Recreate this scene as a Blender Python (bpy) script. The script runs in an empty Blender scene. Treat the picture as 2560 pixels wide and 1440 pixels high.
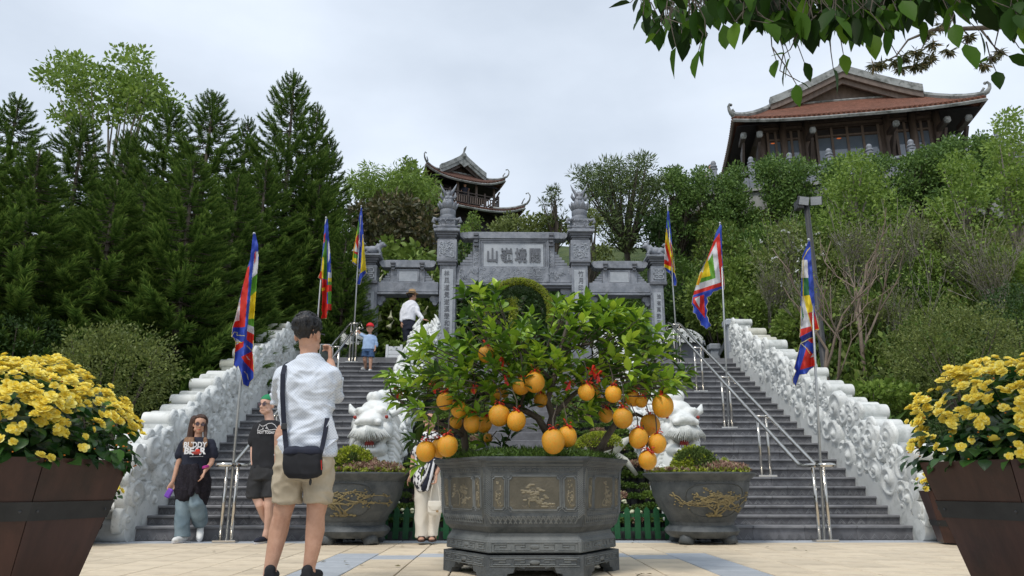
import bpy, math, random
import numpy as np
from mathutils import Vector, Matrix, noise
R = math.radians
S = bpy.context.scene
COL = S.collection
# ---------------- camera
F, PITCH, YAW, CH = 1850.0, R(15.07), 0.0150, 0.64
cd = bpy.data.cameras.new('camera'); cam = bpy.data.objects.new('camera', cd); COL.objects.link(cam)
cam.location = (0, 0, CH); cam.rotation_euler = (R(90) + PITCH, 0, -YAW)
cd.sensor_width = 36; cd.lens = F / 2560 * 36; cd.clip_end = 2000; cd.clip_start = 0.05
S.camera = cam
# ---------------- sky, sun, exposure
W = bpy.data.worlds.new('World'); S.world = W; W.use_nodes = True
nt = W.node_tree; nt.nodes.clear()
def wn(t, **k):
    n = nt.nodes.new(t)
    for a, b in k.items(): setattr(n, a, b)
    return n
SUN_EL, SUN_AZ = R(58), R(215)
sky = wn('ShaderNodeTexSky', sky_type='NISHITA'); sky.sun_disc = False; sky.sun_elevation = SUN_EL; sky.sun_rotation = SUN_AZ
sky.dust_density = 3.0
sc_ = wn('ShaderNodeVectorMath', operation='SCALE'); sc_.inputs[3].default_value = 0.10
tc = wn('ShaderNodeTexCoord'); mp = wn('ShaderNodeMapping'); mp.inputs['Scale'].default_value = (1, 1, 2.2)
nz = wn('ShaderNodeTexNoise'); nz.inputs['Scale'].default_value = 1.6; nz.inputs['Detail'].default_value = 7; nz.inputs['Roughness'].default_value = .5
rp = wn('ShaderNodeValToRGB'); rp.color_ramp.elements[0].position = .34; rp.color_ramp.elements[1].position = .72
rp.color_ramp.elements[0].color = (.43, .49, .57, 1); rp.color_ramp.elements[1].color = (.73, .795, .885, 1)
mx = wn('ShaderNodeMix', data_type='RGBA'); mx.inputs[0].default_value = .86
bg = wn('ShaderNodeBackground'); bg.inputs[1].default_value = 1.0
wo = wn('ShaderNodeOutputWorld')
L = nt.links.new
L(sky.outputs[0], sc_.inputs[0]); L(tc.outputs['Generated'], mp.inputs[0]); L(mp.outputs[0], nz.inputs['Vector']); L(nz.outputs[0], rp.inputs[0])
L(sc_.outputs[0], mx.inputs[6]); L(rp.outputs[0], mx.inputs[7]); L(mx.outputs[2], bg.inputs[0]); L(bg.outputs[0], wo.inputs[0])
sd = bpy.data.lights.new('sun', 'SUN'); sd.energy = 1.5; sd.angle = R(14); sd.color = (1, .95, .88)
sun = bpy.data.objects.new('sun', sd); COL.objects.link(sun)
# sun direction: azimuth measured clockwise from +Y (same convention as the sky node)
sv = Vector((math.sin(SUN_AZ) * math.cos(SUN_EL), math.cos(SUN_AZ) * math.cos(SUN_EL), math.sin(SUN_EL)))
sun.rotation_euler = sv.to_track_quat('Z', 'Y').to_euler()
S.view_settings.view_transform = 'Standard'; S.view_settings.look = 'None'
S.view_settings.exposure = 0.5; S.view_settings.gamma = 1.0; S.view_settings.use_curve_mapping = False
S.render.engine = 'CYCLES'
S.cycles.max_bounces = 6; S.cycles.transparent_max_bounces = 8; S.cycles.use_denoising = True
S.cycles.diffuse_bounces = 3; S.cycles.glossy_bounces = 3; S.cycles.transmission_bounces = 4
cp, sp, cy_, sy_ = math.cos(PITCH), math.sin(PITCH), math.cos(YAW), math.sin(YAW)
def U(px, py, Y):
    """point of the plane y=Y that the photograph shows at pixel (px,py)"""
    a = (px - 1280) / F; b = (720 - py) / F
    x, y, z = a, cp - b * sp, sp + b * cp
    X = x * cy_ + y * sy_; y = -x * sy_ + y * cy_
    t = Y / y
    return Vector((X * t, Y, CH + z * t))
# ---------------- materials
MATS = {}
def _nodes(name):
    m = bpy.data.materials.new(name); m.use_nodes = True; t = m.node_tree; t.nodes.clear()
    o = t.nodes.new('ShaderNodeOutputMaterial'); p = t.nodes.new('ShaderNodeBsdfPrincipled'); t.links.new(p.outputs[0], o.inputs[0])
    MATS[name] = m
    return m, t, p, o
def C4(c): return (c[0], c[1], c[2], 1)
def mat(name, c1, c2=None, scale=4, rough=.7, bump=0, bscale=30, metal=0, spec=.4, ramp=(.35, .65), detail=6, rnd=0, stretch=(1, 1, 1), c3=None, dirt=None, dscale=1.2, dramp=(.5, .7), wave=None, bdist=.02):
    m, t, p, o = _nodes(name); N = t.nodes.new; K = t.links.new
    p.inputs['Roughness'].default_value = rough; p.inputs['Metallic'].default_value = metal; p.inputs['Specular IOR Level'].default_value = spec
    tc = N('ShaderNodeTexCoord'); mp = N('ShaderNodeMapping'); mp.inputs['Scale'].default_value = stretch; K(tc.outputs['Object'], mp.inputs[0])
    if c2 is None: c2 = [x * .8 for x in c1]
    n = N('ShaderNodeTexNoise'); n.inputs['Scale'].default_value = scale; n.inputs['Detail'].default_value = detail; n.inputs['Roughness'].default_value = .6
    K(mp.outputs[0], n.inputs['Vector'])
    r = N('ShaderNodeValToRGB'); r.color_ramp.elements[0].position = ramp[0]; r.color_ramp.elements[1].position = ramp[1]
    r.color_ramp.elements[0].color = C4(c1); r.color_ramp.elements[1].color = C4(c2)
    if c3:
        e = r.color_ramp.elements.new((ramp[0] + ramp[1]) / 2); e.color = C4(c3)
    K(n.outputs[0], r.inputs[0]); out = r.outputs[0]
    if dirt:
        n2 = N('ShaderNodeTexNoise'); n2.inputs['Scale'].default_value = dscale; n2.inputs['Detail'].default_value = 8; n2.inputs['Roughness'].default_value = .7
        K(tc.outputs['Object'], n2.inputs['Vector'])
        r2 = N('ShaderNodeValToRGB'); r2.color_ramp.elements[0].position = dramp[0]; r2.color_ramp.elements[1].position = dramp[1]; K(n2.outputs[0], r2.inputs[0])
        mm = N('ShaderNodeMix'); mm.data_type = 'RGBA'; mm.inputs[7].default_value = C4(dirt); K(r2.outputs[0], mm.inputs[0]); K(out, mm.inputs[6]); out = mm.outputs[2]
    if rnd:
        oi = N('ShaderNodeObjectInfo'); mr = N('ShaderNodeMapRange'); mr.inputs[3].default_value = 1 - rnd; mr.inputs[4].default_value = 1 + rnd; K(oi.outputs['Random'], mr.inputs[0])
        sc = N('ShaderNodeVectorMath'); sc.operation = 'SCALE'; K(out, sc.inputs[0]); K(mr.outputs[0], sc.inputs[3]); out = sc.outputs[0]
    K(out, p.inputs['Base Color'])
    if bump or wave:
        b = N('ShaderNodeBump'); b.inputs['Strength'].default_value = bump; b.inputs['Distance'].default_value = bdist
        if wave:
            wv = N('ShaderNodeTexWave'); wv.bands_direction = wave[1]; wv.inputs['Scale'].default_value = wave[0]; wv.inputs['Distortion'].default_value = wave[2] if len(wave) > 2 else 0
            K(tc.outputs['Object'], wv.inputs['Vector']); K(wv.outputs['Fac'], b.inputs['Height'])
        else:
            n3 = N('ShaderNodeTexNoise'); n3.inputs['Scale'].default_value = bscale; n3.inputs['Detail'].default_value = 4; K(mp.outputs[0], n3.inputs['Vector']); K(n3.outputs[0], b.inputs['Height'])
        K(b.outputs[0], p.inputs['Normal'])
    return m
def leafmat(name, c1, c2, trans=.25, rough=.45, c3=None, spec=.35, tip=None):
    m, t, p, o = _nodes(name); N = t.nodes.new; K = t.links.new
    g = N('ShaderNodeNewGeometry'); r = N('ShaderNodeValToRGB'); e = r.color_ramp.elements
    e[0].color = C4(c1); e[1].color = C4(c2)
    if c3:
        x = e.new(.9); x.color = C4(c3); e[-1].position = .8 if e[-1].position > .95 else e[-1].position
        e[0].position = 0; e[1].position = .75
        r.color_ramp.elements[1].color = C4(c2); r.color_ramp.elements[2].position = 1.0; r.color_ramp.elements[2].color = C4(c3)
    K(g.outputs['Random Per Island'], r.inputs[0]); out = r.outputs[0]
    if tip:
        a = N('ShaderNodeAttribute'); a.attribute_name = 'tip'
        mm = N('ShaderNodeMix'); mm.data_type = 'RGBA'; mm.inputs[7].default_value = C4(tip); K(a.outputs['Fac'], mm.inputs[0]); K(out, mm.inputs[6]); out = mm.outputs[2]
    K(out, p.inputs['Base Color']); p.inputs['Roughness'].default_value = rough; p.inputs['Specular IOR Level'].default_value = spec
    if trans:
        tr = N('ShaderNodeBsdfTranslucent'); K(out, tr.inputs[0]); ms = N('ShaderNodeMixShader'); ms.inputs[0].default_value = trans
        K(p.outputs[0], ms.inputs[1]); K(tr.outputs[0], ms.inputs[2]); K(ms.outputs[0], o.inputs[0])
    return m
# ---------------- objects
def tag(o, label=None, cat=None, group=None, kind=None):
    if label: o['label'] = label
    if cat: o['category'] = cat
    if group: o['group'] = group
    if kind: o['kind'] = kind
    return o
def link(o, parent=None):
    COL.objects.link(o)
    if parent is not None:
        o.parent = parent
        if parent.type == 'EMPTY': o.matrix_parent_inverse = Matrix.Translation(-parent.location)
    return o
def empty(name, loc=(0, 0, 0), label=None, cat=None, group=None):
    o = bpy.data.objects.new(name, None); COL.objects.link(o); o.location = loc; o.empty_display_size = .1
    return tag(o, label, cat, group)
def mkmesh(name, V, Fs, mats, midx=None, smooth=False):
    me = bpy.data.meshes.new(name); me.from_pydata([tuple(v) for v in V], [], Fs)
    for m in (mats if isinstance(mats, (list, tuple)) else [mats]): me.materials.append(MATS[m] if isinstance(m, str) else m)
    if midx is not None: me.polygons.foreach_set('material_index', midx)
    if smooth: me.polygons.foreach_set('use_smooth', [True] * len(Fs))
    me.update(); return me
def mkobj(name, me, parent=None, **k): return tag(link(bpy.data.objects.new(name, me), parent), **k)
def npmesh(name, V, Fa, m, tip=None, smooth=False):
    me = bpy.data.meshes.new(name); k = Fa.shape[1]; n = len(Fa)
    me.vertices.add(len(V)); me.vertices.foreach_set('co', np.ascontiguousarray(V, dtype=np.float32).ravel())
    me.loops.add(n * k); me.loops.foreach_set('vertex_index', np.ascontiguousarray(Fa, dtype=np.int32).ravel())
    me.polygons.add(n); me.polygons.foreach_set('loop_start', np.arange(0, n * k, k, dtype=np.int32)); me.polygons.foreach_set('loop_total', np.full(n, k, dtype=np.int32))
    if smooth: me.polygons.foreach_set('use_smooth', np.ones(n, dtype=bool))
    me.update(calc_edges=True)
    if tip is not None:
        a = me.attributes.new('tip', 'FLOAT', 'POINT'); a.data.foreach_set('value', np.ascontiguousarray(tip, dtype=np.float32))
    me.materials.append(MATS[m]); return me
def stamp(T, Fa, M3, P, tip=None):
    """copies of template verts T (k,3) / faces Fa under 3x3 matrices M3 (n,3,3) and positions P (n,3)"""
    V = np.einsum('nij,kj->nki', M3, T) + P[:, None, :]
    n, k = len(P), len(T)
    FF = (Fa[None] + (np.arange(n) * k)[:, None, None]).reshape(-1, Fa.shape[1])
    return V.reshape(-1, 3), FF, (np.tile(tip, n) if tip is not None else None)
def frames(D, rng, roll=None, scale=1.0):
    """matrices whose Y column is D (n,3); X,Z columns random roll"""
    D = D / (np.linalg.norm(D, axis=1, keepdims=True) + 1e-9); n = len(D)
    A = np.tile([0, 0, 1.0], (n, 1)); A[np.abs(D[:, 2]) > .95] = [1, 0, 0]
    X = np.cross(D, A); X /= np.linalg.norm(X, axis=1, keepdims=True); Z = np.cross(X, D)
    if roll is None: roll = rng.uniform(0, 2 * math.pi, n)
    c, s = np.cos(roll)[:, None], np.sin(roll)[:, None]
    X2 = X * c + Z * s; Z2 = -X * s + Z * c
    return np.stack([X2, D, Z2], axis=2) * (np.asarray(scale).reshape(-1, 1, 1) if np.ndim(scale) else scale)
LEAF2 = (np.array([[0, 0, 0], [-.28, .5, .08], [0, 1, 0], [.28, .5, .08]]), np.array([[0, 2, 1], [0, 3, 2]]))
LEAFN = (np.array([[0, 0, 0], [-.1, .45, .03], [0, 1, -.05], [.1, .45, .03]]), np.array([[0, 2, 1], [0, 3, 2]]))
_v = [[0, 0, 0], [0, .3, .015], [0, .6, 0.01], [0, .85, -.03], [0, 1, -.08]]
LEAF8 = (np.array(_v + [[-.2, .25, .07], [-.27, .5, .08], [-.18, .78, .02], [.2, .25, .07], [.27, .5, .08], [.18, .78, .02]], float),
         np.array([[0, 1, 5], [1, 6, 5], [1, 2, 6], [2, 7, 6], [2, 3, 7], [3, 4, 7], [0, 8, 1], [1, 8, 9], [1, 9, 2], [2, 9, 10], [2, 10, 3], [3, 10, 4]]))
class MB:
    def __init__(s): s.V = []; s.F = []; s.M = []; s.mi = 0
    def add(s, V, Fs, M=None):
        b = len(s.V)
        if M is not None: V = [M @ Vector(v) for v in V]
        s.V += [tuple(v) for v in V]; s.F += [tuple(b + i for i in f) for f in Fs]; s.M += [s.mi] * len(Fs); return s
    def box(s, x0, x1, y0, y1, z0, z1, bev=0, M=None):
        if bev:
            b = bev; P = []
            for z, e in ((z0, b), (z0 + b, 0), (z1 - b, 0), (z1, b)):
                P += [(x0 + e, y0 + b, z), (x0 + b, y0 + e, z), (x1 - b, y0 + e, z), (x1 - e, y0 + b, z), (x1 - e, y1 - b, z), (x1 - b, y1 - e, z), (x0 + b, y1 - e, z), (x0 + e, y1 - b, z)]
            Fs = [tuple(reversed(range(8))), tuple(range(24, 32))]
            for k in range(3):
                for i in range(8): j = (i + 1) % 8; Fs.append((k * 8 + i, k * 8 + j, k * 8 + 8 + j, k * 8 + 8 + i))
            return s.add(P, Fs, M)
        return s.add([(x0, y0, z0), (x1, y0, z0), (x1, y1, z0), (x0, y1, z0), (x0, y0, z1), (x1, y0, z1), (x1, y1, z1), (x0, y1, z1)],
                     [(0, 3, 2, 1), (4, 5, 6, 7), (0, 1, 5, 4), (1, 2, 6, 5), (2, 3, 7, 6), (3, 0, 4, 7)], M)
    def tube(s, P, r, n=8, cap=True, flat=1.0, up=None, M=None):
        P = [Vector(p) for p in P]; m = len(P); rr = r if isinstance(r, (list, tuple)) else [r] * m
        V = []; prev = None
        for i in range(m):
            d = (P[min(i + 1, m - 1)] - P[max(i - 1, 0)]).normalized()
            if prev is None:
                a = Vector(up) if up else (Vector((0, 0, 1)) if abs(d.z) < .9 else Vector((1, 0, 0)))
                x = d.cross(a).normalized()
            else: x = (prev - d * prev.dot(d)); x = x.normalized() if x.length > 1e-6 else d.orthogonal().normalized()
            prev = x; y = x.cross(d)
            for k in range(n):
                a = 2 * math.pi * k / n; V.append(P[i] + x * (math.cos(a) * rr[i]) + y * (math.sin(a) * rr[i] * flat))
        Fs = [(i * n + k, i * n + (k + 1) % n, (i + 1) * n + (k + 1) % n, (i + 1) * n + k) for i in range(m - 1) for k in range(n)]
        if cap: Fs += [tuple(reversed(range(n))), tuple(range((m - 1) * n, m * n))]
        return s.add(V, Fs, M)
    def lathe(s, prof, n=24, c=(0, 0, 0), ang0=0, M=None, sx=1, sy=1):
        V = []; m = len(prof)
        for (r, z) in prof:
            for k in range(n):
                a = ang0 + 2 * math.pi * k / n; V.append((c[0] + r * math.cos(a) * sx, c[1] + r * math.sin(a) * sy, c[2] + z))
        Fs = [(i * n + k, i * n + (k + 1) % n, (i + 1) * n + (k + 1) % n, (i + 1) * n + k) for i in range(m - 1) for k in range(n)]
        Fs += [tuple(reversed(range(n))), tuple(range((m - 1) * n, m * n))]
        return s.add(V, Fs, M)
    def prism(s, poly, y0, y1, M=None, axis='y'):
        n = len(poly)
        mk = {'y': lambda a, b, t: (a, t, b), 'x': lambda a, b, t: (t, a, b), 'z': lambda a, b, t: (a, b, t)}[axis]
        V = [mk(a, b, y0) for a, b in poly] + [mk(a, b, y1) for a, b in poly]
        Fs = [tuple(range(n)), tuple(reversed(range(n, 2 * n)))] + [(i, i + n, (i + 1) % n + n, (i + 1) % n) for i in range(n)]
        return s.add(V, Fs, M)
    def ball(s, c, r, n=10, m=7, M=None, rot=None):
        rx, ry, rz = (r, r, r) if not isinstance(r, (list, tuple)) else r; V = []; q = rot or Matrix.Identity(3)
        for i in range(m + 1):
            t = math.pi * i / m
            for k in range(n):
                a = 2 * math.pi * k / n
                V.append(Vector(c) + q @ Vector((rx * math.sin(t) * math.cos(a), ry * math.sin(t) * math.sin(a), rz * math.cos(t))))
        Fs = [(i * n + k, (i + 1) * n + k, (i + 1) * n + (k + 1) % n, i * n + (k + 1) % n) for i in range(m) for k in range(n)]
        return s.add(V, Fs, M)
    def mesh(s, name, mats, smooth=False): return mkmesh(name, s.V, s.F, mats, s.M, smooth)
    def build(s, name, mats, parent=None, smooth=False, **k):
        me = s.mesh(name, mats, smooth)
        o = mkobj(name, me, parent, **k)
        if smooth == 'auto':
            pass
        return o
def autosmooth(o, ang=35):
    me = o.data; me.polygons.foreach_set('use_smooth', [True] * len(me.polygons))
    me.set_sharp_from_angle(angle=R(ang)); return o
def finish(o, bev=0, seg=1, ang=40):
    """normals recalculated; optional bevel baked"""
    import bmesh
    bm = bmesh.new(); bm.from_mesh(o.data); bmesh.ops.recalc_face_normals(bm, faces=bm.faces)
    if bev: 
        es = [e for e in bm.edges if len(e.link_faces) == 2 and e.calc_face_angle(0) > R(ang)]
        bmesh.ops.bevel(bm, geom=es, offset=bev, segments=seg, affect='EDGES', clamp_overlap=True)
    bm.to_mesh(o.data); bm.free(); o.data.update(); return o
def fuse(mb, name, m, voxel=.01, smooth=2, parent=None, fn=None, fac=.5, mesh_only=False):
    """voxel-remesh the overlapping closed pieces of mb into one continuous surface"""
    me = mkmesh('tmp', mb.V, mb.F, m); t = bpy.data.objects.new('tmp', me); COL.objects.link(t)
    r = t.modifiers.new('r', 'REMESH'); r.mode = 'VOXEL'; r.voxel_size = voxel
    if smooth: k = t.modifiers.new('s', 'SMOOTH'); k.iterations = smooth; k.factor = fac
    dg = bpy.context.evaluated_depsgraph_get(); ev = t.evaluated_get(dg); out = bpy.data.meshes.new_from_object(ev)
    bpy.data.objects.remove(t); bpy.data.meshes.remove(me)
    out.name = name; out.polygons.foreach_set('use_smooth', [True] * len(out.polygons))
    out.materials.clear(); out.materials.append(MATS[m])
    if fn:
        n = len(out.vertices); co = np.empty(n * 3, np.float32); out.vertices.foreach_get('co', co); co = co.reshape(-1, 3)
        no = np.empty(n * 3, np.float32); out.vertices.foreach_get('normal', no); no = no.reshape(-1, 3)
        out.vertices.foreach_set('co', (co + no * np.array([fn(Vector(c)) for c in co.tolist()])[:, None]).astype(np.float32).ravel())
    out.update()
    return out if mesh_only else mkobj(name, out, parent)
def copy_thing(o, loc=None, rot=None, label=None, scale=None):
    def cp_(a, parent):
        c = a.copy(); COL.objects.link(c); c.parent = parent
        for ch in a.children: cp_(ch, c)
        return c
    c = cp_(o, None)
    if loc is not None: c.location = loc
    if rot is not None: c.rotation_euler = rot
    if scale is not None: c.scale = scale
    if label: c['label'] = label
    return c
def wrinkle(amp, sc, seed=0, stretch=(1, 1, 1)):
    def f(c):
        v = Vector((c.x * stretch[0] + seed, c.y * stretch[1], c.z * stretch[2])) * sc
        w = Vector((noise.noise(v * .6), noise.noise(v * .6 + Vector((5, 2, 1))), 0)) * 1.2
        return amp * (1 - 2.4 * abs(noise.noise(v + w)))
    return f
# ---------------- palette
mat('gate_stone', (.17, .19, .225), (.28, .30, .34), scale=5, rough=.65, bump=.25, bscale=35, dirt=(.085, .095, .11), dscale=1.6, dramp=(.52, .68), c3=(.22, .24, .275))
mat('gate_panel', (.31, .34, .375), (.41, .44, .475), scale=6, rough=.65, bump=.15, bscale=30, dirt=(.25, .28, .32), dscale=3)
mat('gate_vein', (.36, .39, .43), (.28, .31, .35), scale=6, rough=.65, bump=.2)
mat('gate_dark', (.10, .11, .13), (.15, .16, .18), scale=6, rough=.7, bump=.3)
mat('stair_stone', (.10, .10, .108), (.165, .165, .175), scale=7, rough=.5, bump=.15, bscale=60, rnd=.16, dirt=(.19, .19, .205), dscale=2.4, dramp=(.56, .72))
mat('stair_stone_lit', (.15, .153, .163), (.22, .224, .235), scale=7, rough=.42, bump=.1, bscale=60, rnd=.13, dirt=(.26, .26, .265), dscale=3)  # same stone as the risers, sky light on the treads put into the colour
mat('marble', (.60, .62, .605), (.71, .73, .715), scale=2.2, rough=.5, bump=.12, bscale=14, dirt=(.36, .385, .365), dscale=4.2, dramp=(.50, .72), rnd=.08)
mat('marble_warm', (.55, .55, .47), (.70, .70, .64), scale=3, rough=.5, bump=.12, bscale=14, dirt=(.36, .35, .27), dscale=2.4, dramp=(.5, .75))
mat('tile_cream', (.60, .50, .355), (.70, .60, .455), scale=9, rough=.55, bump=.05, bscale=50, rnd=.09, dirt=(.40, .325, .235), dscale=2.6, dramp=(.50, .78), stretch=(.5, 3, 1))
mat('tile_grey', (.37, .40, .435), (.43, .46, .495), scale=6, rough=.5, bump=.05, rnd=.06)
mat('grout', (.075, .065, .052), (.11, .095, .078), scale=12, rough=.9)
mat('pot_stone', (.040, .048, .054), (.092, .102, .106), scale=7, rough=.55, bump=.45, bscale=45, dirt=(.115, .125, .125), dscale=3.2, dramp=(.50, .74), bdist=.012)
mat('pot_light', (.10, .112, .115), (.18, .19, .185), scale=8, rough=.6, bump=.3, bscale=45, dirt=(.06, .07, .075), dscale=4, bdist=.012)
mat('pot_panel', (.075, .07, .052), (.11, .10, .075), scale=10, rough=.6, bump=.4, bscale=60, bdist=.01)
mat('pot_relief', (.17, .15, .10), (.24, .21, .145), scale=14, rough=.6, bump=.3, bscale=60, bdist=.01)
mat('gold_relief', (.30, .24, .11), (.15, .125, .07), scale=16, rough=.6, bump=.4, bscale=70, bdist=.01)
mat('planter_wood', (.030, .0125, .010), (.058, .025, .019), scale=7, rough=.4, bump=.2, bscale=30, stretch=(1, 1, .12), dirt=(.018, .010, .008), dscale=3, bdist=.006, rnd=.15)
mat('hoop_metal', (.018, .02, .022), (.028, .03, .032), scale=8, rough=.45, metal=.3)
mat('steel', (.62, .60, .56), (.55, .52, .47), scale=3, rough=.16, metal=1)
mat('pole_metal', (.34, .36, .37), (.42, .44, .45), scale=3, rough=.4, metal=.6)
mat('black_metal', (.03, .032, .036), (.045, .047, .05), rough=.5)
mat('green_paint', (.012, .085, .032), (.02, .12, .045), scale=6, rough=.5, bump=.1, dirt=(.10, .13, .04), dscale=4, dramp=(.6, .72))
mat('white_paint', (.72, .75, .78), (.66, .69, .72), rough=.5)
mat('soil', (.03, .022, .015), (.06, .045, .03), scale=20, rough=.9, bump=.5)
mat('bark', (.055, .045, .035), (.11, .095, .075), scale=14, rough=.85, bump=.6, bscale=40, stretch=(1, 1, .3))
mat('bark_pale', (.20, .18, .15), (.30, .28, .24), scale=10, rough=.85, bump=.4, bscale=30, stretch=(1, 1, .3), dirt=(.09, .08, .06), dscale=6)
mat('bark_red', (.17, .13, .10), (.24, .19, .15), scale=10, rough=.85, bump=.4, stretch=(1, 1, .3))
mat('hill_earth', (.035, .06, .018), (.075, .10, .032), scale=1.5, rough=.95, bump=.8, bscale=4, bdist=.2)
mat('roof_tile', (.19, .078, .050), (.27, .12, .08), scale=6, rough=.8, bump=.8, wave=(6.5, 'X', .3), dirt=(.16, .075, .05), dscale=2.2, dramp=(.45, .7), bdist=.05)
mat('roof_tile_dark', (.12, .060, .045), (.175, .088, .065), scale=6, rough=.8, bump=.8, wave=(6.5, 'X', .3), bdist=.05)
mat('roof_ridge', (.20, .215, .215), (.30, .32, .32), scale=4, rough=.8, bump=.3, dirt=(.10, .11, .105), dscale=2.6, dramp=(.48, .62))
mat('dark_wood', (.035, .026, .022), (.06, .045, .038), scale=6, rough=.6, bump=.2, stretch=(1, 1, .3))
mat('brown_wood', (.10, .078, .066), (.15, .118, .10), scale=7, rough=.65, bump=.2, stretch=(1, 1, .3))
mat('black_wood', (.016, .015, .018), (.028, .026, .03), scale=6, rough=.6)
mat('window_glass', (.10, .13, .17), (.12, .15, .19), rough=.04, spec=1.0)
mat('concrete', (.30, .31, .31), (.40, .41, .40), scale=3, rough=.85, bump=.2, stretch=(1, 1, .35), dirt=(.13, .14, .13), dscale=1.3, dramp=(.48, .66))
mat('skin', (.47, .27, .185), (.56, .335, .24), scale=14, rough=.6, spec=.2, bump=.15, bscale=90, dirt=(.42, .22, .15), dscale=9, dramp=(.5, .8))
mat('skin_light', (.60, .37, .28), (.63, .40, .31), rough=.5, spec=.3)
mat('skin_tan', (.42, .235, .155), (.46, .26, .175), rough=.5, spec=.3)
mat('hair_black', (.008, .008, .009), (.016, .015, .016), rough=.4, scale=40, bump=.5, bscale=80, stretch=(1, 1, .2))
mat('hair_brown', (.035, .016, .011), (.075, .036, .022), rough=.4, scale=30, bump=.5, bscale=80, stretch=(3, 3, .2))
mat('hair_blond', (.20, .105, .055), (.30, .17, .09), rough=.45, scale=30, bump=.5, bscale=80, stretch=(3, 3, .2))
mat('cloth_black', (.010, .011, .014), (.016, .017, .021), rough=.85)
mat('cloth_navy', (.011, .014, .028), (.017, .021, .038), rough=.85)
mat('cloth_charcoal', (.020, .021, .023), (.034, .035, .038), rough=.85, scale=6)
mat('cloth_white', (.72, .74, .80), (.78, .80, .85), rough=.8)
mat('cloth_blue', (.30, .43, .66), (.36, .50, .72), rough=.8)
mat('cloth_cream', (.66, .62, .54), (.72, .68, .60), rough=.8)
mat('cloth_khaki', (.38, .325, .235), (.50, .435, .33), rough=.8, scale=6, bump=.1)
mat('cloth_jeans', (.13, .19, .23), (.22, .29, .33), rough=.8, scale=6)
mat('cloth_denim', (.03, .07, .16), (.06, .12, .24), rough=.8, scale=12)
mat('cloth_fur', (.007, .006, .010), (.018, .014, .022), rough=.95, scale=40, bump=1, bscale=60)
mat('cap_green', (.015, .20, .085), (.02, .24, .10), rough=.8)
mat('cap_red', (.60, .012, .02), (.5, .01, .018), rough=.7)
mat('red_paint', (.32, .035, .025), (.25, .03, .02), rough=.5)
mat('ribbon', (.62, .035, .015), (.45, .02, .01), rough=.35)
mat('print_white', (.72, .72, .74), rough=.7)
mat('purple', (.16, .05, .42), (.22, .08, .5), rough=.5)
mat('pink', (.5, .04, .30), (.42, .03, .25), rough=.5)
mat('shoe_white', (.74, .75, .74), (.65, .66, .65), rough=.6)
mat('straw', (.36, .24, .12), (.28, .18, .09), rough=.8)
mat('lens', (.05, .02, .03), (.06, .025, .035), rough=.08, spec=.8)
mat('sandal', (.035, .018, .014), (.05, .025, .02), rough=.5)
mat('phone_glass', (.01, .012, .014), (.03, .045, .03), scale=30, rough=.1)
for k, c in dict(blue=(.035, .085, .50), red=(.66, .035, .02), yellow=(.78, .62, .02), green=(.13, .36, .03), fwhite=(.68, .69, .72), orange=(.75, .30, .02), dgreen=(.03, .17, .06), navy=(.018, .03, .22), trim=(.72, .66, .30)).items():
    mm_, t_, p_, o_ = _nodes('flag_' + k); p_.inputs['Base Color'].default_value = C4(c); p_.inputs['Roughness'].default_value = .6
    tr_ = t_.nodes.new('ShaderNodeBsdfTranslucent'); tr_.inputs[0].default_value = C4(c); ms_ = t_.nodes.new('ShaderNodeMixShader'); ms_.inputs[0].default_value = .4
    t_.links.new(p_.outputs[0], ms_.inputs[1]); t_.links.new(tr_.outputs[0], ms_.inputs[2]); t_.links.new(ms_.outputs[0], o_.inputs[0])
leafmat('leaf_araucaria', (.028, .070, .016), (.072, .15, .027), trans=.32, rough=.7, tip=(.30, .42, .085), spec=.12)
leafmat('leaf_bright', (.10, .18, .028), (.25, .36, .07), trans=.35, spec=.25)
leafmat('leaf_mid', (.085, .15, .026), (.215, .30, .06), trans=.25, spec=.25)
leafmat('leaf_dark', (.022, .05, .014), (.055, .105, .025), trans=.2, rough=.5, spec=.25)
leafmat('leaf_olive', (.075, .105, .028), (.20, .245, .065), trans=.25, spec=.25)
leafmat('leaf_brownish', (.035, .045, .015), (.10, .10, .04), trans=.2, c3=(.22, .17, .09))
leafmat('leaf_cypress', (.05, .11, .024), (.145, .24, .05), trans=.2, rough=.6)
leafmat('leaf_pomelo', (.030, .085, .012), (.115, .23, .03), trans=.3, rough=.28, spec=.5)
leafmat('leaf_overhang', (.018, .05, .008), (.05, .12, .016), trans=.35, rough=.3, spec=.4)
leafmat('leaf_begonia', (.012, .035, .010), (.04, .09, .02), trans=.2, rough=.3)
leafmat('leaf_pine', (.045, .08, .025), (.12, .17, .045), trans=.15, rough=.6)
leafmat('leaf_moss', (.16, .24, .02), (.38, .42, .03), trans=.2, rough=.8, c3=(.30, .30, .12))
leafmat('leaf_mossdark', (.05, .09, .02), (.13, .19, .04), trans=.2, rough=.8)
leafmat('leaf_grass', (.05, .10, .018), (.12, .21, .035), trans=.3)
leafmat('leaf_dry', (.10, .09, .04), (.18, .15, .07), trans=.2, rough=.8)
leafmat('petal_yellow', (.86, .66, .06), (.92, .80, .18), trans=.3, rough=.6, c3=(.92, .85, .32), spec=.2)
leafmat('petal_bud', (.50, .12, .012), (.62, .25, .03), trans=.2, rough=.5)
leafmat('petal_white', (.66, .68, .66), (.80, .82, .80), trans=.25, rough=.5)
leafmat('petal_cream', (.60, .62, .42), (.72, .74, .55), trans=.2, rough=.6)
leafmat('succulent', (.20, .10, .075), (.34, .22, .16), trans=.1, rough=.6, c3=(.38, .40, .20))
mat('pomelo_skin', (.66, .27, .012), (.74, .36, .018), scale=5, rough=.42, bump=.5, bscale=120, rnd=.17, dirt=(.40, .27, .03), dscale=5, dramp=(.48, .72), bdist=.004, spec=.5)
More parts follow.
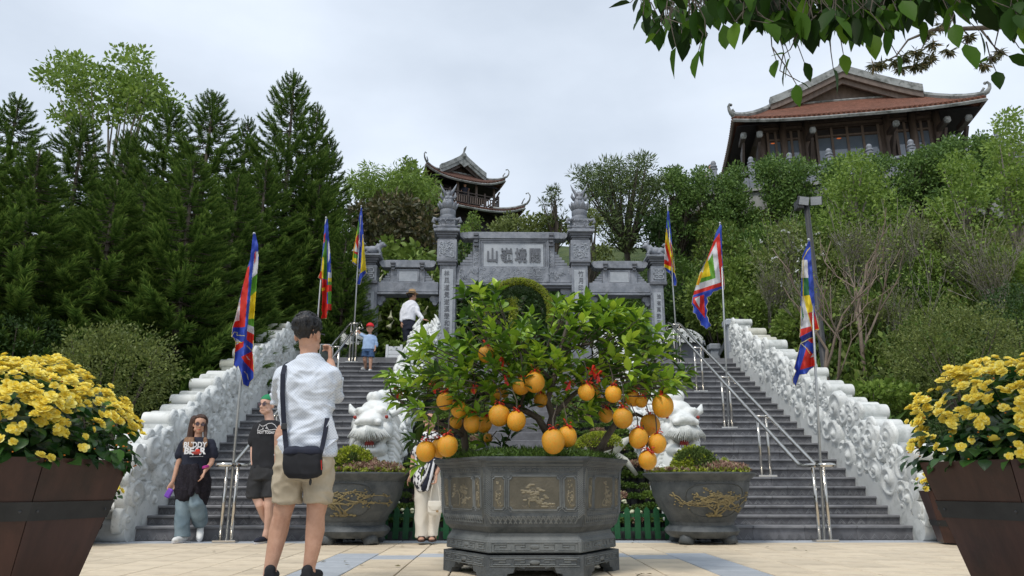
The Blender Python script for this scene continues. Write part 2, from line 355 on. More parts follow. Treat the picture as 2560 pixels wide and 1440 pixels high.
# ---------------- stairs numbers (shared)
SX0, SX1, SXC = -4.537, 5.206, .335          # outer edges and centre of the staircase
NST = 25
_zc = {1: .038, 2: .02, 3: 0, 4: -.02, 5: -.024, 6: -.03, 7: -.028, 8: -.026, 9: -.024, 10: -.02, 11: -.014, 12: -.012, 13: -.012, 14: -.01, 15: -.01, 16: -.008, 17: 0, 18: .01, 19: .016, 20: .02, 21: .026, 22: .03, 23: .034, 24: .038, 25: .04}
def SZ(i): return i * .1359 + _zc.get(i, 0) if i > 0 else 0.0
def SY(i): return 9.729 + (i - 1) * .280      # front of riser i
ZT = SZ(25)
def slope_z(y): return max(0, min(ZT, (y - 9.6) * ZT / (SY(25) - 9.6)))
# ---------------- terrain
def hill(x, y):
    if y < 9.75: return -.02
    base = min(ZT - .03, max(0, (y - 9.75) * .48))
    z = base
    if x > 5.6:                                  # slope under the big hall
        t = min(1, (x - 5.6) / 1.5)
        w = max(0, min(11.3, (y - 9.6) * .60 + .25 * max(0, min(2.2, x - 6))))
        z = z * (1 - t) + w * t
    if y > 20.5:
        g = min(12, (y - 20.5) * .62 + ZT - .03)
        if x > 1: z = max(z, min(g + .10 * (x - 1), 9.6 if y < 27.2 - .25 * (x - 6.7) else 11.9))
        else: z = max(z, min(14, (y - 22) * .42 + ZT - .03))
    if x < -5.3: z = min(z, ZT + max(0, (y - 20) * .3))
    return z
xs = np.concatenate([np.linspace(-60, -16, 12), np.linspace(-14, 30, 90), np.linspace(33, 70, 12)])
ys = np.concatenate([[9.7], np.linspace(9.8, 32, 100), np.linspace(34, 90, 20)])
V = []; 
for y in ys:
    for x in xs:
        z = hill(x, y)
        if -4.6 < x < 5.3 and y < 16.6: z = min(z, slope_z(y) - .25)
        if y > 9.8: z += .12 * noise.noise(Vector((x * .7, y * .7, 0))) if not (-6 < x < 6 and y < 20.5) else -.02
        if z < -.4: z = -.4
        V.append((x, y, z))
nx = len(xs)
Fs = [(j * nx + i, j * nx + i + 1, (j + 1) * nx + i + 1, (j + 1) * nx + i) for j in range(len(ys) - 1) for i in range(nx - 1)]
mkobj('hillside', mkmesh('hillside', V, Fs, 'hill_earth', smooth=True), kind='structure')
MB().box(-300, 300, -300, 9.7, -.3, -.012).build('ground', 'grout', kind='structure')
MB().box(-300, 300, 90, 900, -.3, -.02).build('far_ground', 'hill_earth', kind='structure')
MB().box(-6, 6.2, 16.35, 20.8, ZT - .3, ZT - .006).build('upper_terrace', 'stair_stone_lit', kind='structure')
# ---------------- paving, tile by tile
rng = random.Random(3)
P_ = .409; X0_ = -1.206
pav = empty('plaza_paving', (0, 7, 0)); pav['kind'] = 'structure'
tile = {}
def tile_mesh(w, d, m):
    k = (round(w, 3), round(d, 3), m)
    if k not in tile: tile[k] = MB().box(-w / 2, w / 2, -d / 2, d / 2, -.03, 0, bev=.004).mesh('tile', m)
    return tile[k]
cells = []
YB = 9.70; 
for c in range(-24, 28):
    xc = X0_ + (c + .5) * P_
    off = .5 * P_ if c % 2 else 0
    y1 = YB - P_
    cells.append((xc, YB - P_ / 2, P_, P_, 'tile_grey'))
    yy = y1; first = True
    while yy > -.5:
        d = P_ if not (first and off) else off
        first = False
        yc = yy - d / 2
        blue = ((c == 7 or c == -1) and yc < 7.78) or (-1 <= c <= 7 and 7.38 < yc < 7.78)
        cells.append((xc, yc, P_, d, 'tile_grey' if blue else 'tile_cream')); yy -= d
def seen(c):
    d = c[1]; return d > 5.3 and abs((c[0] - .015 * d) / d) < .72
vis = [c for c in cells if seen(c)]; vis.sort(key=lambda c: c[1]); front = vis[:300]; rest = [c for c in cells if c not in set(front)]
for (x, y, w, d, m) in front:
    o = mkobj('tile', tile_mesh(w - .011, d - .011, m), pav); o.location = (x, y, rng.uniform(-.001, .001)); o.matrix_parent_inverse = Matrix.Translation(-pav.location)
for m in ('tile_cream', 'tile_grey'):
    b = MB()
    for (x, y, w, d, mm) in rest:
        if mm == m: b.box(x - w / 2 + .003, x + w / 2 - .003, y - d / 2 + .003, y + d / 2 - .003, -.03, rng.uniform(-.001, .001))
    o = b.build('farther_tiles', m, pav); o['kind'] = 'stuff'
MB().box(-300, 300, -300, -.6, -.2, -.002).build('plaza_ground', 'tile_cream', kind='structure')
MB().box(-300, X0_ - 24 * P_ - .01, -.6, 9.70, -.2, -.003).build('plaza_ground', 'tile_cream', kind='structure')
MB().box(X0_ + 28 * P_ + .01, 300, -.6, 9.70, -.2, -.003).build('plaza_ground', 'tile_cream', kind='structure')
# ---------------- the two flights
def zig(w):
    """carved chevron band, relief proud of a riser"""
    b = MB(); n = int(w / .105); s = w / n
    for k in range(n):
        x = k * s
        for (h, t) in ((.070, .012), (.042, .010)):
            p = [(x + s * .5 - h * .75, .004), (x + s * .5, h), (x + s * .5 + h * .75, .004), (x + s * .5 + h * .75 - t * 1.4, .004), (x + s * .5, h - t), (x + s * .5 - h * .75 + t * 1.4, .004)]
            b.add([(a, 0, z) for a, z in p] + [(a, -.006, z) for a, z in p], [(0, 1, 7, 6), (1, 2, 8, 7), (2, 3, 9, 8), (3, 4, 10, 9), (4, 5, 11, 10), (5, 0, 6, 11), (6, 7, 10, 11), (7, 8, 9, 10)])
    return b
def flight(x0, x1, label):
    root = empty('staircase', ((x0 + x1) / 2, SY(1), 0), label, 'staircase', 'flights of the grand staircase')
    n = 4; rr = random.Random(int(x0 * 10))
    zigs = zig((x1 - x0) / n - .03)
    for i in range(1, NST + 1):
        z0, z1 = SZ(i - 1), SZ(i); y = SY(i); yb = SY(i + 1) + .02 if i < NST else y + .5
        jit = rr.uniform(-.25, .25)
        for k in range(n):
            a = x0 + (x1 - x0) * k / n + (jit if k else 0); c = x0 + (x1 - x0) * (k + 1) / n + (jit if k < n - 1 else 0)
            g = .0015
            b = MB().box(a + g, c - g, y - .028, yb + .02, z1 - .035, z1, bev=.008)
            b.build('tread_slab', 'stair_stone_lit', root)
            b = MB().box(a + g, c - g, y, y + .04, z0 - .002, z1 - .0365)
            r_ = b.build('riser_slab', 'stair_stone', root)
            if i <= 16:
                zz = MB(); w = (x1 - x0) / n - .03; sc = (c - a - .02) / w
                zz.add([((a + .01) + p[0] * sc, y + .001 + p[1], z0 + .004 + p[2]) for p in zigs.V], zigs.F)
                zz.build('chevron_carving', 'stair_stone_lit', r_)
    b = MB()
    b.prism([(SY(1) + .04, -.1), (SY(1) + .04, SZ(1) - .04), (SY(25) + .04, SZ(25) - .04), (17.2, SZ(25) - .04), (17.2, -.1)], x0, x1, axis='x')
    # stepped core just beneath the slabs
    core = MB()
    for i in range(1, NST + 1): core.box(x0, x1, SY(i) + .041, 17.0, SZ(i - 1) - .04 if i > 1 else -.1, SZ(i) - .0352)
    core.build('core', 'stair_stone', root)
    return root
CW = 2.02      # half distance of dragon wall centre lines
XL1, XR0 = SXC - CW - .22, SXC + CW + .22
flight(SX0, XL1, 'left flight of grey stone stairs with carved risers, between cloud wall and left dragon')
flight(XR0, SX1, 'right flight of grey stone stairs with carved risers, between right dragon and cloud wall')
# central planted terraces
root = empty('planting_terrace', (SXC, 10, 0), 'stepped stone planting terrace between the two dragon walls', 'terrace')
cx0, cx1 = SXC - CW + .18, SXC + CW - .18
TERR = []
for i in range(1, 25):
    y = 10.0 + (i - 1) * .27; z = ZT * (i - .3) / 24; TERR.append((y, z))
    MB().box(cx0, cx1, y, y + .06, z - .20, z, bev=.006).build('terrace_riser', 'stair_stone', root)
    MB().box(cx0, cx1, y + .061, y + .33, z - .2, z - .004).build('terrace_tread', 'stair_stone_lit', root)
# ---------------- carved cloud walls
def curl_mesh(seed):
    """a marble cloud curl, facing -X... built in the YZ plane, proud towards +n (local x)"""
    rr = random.Random(seed); n = 28; V = [(.0, 0, 0)]; Fs = []; rings = [.12, .22, .30, .40, .50, .60, .72, .84, .95, 1.0]
    nl = rr.choice((5, 6)); ph = rr.uniform(0, 6)
    for j, r in enumerate(rings):
        for k in range(n):
            a = 2 * math.pi * k / n
            edge = 1 + (.13 * abs(math.sin(nl * a / 2 + ph)) - .05) * (r ** 2)
            s = (r * 1.55 - a / (2 * math.pi)) % 1.0
            h = .16 + .10 * (1 - r) + .17 * (math.exp(-((s - .5) / .16) ** 2)) * (1 if r > .25 else 0)
            if r < .25: h = .44 - 2.2 * r * r
            if r >= .95: h = .12
            if r >= 1: h = -.25
            V.append((h, r * edge * math.cos(a), r * edge * math.sin(a)))
    V[0] = (.46, 0, 0)
    for k in range(n): Fs.append((0, 1 + k, 1 + (k + 1) % n))
    for j in range(len(rings) - 1):
        for k in range(n): a = 1 + j * n; Fs.append((a + k, a + n + k, a + n + (k + 1) % n, a + (k + 1) % n))
    return mkmesh('cloud_curl', V, Fs, 'marble', smooth=True)
CURLS = [curl_mesh(i) for i in range(4)]
def curls_on(root, xface, sgn, yz, rr, name='cloud_curl'):
    for (y, z, r) in yz:
        o = mkobj(name, CURLS[rr.randrange(4)], root)
        o.location = (xface, y, z); o.scale = (sgn * r * 1.15, r * rr.choice((1, -1)), r * rr.uniform(.95, 1.15)); o.rotation_euler = (rr.uniform(0, 6.28), 0, 0)
def topz(y): return slope_z(y) + 1.02 - .26 * (y - 9.5) / 7
def cloud_wall(xin, sgn, label):
    """xin: inner face, sgn=+1 right side wall (thickness to +x)"""
    rr = random.Random(int(xin * 7)); root = empty('cloud_wall', (xin + sgn * .25, 9.6, 0), label, 'balustrade', 'carved marble walls beside the stairs')
    T = .46; yA, yB = 9.52, SY(25) + .15
    # plain plinth, stepped with the stairs
    b = MB(); xa, xb = sorted((xin - sgn * .012, xin + sgn * T))
    pg = [(yA, -.2), (yA, .30)]
    for i in range(1, NST): pg += [(SY(i) - .03, SZ(i - 1) + .30), (SY(i) - .03, SZ(i) + .30)]
    pg += [(yB, SZ(NST - 1) + .30)]
    V = []
    for (y, z) in pg[1:]: V += [(xa, y, max(-.2, z - .8)), (xa, y, z), (xb, y, z), (xb, y, max(-.2, z - .8))]
    Fs = [(0, 1, 2, 3)]
    for i in range(len(pg) - 2):
        a = i * 4
        for k in range(4): Fs.append((a + k, a + (k + 1) % 4, a + 4 + (k + 1) % 4, a + 4 + k))
    b.add(V, Fs); finish(b.build('plinth', 'marble', root))
    # body with undulating top
    n = 60; P = [(yA + .05, -.1)]
    for k in range(n + 1):
        y = yA + .05 + (yB - yA - .05) * k / n; P.append((y, topz(y) - .06 + .05 * math.sin(y * 6.1)))
    P.append((yB, -.1)); xa, xb = sorted((xin + sgn * .05, xin + sgn * (T - .05)))
    b = MB(); N = len(P)
    V = [(xa, y, z) for y, z in P] + [(xb, y, z) for y, z in P]; Fs = [(i, i + 1, i + 1 + N, i + N) for i in range(N - 1)]
    for i in range(1, N - 2): Fs += [(i, i + 1, N - 1) if False else (i, i + 1, 0)]; Fs += [(N + i, N, N + i + 1)]
    Fs += [(0, N - 2, N - 1), (N, N + N - 1, N + N - 2)]
    # flat sides as strips so no long slivers
    V = []; Fs = []
    for (y, z) in P[1:-1]:
        zb = max(-.1, slope_z(y) - .3); V += [(xa, y, zb), (xa, y, z), (xb, y, z), (xb, y, zb)]
    for i in range(len(P) - 3):
        a = i * 4
        for k in range(4): j = (k + 1) % 4; Fs.append((a + k, a + j, a + 4 + j, a + 4 + k))
    Fs += [(0, 1, 2, 3), tuple(len(V) - 4 + k for k in (3, 2, 1, 0))]
    b.add(V, Fs); o = b.build('wall_body', 'marble', root); finish(o)
    # scroll rolls across the top
    y = yA + .12; k = 0
    while y < yB - .15:
        r = rr.uniform(.085, .135) * (1.15 - .3 * (y - yA) / 7); up = [0, .10, .02, .13, .05][k % 5]
        z = topz(y) - .02 + up * .8
        prof = [(r * .5, -.26), (r * .97, -.25), (r, -.235), (r, .10), (r * 1.04, .11), (r * 1.04, .14), (r * .9, .15), (r * .35, .155)]
        b = MB().lathe(prof, n=18, M=Matrix.Translation((xin + sgn * .22, y, z)) @ Matrix.Rotation(R(-90) * sgn, 4, 'Y'))
        # neck under the roll
        b.box(*sorted((xin + sgn * .02, xin + sgn * (T - .03))), y - r * .75, y + r * .9, z - .30, z)
        o = b.build('scroll_roll', 'marble_warm' if rr.random() < .35 and y > 12.5 else 'marble', root); finish(o); autosmooth(o, 50)
        c = mkobj('roll_curl', CURLS[k % 4], root); c.location = (xin + sgn * .05, y, z); c.scale = (-sgn * r * 1.0, r * 1.3, r * 1.3)
        y += r * 2 + rr.choice((.02, .16, .26, .12)); k += 1
    # end of the wall: stacked rolls
    for (z, r) in ((.13, .15), (.37, .125), (.60, .14), (.84, .12), (1.05, .13)):
        prof = [(r * .5, -.30), (r * .97, -.29), (r, -.27), (r, .19), (r * .9, .235), (r * .4, .24)]
        b = MB().lathe(prof, n=18, M=Matrix.Translation((xin + sgn * .22, yA + .04, z)) @ Matrix.Rotation(R(-90) * sgn, 4, 'Y'))
        b.box(*sorted((xin + sgn * .04, xin + sgn * (T + .02))), yA, yA + .4, z - r * .8, z + r * .8)
        o = b.build('end_roll', 'marble', root); finish(o); autosmooth(o, 50)
    # curls over the inner face
    L_ = []
    rows = 4; s = 0.0; y = yA + .02
    while y < yB - .1:
        zb = slope_z(y) + .17; zt = topz(y) + .06
        sh = 1.0 - .25 * (y - yA) / 7
        for j in range(rows):
            f = (j + .35 + .3 * rr.random()) / rows
            L_.append((y + rr.uniform(-.09, .09) + (.12 if j % 2 else 0), zb + (zt - zb) * f, rr.choice((.12, .15, .18, .23)) * sh))
        y += .285 * sh
    curls_on(root, xin + sgn * .045, -sgn, L_, rr)
    # connecting wave ridges between curls
    b = MB()
    for k in range(70):
        y = rr.uniform(yA + .1, yB - .2); zb = slope_z(y) + .1; zt = topz(y); z = rr.uniform(zb, zt); a = rr.uniform(-.6, 1.2); ln = rr.uniform(.15, .35)
        P = [(xin + sgn * .05, y + ln * t * math.cos(a), z + ln * t * math.sin(a) + .06 * math.sin(t * 3.1)) for t in (0, .25, .5, .75, 1)]
        b.tube(P, [.012, .035, .045, .035, .01], n=6)
    o = b.build('wave_ridge', 'marble', root, smooth=True); o['kind'] = 'stuff'
    return root
cloud_wall(SX0, -1, 'white marble wall of carved cloud curls left of the stairs, beneath the conifers')
cloud_wall(SX1, 1, 'white marble wall of carved cloud curls right of the stairs, beneath the wooded hill')
# grey stone posts and sloping parapet at the head of the right wall
root = empty('stone_parapet', (5.2, 16.7, ZT), 'grey stone post and sloping parapet at the head of the right cloud wall', 'parapet')
def post(b, x, y, z, h, w): b.box(x - w / 2, x + w / 2, y - w / 2, y + w / 2, z, z + h, bev=.012); b.box(x - w * .68, x + w * .68, y - w * .68, y + w * .68, z + h, z + h + .16, bev=.03); return b
p = U(1832, 860, 16.85); post(MB(), p.x, 16.85, ZT - .1, .92, .26).build('post', 'gate_panel', root)
p2 = U(1785, 870, 18.3); post(MB(), p2.x, 18.3, ZT - .1, .62, .22).build('post', 'gate_panel', root)
M_ = MB(); a, c = Vector((p.x, 16.9, ZT + .72)), Vector((p2.x + .1, 18.2, ZT + .42))
for dz in (0, -.42):
    M_.tube([a + Vector((0, 0, dz)), c + Vector((0, 0, dz)), c + Vector((-.5, .4, dz - .4))], .05, n=4)
M_.build('rail', 'gate_panel', root)
MB().add([(p.x, 16.95, ZT - .1), (p2.x, 18.2, ZT - .1), (p2.x, 18.2, ZT), (p.x, 16.95, ZT + .3)], [(0, 1, 2, 3)]).build('panel', 'marble_warm', root)
MB().box(p2.x - .6, p2.x - .48, 18.8, 18.92, ZT - .1, ZT + .32, bev=.01).build('post', 'gate_panel', root)
# ---------------- stone gate
GY = 18.2; GC = 1284.0
gate = empty('stone_gate', (U(GC, 880, GY).x, GY, ZT), 'grey stone ceremonial gate with four columns and a carved name plaque', 'gate')
def gx(px, py): return U(px, py, GY).x
def gz(py): return U(GC, py, GY).z
def gbox(b, x0, x1, y0, y1, yf, yb, bev=.008, mirror=None):
    """px rect -> box between depths GY+yf .. GY+yb"""
    xs_ = [gx(x0, (y0 + y1) / 2), gx(x1, (y0 + y1) / 2)]
    b.box(xs_[0], xs_[1], GY + yf, GY + yb, gz(y1), gz(y0), bev=bev); return b
def mir(x0, x1, side): return (x0, x1) if side < 0 else (2 * GC - x1, 2 * GC - x0)
def scroll_relief(b, x0, x1, y0, y1, yf, n, rr, rad=.012, curly=1.0):
    """carved curls: short bent ridges filling a panel, proud of depth yf"""
    X0, X1, Z0, Z1 = gx(x0, y0), gx(x1, y0), gz(y1), gz(y0)
    for k in range(n):
        c = Vector((rr.uniform(X0, X1), GY + yf, rr.uniform(Z0, Z1))); a = rr.uniform(0, 6.28); r = rr.uniform(.03, .07) * curly; s = rr.choice((-1, 1))
        P = []
        for t in range(6):
            an = a + s * t * .75; q = c + Vector((r * math.cos(an) * (1 - t * .1), 0, r * math.sin(an) * (1 - t * .1)))
            q.x = min(max(q.x, X0), X1); q.z = min(max(q.z, Z0), Z1); P.append(q)
        b.tube(P, [rad * .6, rad, rad, rad, rad, rad * .5], n=5)
    return b
BFONT = None
def glyphs(txt, name, m, cx, cz, y, size, parent, depth=.03, bold=.0, rotz=0, xs=1.0):
    cu = bpy.data.curves.new('t', 'FONT'); cu.body = txt; cu.size = size; cu.extrude = depth; cu.offset = bold; cu.align_x = 'CENTER'; cu.align_y = 'CENTER'; cu.resolution_u = 3
    t = bpy.data.objects.new('t', cu); COL.objects.link(t)
    dg = bpy.context.evaluated_depsgraph_get(); me = bpy.data.meshes.new_from_object(t.evaluated_get(dg)); bpy.data.objects.remove(t); bpy.data.curves.remove(cu)
    n = len(me.vertices)
    if n:
        co = np.empty(n * 3, np.float32); me.vertices.foreach_get('co', co); co = co.reshape(-1, 3)
        c = (co.max(0) + co.min(0)) / 2; co -= [c[0], c[1], 0]
        out = np.stack([co[:, 0] * xs, -co[:, 2], co[:, 1]], 1) + np.array([cx, y, cz]); me.vertices.foreach_set('co', out.astype(np.float32).ravel())
    me.materials.clear(); me.materials.append(MATS[m]); me.name = name; me.update()
    return mkobj(name, me, parent)
rr = random.Random(5)
def lotus_finial(cx, side):
    """carved bud with upswept fins on a lotus throne"""
    z0 = gz(583)
    X = gx(cx, 560)
    b = MB()
    b.box(X - .29, X + .29, GY - .27, GY + .27, gz(583), gz(578), bev=.01)
    b.lathe([(.20, 0), (.30, .03), (.31, .07), (.24, .11), (.25, .2), (.29, .24), (.30, .28)], n=4, c=(X, GY, z0 + .04), ang0=R(45), sx=1.2, sy=1.2)
    o = b.build('lotus_throne', 'gate_stone', gate); finish(o, .015)
    b = MB()
    for s in (-1, 1):
        P = [(X + s * .24, GY - .25, z0 + .26), (X + s * .33, GY - .25, z0 + .30), (X + s * .36, GY - .25, z0 + .22), (X + s * .30, GY - .25, z0 + .18)]
        b.tube(P, [.04, .05, .045, .02], n=6)
        b.tube([(X + s * .25, GY - .27, z0 + .08), (X + s * .33, GY - .27, z0 + .10), (X + s * .34, GY - .27, z0 + .04)], [.03, .045, .02], n=6)
    for k in range(16): a = rr.uniform(-.2, .2); q = Vector((X + a, GY - .30, z0 + rr.uniform(.12, .28))); b.tube([q, q + Vector((rr.uniform(-.05, .05), -.01, .03)), q + Vector((rr.uniform(-.06, .06), 0, -.02))], [.008, .016, .008], n=5)
    b.build('lotus_scroll', 'gate_stone', gate, smooth=True)
    z1 = gz(556)
    b = MB().lathe([(.19, 0), (.215, .03), (.215, .13), (.18, .15), (.18, .17), (.205, .20), (.205, .30), (.17, .33)], n=20, c=(X, GY, z1))
    o = b.build('drum', 'gate_stone', gate); autosmooth(o, 40)
    z2 = z1 + .31; b = MB()
    for k in range(10):   # petals
        a = 2 * math.pi * k / 10
        q = lambda r, z: (X + r * math.cos(a), GY + r * math.sin(a), z2 + z)
        b.tube([q(.06, 0), q(.19, .06), q(.25, .15), q(.27, .21)], [.05, .085, .055, .015], n=7, flat=.45, up=(0, 0, 1))
    b.lathe([(.10, 0), (.16, .08), (.17, .18), (.13, .30), (.07, .42), (.10, .47), (.05, .52)], n=12, c=(X, GY, z2))
    b.build('lotus_petal', 'gate_stone', gate, smooth=True)
    b = MB()
    for s in (-1, 1):
        P = [(X + s * .06, GY, z2 + .30), (X + s * .09, GY, z2 + .50), (X + s * .16, GY, z2 + .62), (X + s * .22, GY, z2 + .76)]
        b.tube(P, [.07, .075, .055, .008], n=7, flat=.5)
        b.tube([(X + s * .12, GY, z2 + .32), (X + s * .19, GY, z2 + .42), (X + s * .18, GY, z2 + .52)], [.05, .04, .008], n=6)
        for k in range(4): b.ball((X + s * rr.uniform(.02, .10), GY - .13, z2 + .08 + k * .08), (.05, .03, .05), n=6, m=5)
    for k in range(5): b.tube([(X + (k - 2) * .035, GY - .06, z2 + .44), (X + (k - 2) * .045, GY - .08, z2 + .55)], [.025, .005], n=5)
    b.build('dragon_fish_bud', 'gate_stone', gate, smooth=True)
for side in (-1, 1):
    w = lambda a, b_: mir(a, b_, side)
    # main column
    gbox(MB(), *w(1098, 1139), 668, 925, -.22, .22).build('main_column', 'gate_stone', gate)
    gbox(MB(), *w(1104, 1133), 680, 868, -.232, -.20, bev=.004).build('column_panel', 'gate_panel', gate)
    gbox(MB(), *w(1092, 1145), 875, 925, -.28, .28).build('column_base', 'gate_stone', gate)
    gbox(MB(), *w(1095, 1143), 607, 659, -.265, .265).build('column_capital', 'gate_stone', gate)
    b = MB(); gbox(b, *w(1093, 1145), 659, 663, -.28, .28); gbox(b, *w(1096, 1142), 663, 670, -.25, .25); b.build('capital_moulding', 'gate_dark', gate)
    b = MB(); scroll_relief(b, *w(1102, 1136), 614, 652, -.268, 46, rr, .013); b.build('carved_relief', 'gate_vein', gate, smooth=True)
    b = MB()
    for k in range(4): bb = (k * 3.2); gbox(b, *w(1098 - bb, 1140 + bb), 606 - (k + 1) * 5, 606 - k * 5, -.24 - k * .03, .24 + k * .03)
    b.build('cornice', 'gate_dark', gate)
    gbox(MB(), *w(1087, 1151), 583, 589, -.36, .36).build('cornice_slab', 'gate_stone', gate)
    lotus_finial(w(1119, 1119)[0], side)
    # outer column
    gbox(MB(), *w(908, 941), 716, 925, -.19, .19).build('outer_column', 'gate_stone', gate)
    gbox(MB(), *w(915, 935), 735, 872, -.20, -.18, bev=.004).build('column_panel', 'gate_panel', gate)
    gbox(MB(), *w(907, 945), 670, 709, -.23, .23).build('column_capital', 'gate_stone', gate)
    b = MB(); gbox(b, *w(905, 947), 709, 716, -.245, .245); b.build('capital_moulding', 'gate_dark', gate)
    b = MB()
    for (yy0, yy1) in ((677, 689), (691, 703)):
        for (u0, u1, v0, v1) in ((913, 939, yy0, yy0 + 2), (913, 939, yy1 - 2, yy1), (913, 915, yy0, yy1), (937, 939, yy0, yy1), (919, 933, (yy0 + yy1) / 2 - 1, (yy0 + yy1) / 2 + 1), (925, 927, yy0 + 2, yy1 - 2)):
            gbox(b, *w(u0, u1), v0, v1, -.245, -.228, bev=0)
    b.build('meander_relief', 'gate_vein', gate)
    b = MB()
    for k in range(4): bb = (k * 4.0); gbox(b, *w(910 - bb, 942 + bb), 669 - (k + 1) * 5, 669 - k * 5, -.21 - k * .035, .21 + k * .035)
    b.build('cornice', 'gate_dark', gate)
    gbox(MB(), *w(896, 957), 645, 650, -.36, .36).build('cornice_slab', 'gate_stone', gate)
    # side bay
    gbox(MB(), *w(942, 1097), 710, 734, -.15, .15).build('side_lintel', 'gate_stone', gate)
    gbox(MB(), *w(942, 1097), 736, 741, -.19, .19).build('lintel_ledge', 'gate_stone', gate)
    gbox(MB(), *w(977, 1063), 676, 710, -.10, .10).build('side_panel', 'gate_stone', gate)
    gbox(MB(), *w(998, 1045), 681, 708, -.115, -.09, bev=.003).build('inset_panel', 'gate_panel' if side > 0 else 'gate_vein', gate)
    b = MB(); gbox(b, *w(994, 1049), 677, 681, -.125, -.1, bev=0); gbox(b, *w(994, 998), 681, 709, -.125, -.1, bev=0); gbox(b, *w(1045, 1049), 681, 709, -.125, -.1, bev=0); b.build('panel_frame', 'gate_stone', gate)
    b = MB(); gbox(b, *w(965, 1077), 656, 674, -.17, .17)
    for e in (-1, 1):
        xx = gx(w(1021, 1021)[0] + e * 56, 665)
        for j, (dx, dz, r) in enumerate(((.03, .0, .09), (.09, .03, .055), (.07, .06, .04))): b.lathe([(r * .9, -.172 + j * .012), (r, -.16 + j * .012), (r, .16 - j * .012)], n=12, M=Matrix.Translation((xx + e * dx, GY, gz(665) + dz)) @ Matrix.Rotation(R(90), 4, 'X'))
    o = b.build('top_beam', 'gate_stone', gate); finish(o)
    for u in (985, 1057):
        b = MB(); gbox(b, *w(u - 6, u + 6), 662, 667, -.24, -.16); gbox(b, *w(u - 5, u + 5), 668, 673, -.22, -.15); gbox(b, *w(u - 4, u + 4), 674, 680, -.19, -.13); b.build('corbel', 'gate_dark', gate)
    b = MB()   # cloud steps at both flanks of the panel
    for e, x0 in ((-1, 977), (1, 1063)):
        for j in range(5):
            wd = 24 - j * 5; a_, c_ = (x0 - wd, x0) if e < 0 else (x0, x0 + wd); gbox(b, *w(a_, c_), 710 - (j + 1) * 6, 710 - j * 6 - .3, -.08 + j * .002, .08 - j * .002, bev=.01)
    b.build('stepped_flank', 'gate_stone', gate)
    # corner brackets under lintels
    for (x0, y0, e, rad) in ((942, 742, 1, .13), (1097, 742, -1, .13), (1139, 719, 1, .17)):
        e2 = e * (1 if side < 0 else -1); xx = gx(w(x0, x0)[0], y0); zz = gz(y0) - .01; b = MB()
        for q_, (dx, dz, r) in enumerate(((.0, .0, rad * .75), (.55, .25, rad * .6), (.1, -.6, rad * .5))):
            b.lathe([(r * .9, -.062 - .006 * q_), (r, -.055 - .006 * q_), (r, .055 + .006 * q_), (r * .9, .062 + .006 * q_)], n=14, M=Matrix.Translation((xx + e2 * (rad * .6 + dx * rad), GY, zz - rad * .75 + dz * rad)) @ Matrix.Rotation(R(90), 4, 'X'))
        b.box(*sorted((xx, xx + e2 * rad * 1.5)), GY - .055, GY + .055, zz - rad * .8, zz)
        o = b.build('corner_bracket', 'gate_stone', gate); finish(o)
# centre bay
gbox(MB(), 1139, 1196, 674, 710, -.16, .16).build('main_lintel', 'gate_stone', gate)
gbox(MB(), 1196.6, 1371.4, 672, 710, -.175, .175).build('main_lintel', 'gate_stone', gate)
gbox(MB(), 1372, 1429, 674, 710, -.16, .16).build('main_lintel', 'gate_stone', gate)
b = MB(); gbox(b, 1139, 1429, 712, 718, -.21, .21); b.build('lintel_ledge', 'gate_stone', gate)
gbox(MB(), 1139, 1429, 718, 724, -.15, .15).build('lintel_ledge', 'gate_dark', gate)
gbox(MB(), 1182, 1386, 602, 673, -.10, .12).build('plaque_wall', 'gate_stone', gate)
gbox(MB(), 1209, 1358, 613, 670, -.118, -.09, bev=.003).build('name_plaque', 'gate_panel', gate)
b = MB()
for j, (o_, d_) in enumerate(((0, .16), (4, .14), (8, .128))):
    gbox(b, 1197 + o_, 1371 - o_, 603 + o_ * .9, 606 + o_ * .9, -d_, -.09, bev=.003); gbox(b, 1197 + o_, 1200.5 + o_, 606 + o_ * .9, 672, -d_, -.09, bev=.003); gbox(b, 1367.5 - o_, 1371 - o_, 606 + o_ * .9, 672, -d_, -.09, bev=.003)
b.build('plaque_frame', 'gate_stone', gate)
b = MB(); gbox(b, 1170, 1398, 586, 602, -.19, .19)
for e in (-1, 1):
    xx = gx(GC + e * 114, 594)
    for j, (dx, dz, r) in enumerate(((.04, .0, .085), (.12, .01, .075), (.10, -.04, .05))): b.lathe([(r * .9, -.197 + j * .012), (r, -.185 + j * .012), (r, .18 - j * .012)], n=12, M=Matrix.Translation((xx + e * dx, GY, gz(594) + dz)) @ Matrix.Rotation(R(90), 4, 'X'))
o = b.build('top_beam', 'gate_stone', gate); finish(o)
for u in (1191, 1377):
    b = MB(); gbox(b, u - 6, u + 6, 590, 597, -.27, -.18); gbox(b, u - 6, u + 6, 598, 604, -.25, -.17); gbox(b, u - 5, u + 5, 605, 612, -.22, -.14); gbox(b, u - 6, u + 6, 613, 620, -.18, -.09); b.build('corbel', 'gate_dark', gate)
b = MB()
for e, x0 in ((-1, 1182), (1, 1386)):
    for j in range(6):
        wd = 38 - j * 6.5; a_, c_ = (x0 - wd, x0) if e < 0 else (x0, x0 + wd); gbox(b, a_, c_, 673 - (j + 1) * 7, 673 - j * 7 - .3, -.08 + j * .002, .08 - j * .002, bev=.01)
b.build('stepped_flank', 'gate_stone', gate)
b = MB(); scroll_relief(b, 1150, 1420, 676, 706, -.178, 90, rr, .006, 1.3); scroll_relief(b, 1186, 1196, 625, 668, -.103, 14, rr, .007); scroll_relief(b, 1372, 1382, 625, 668, -.103, 14, rr, .007)
b.build('carved_vein', 'gate_vein', gate, smooth=True)
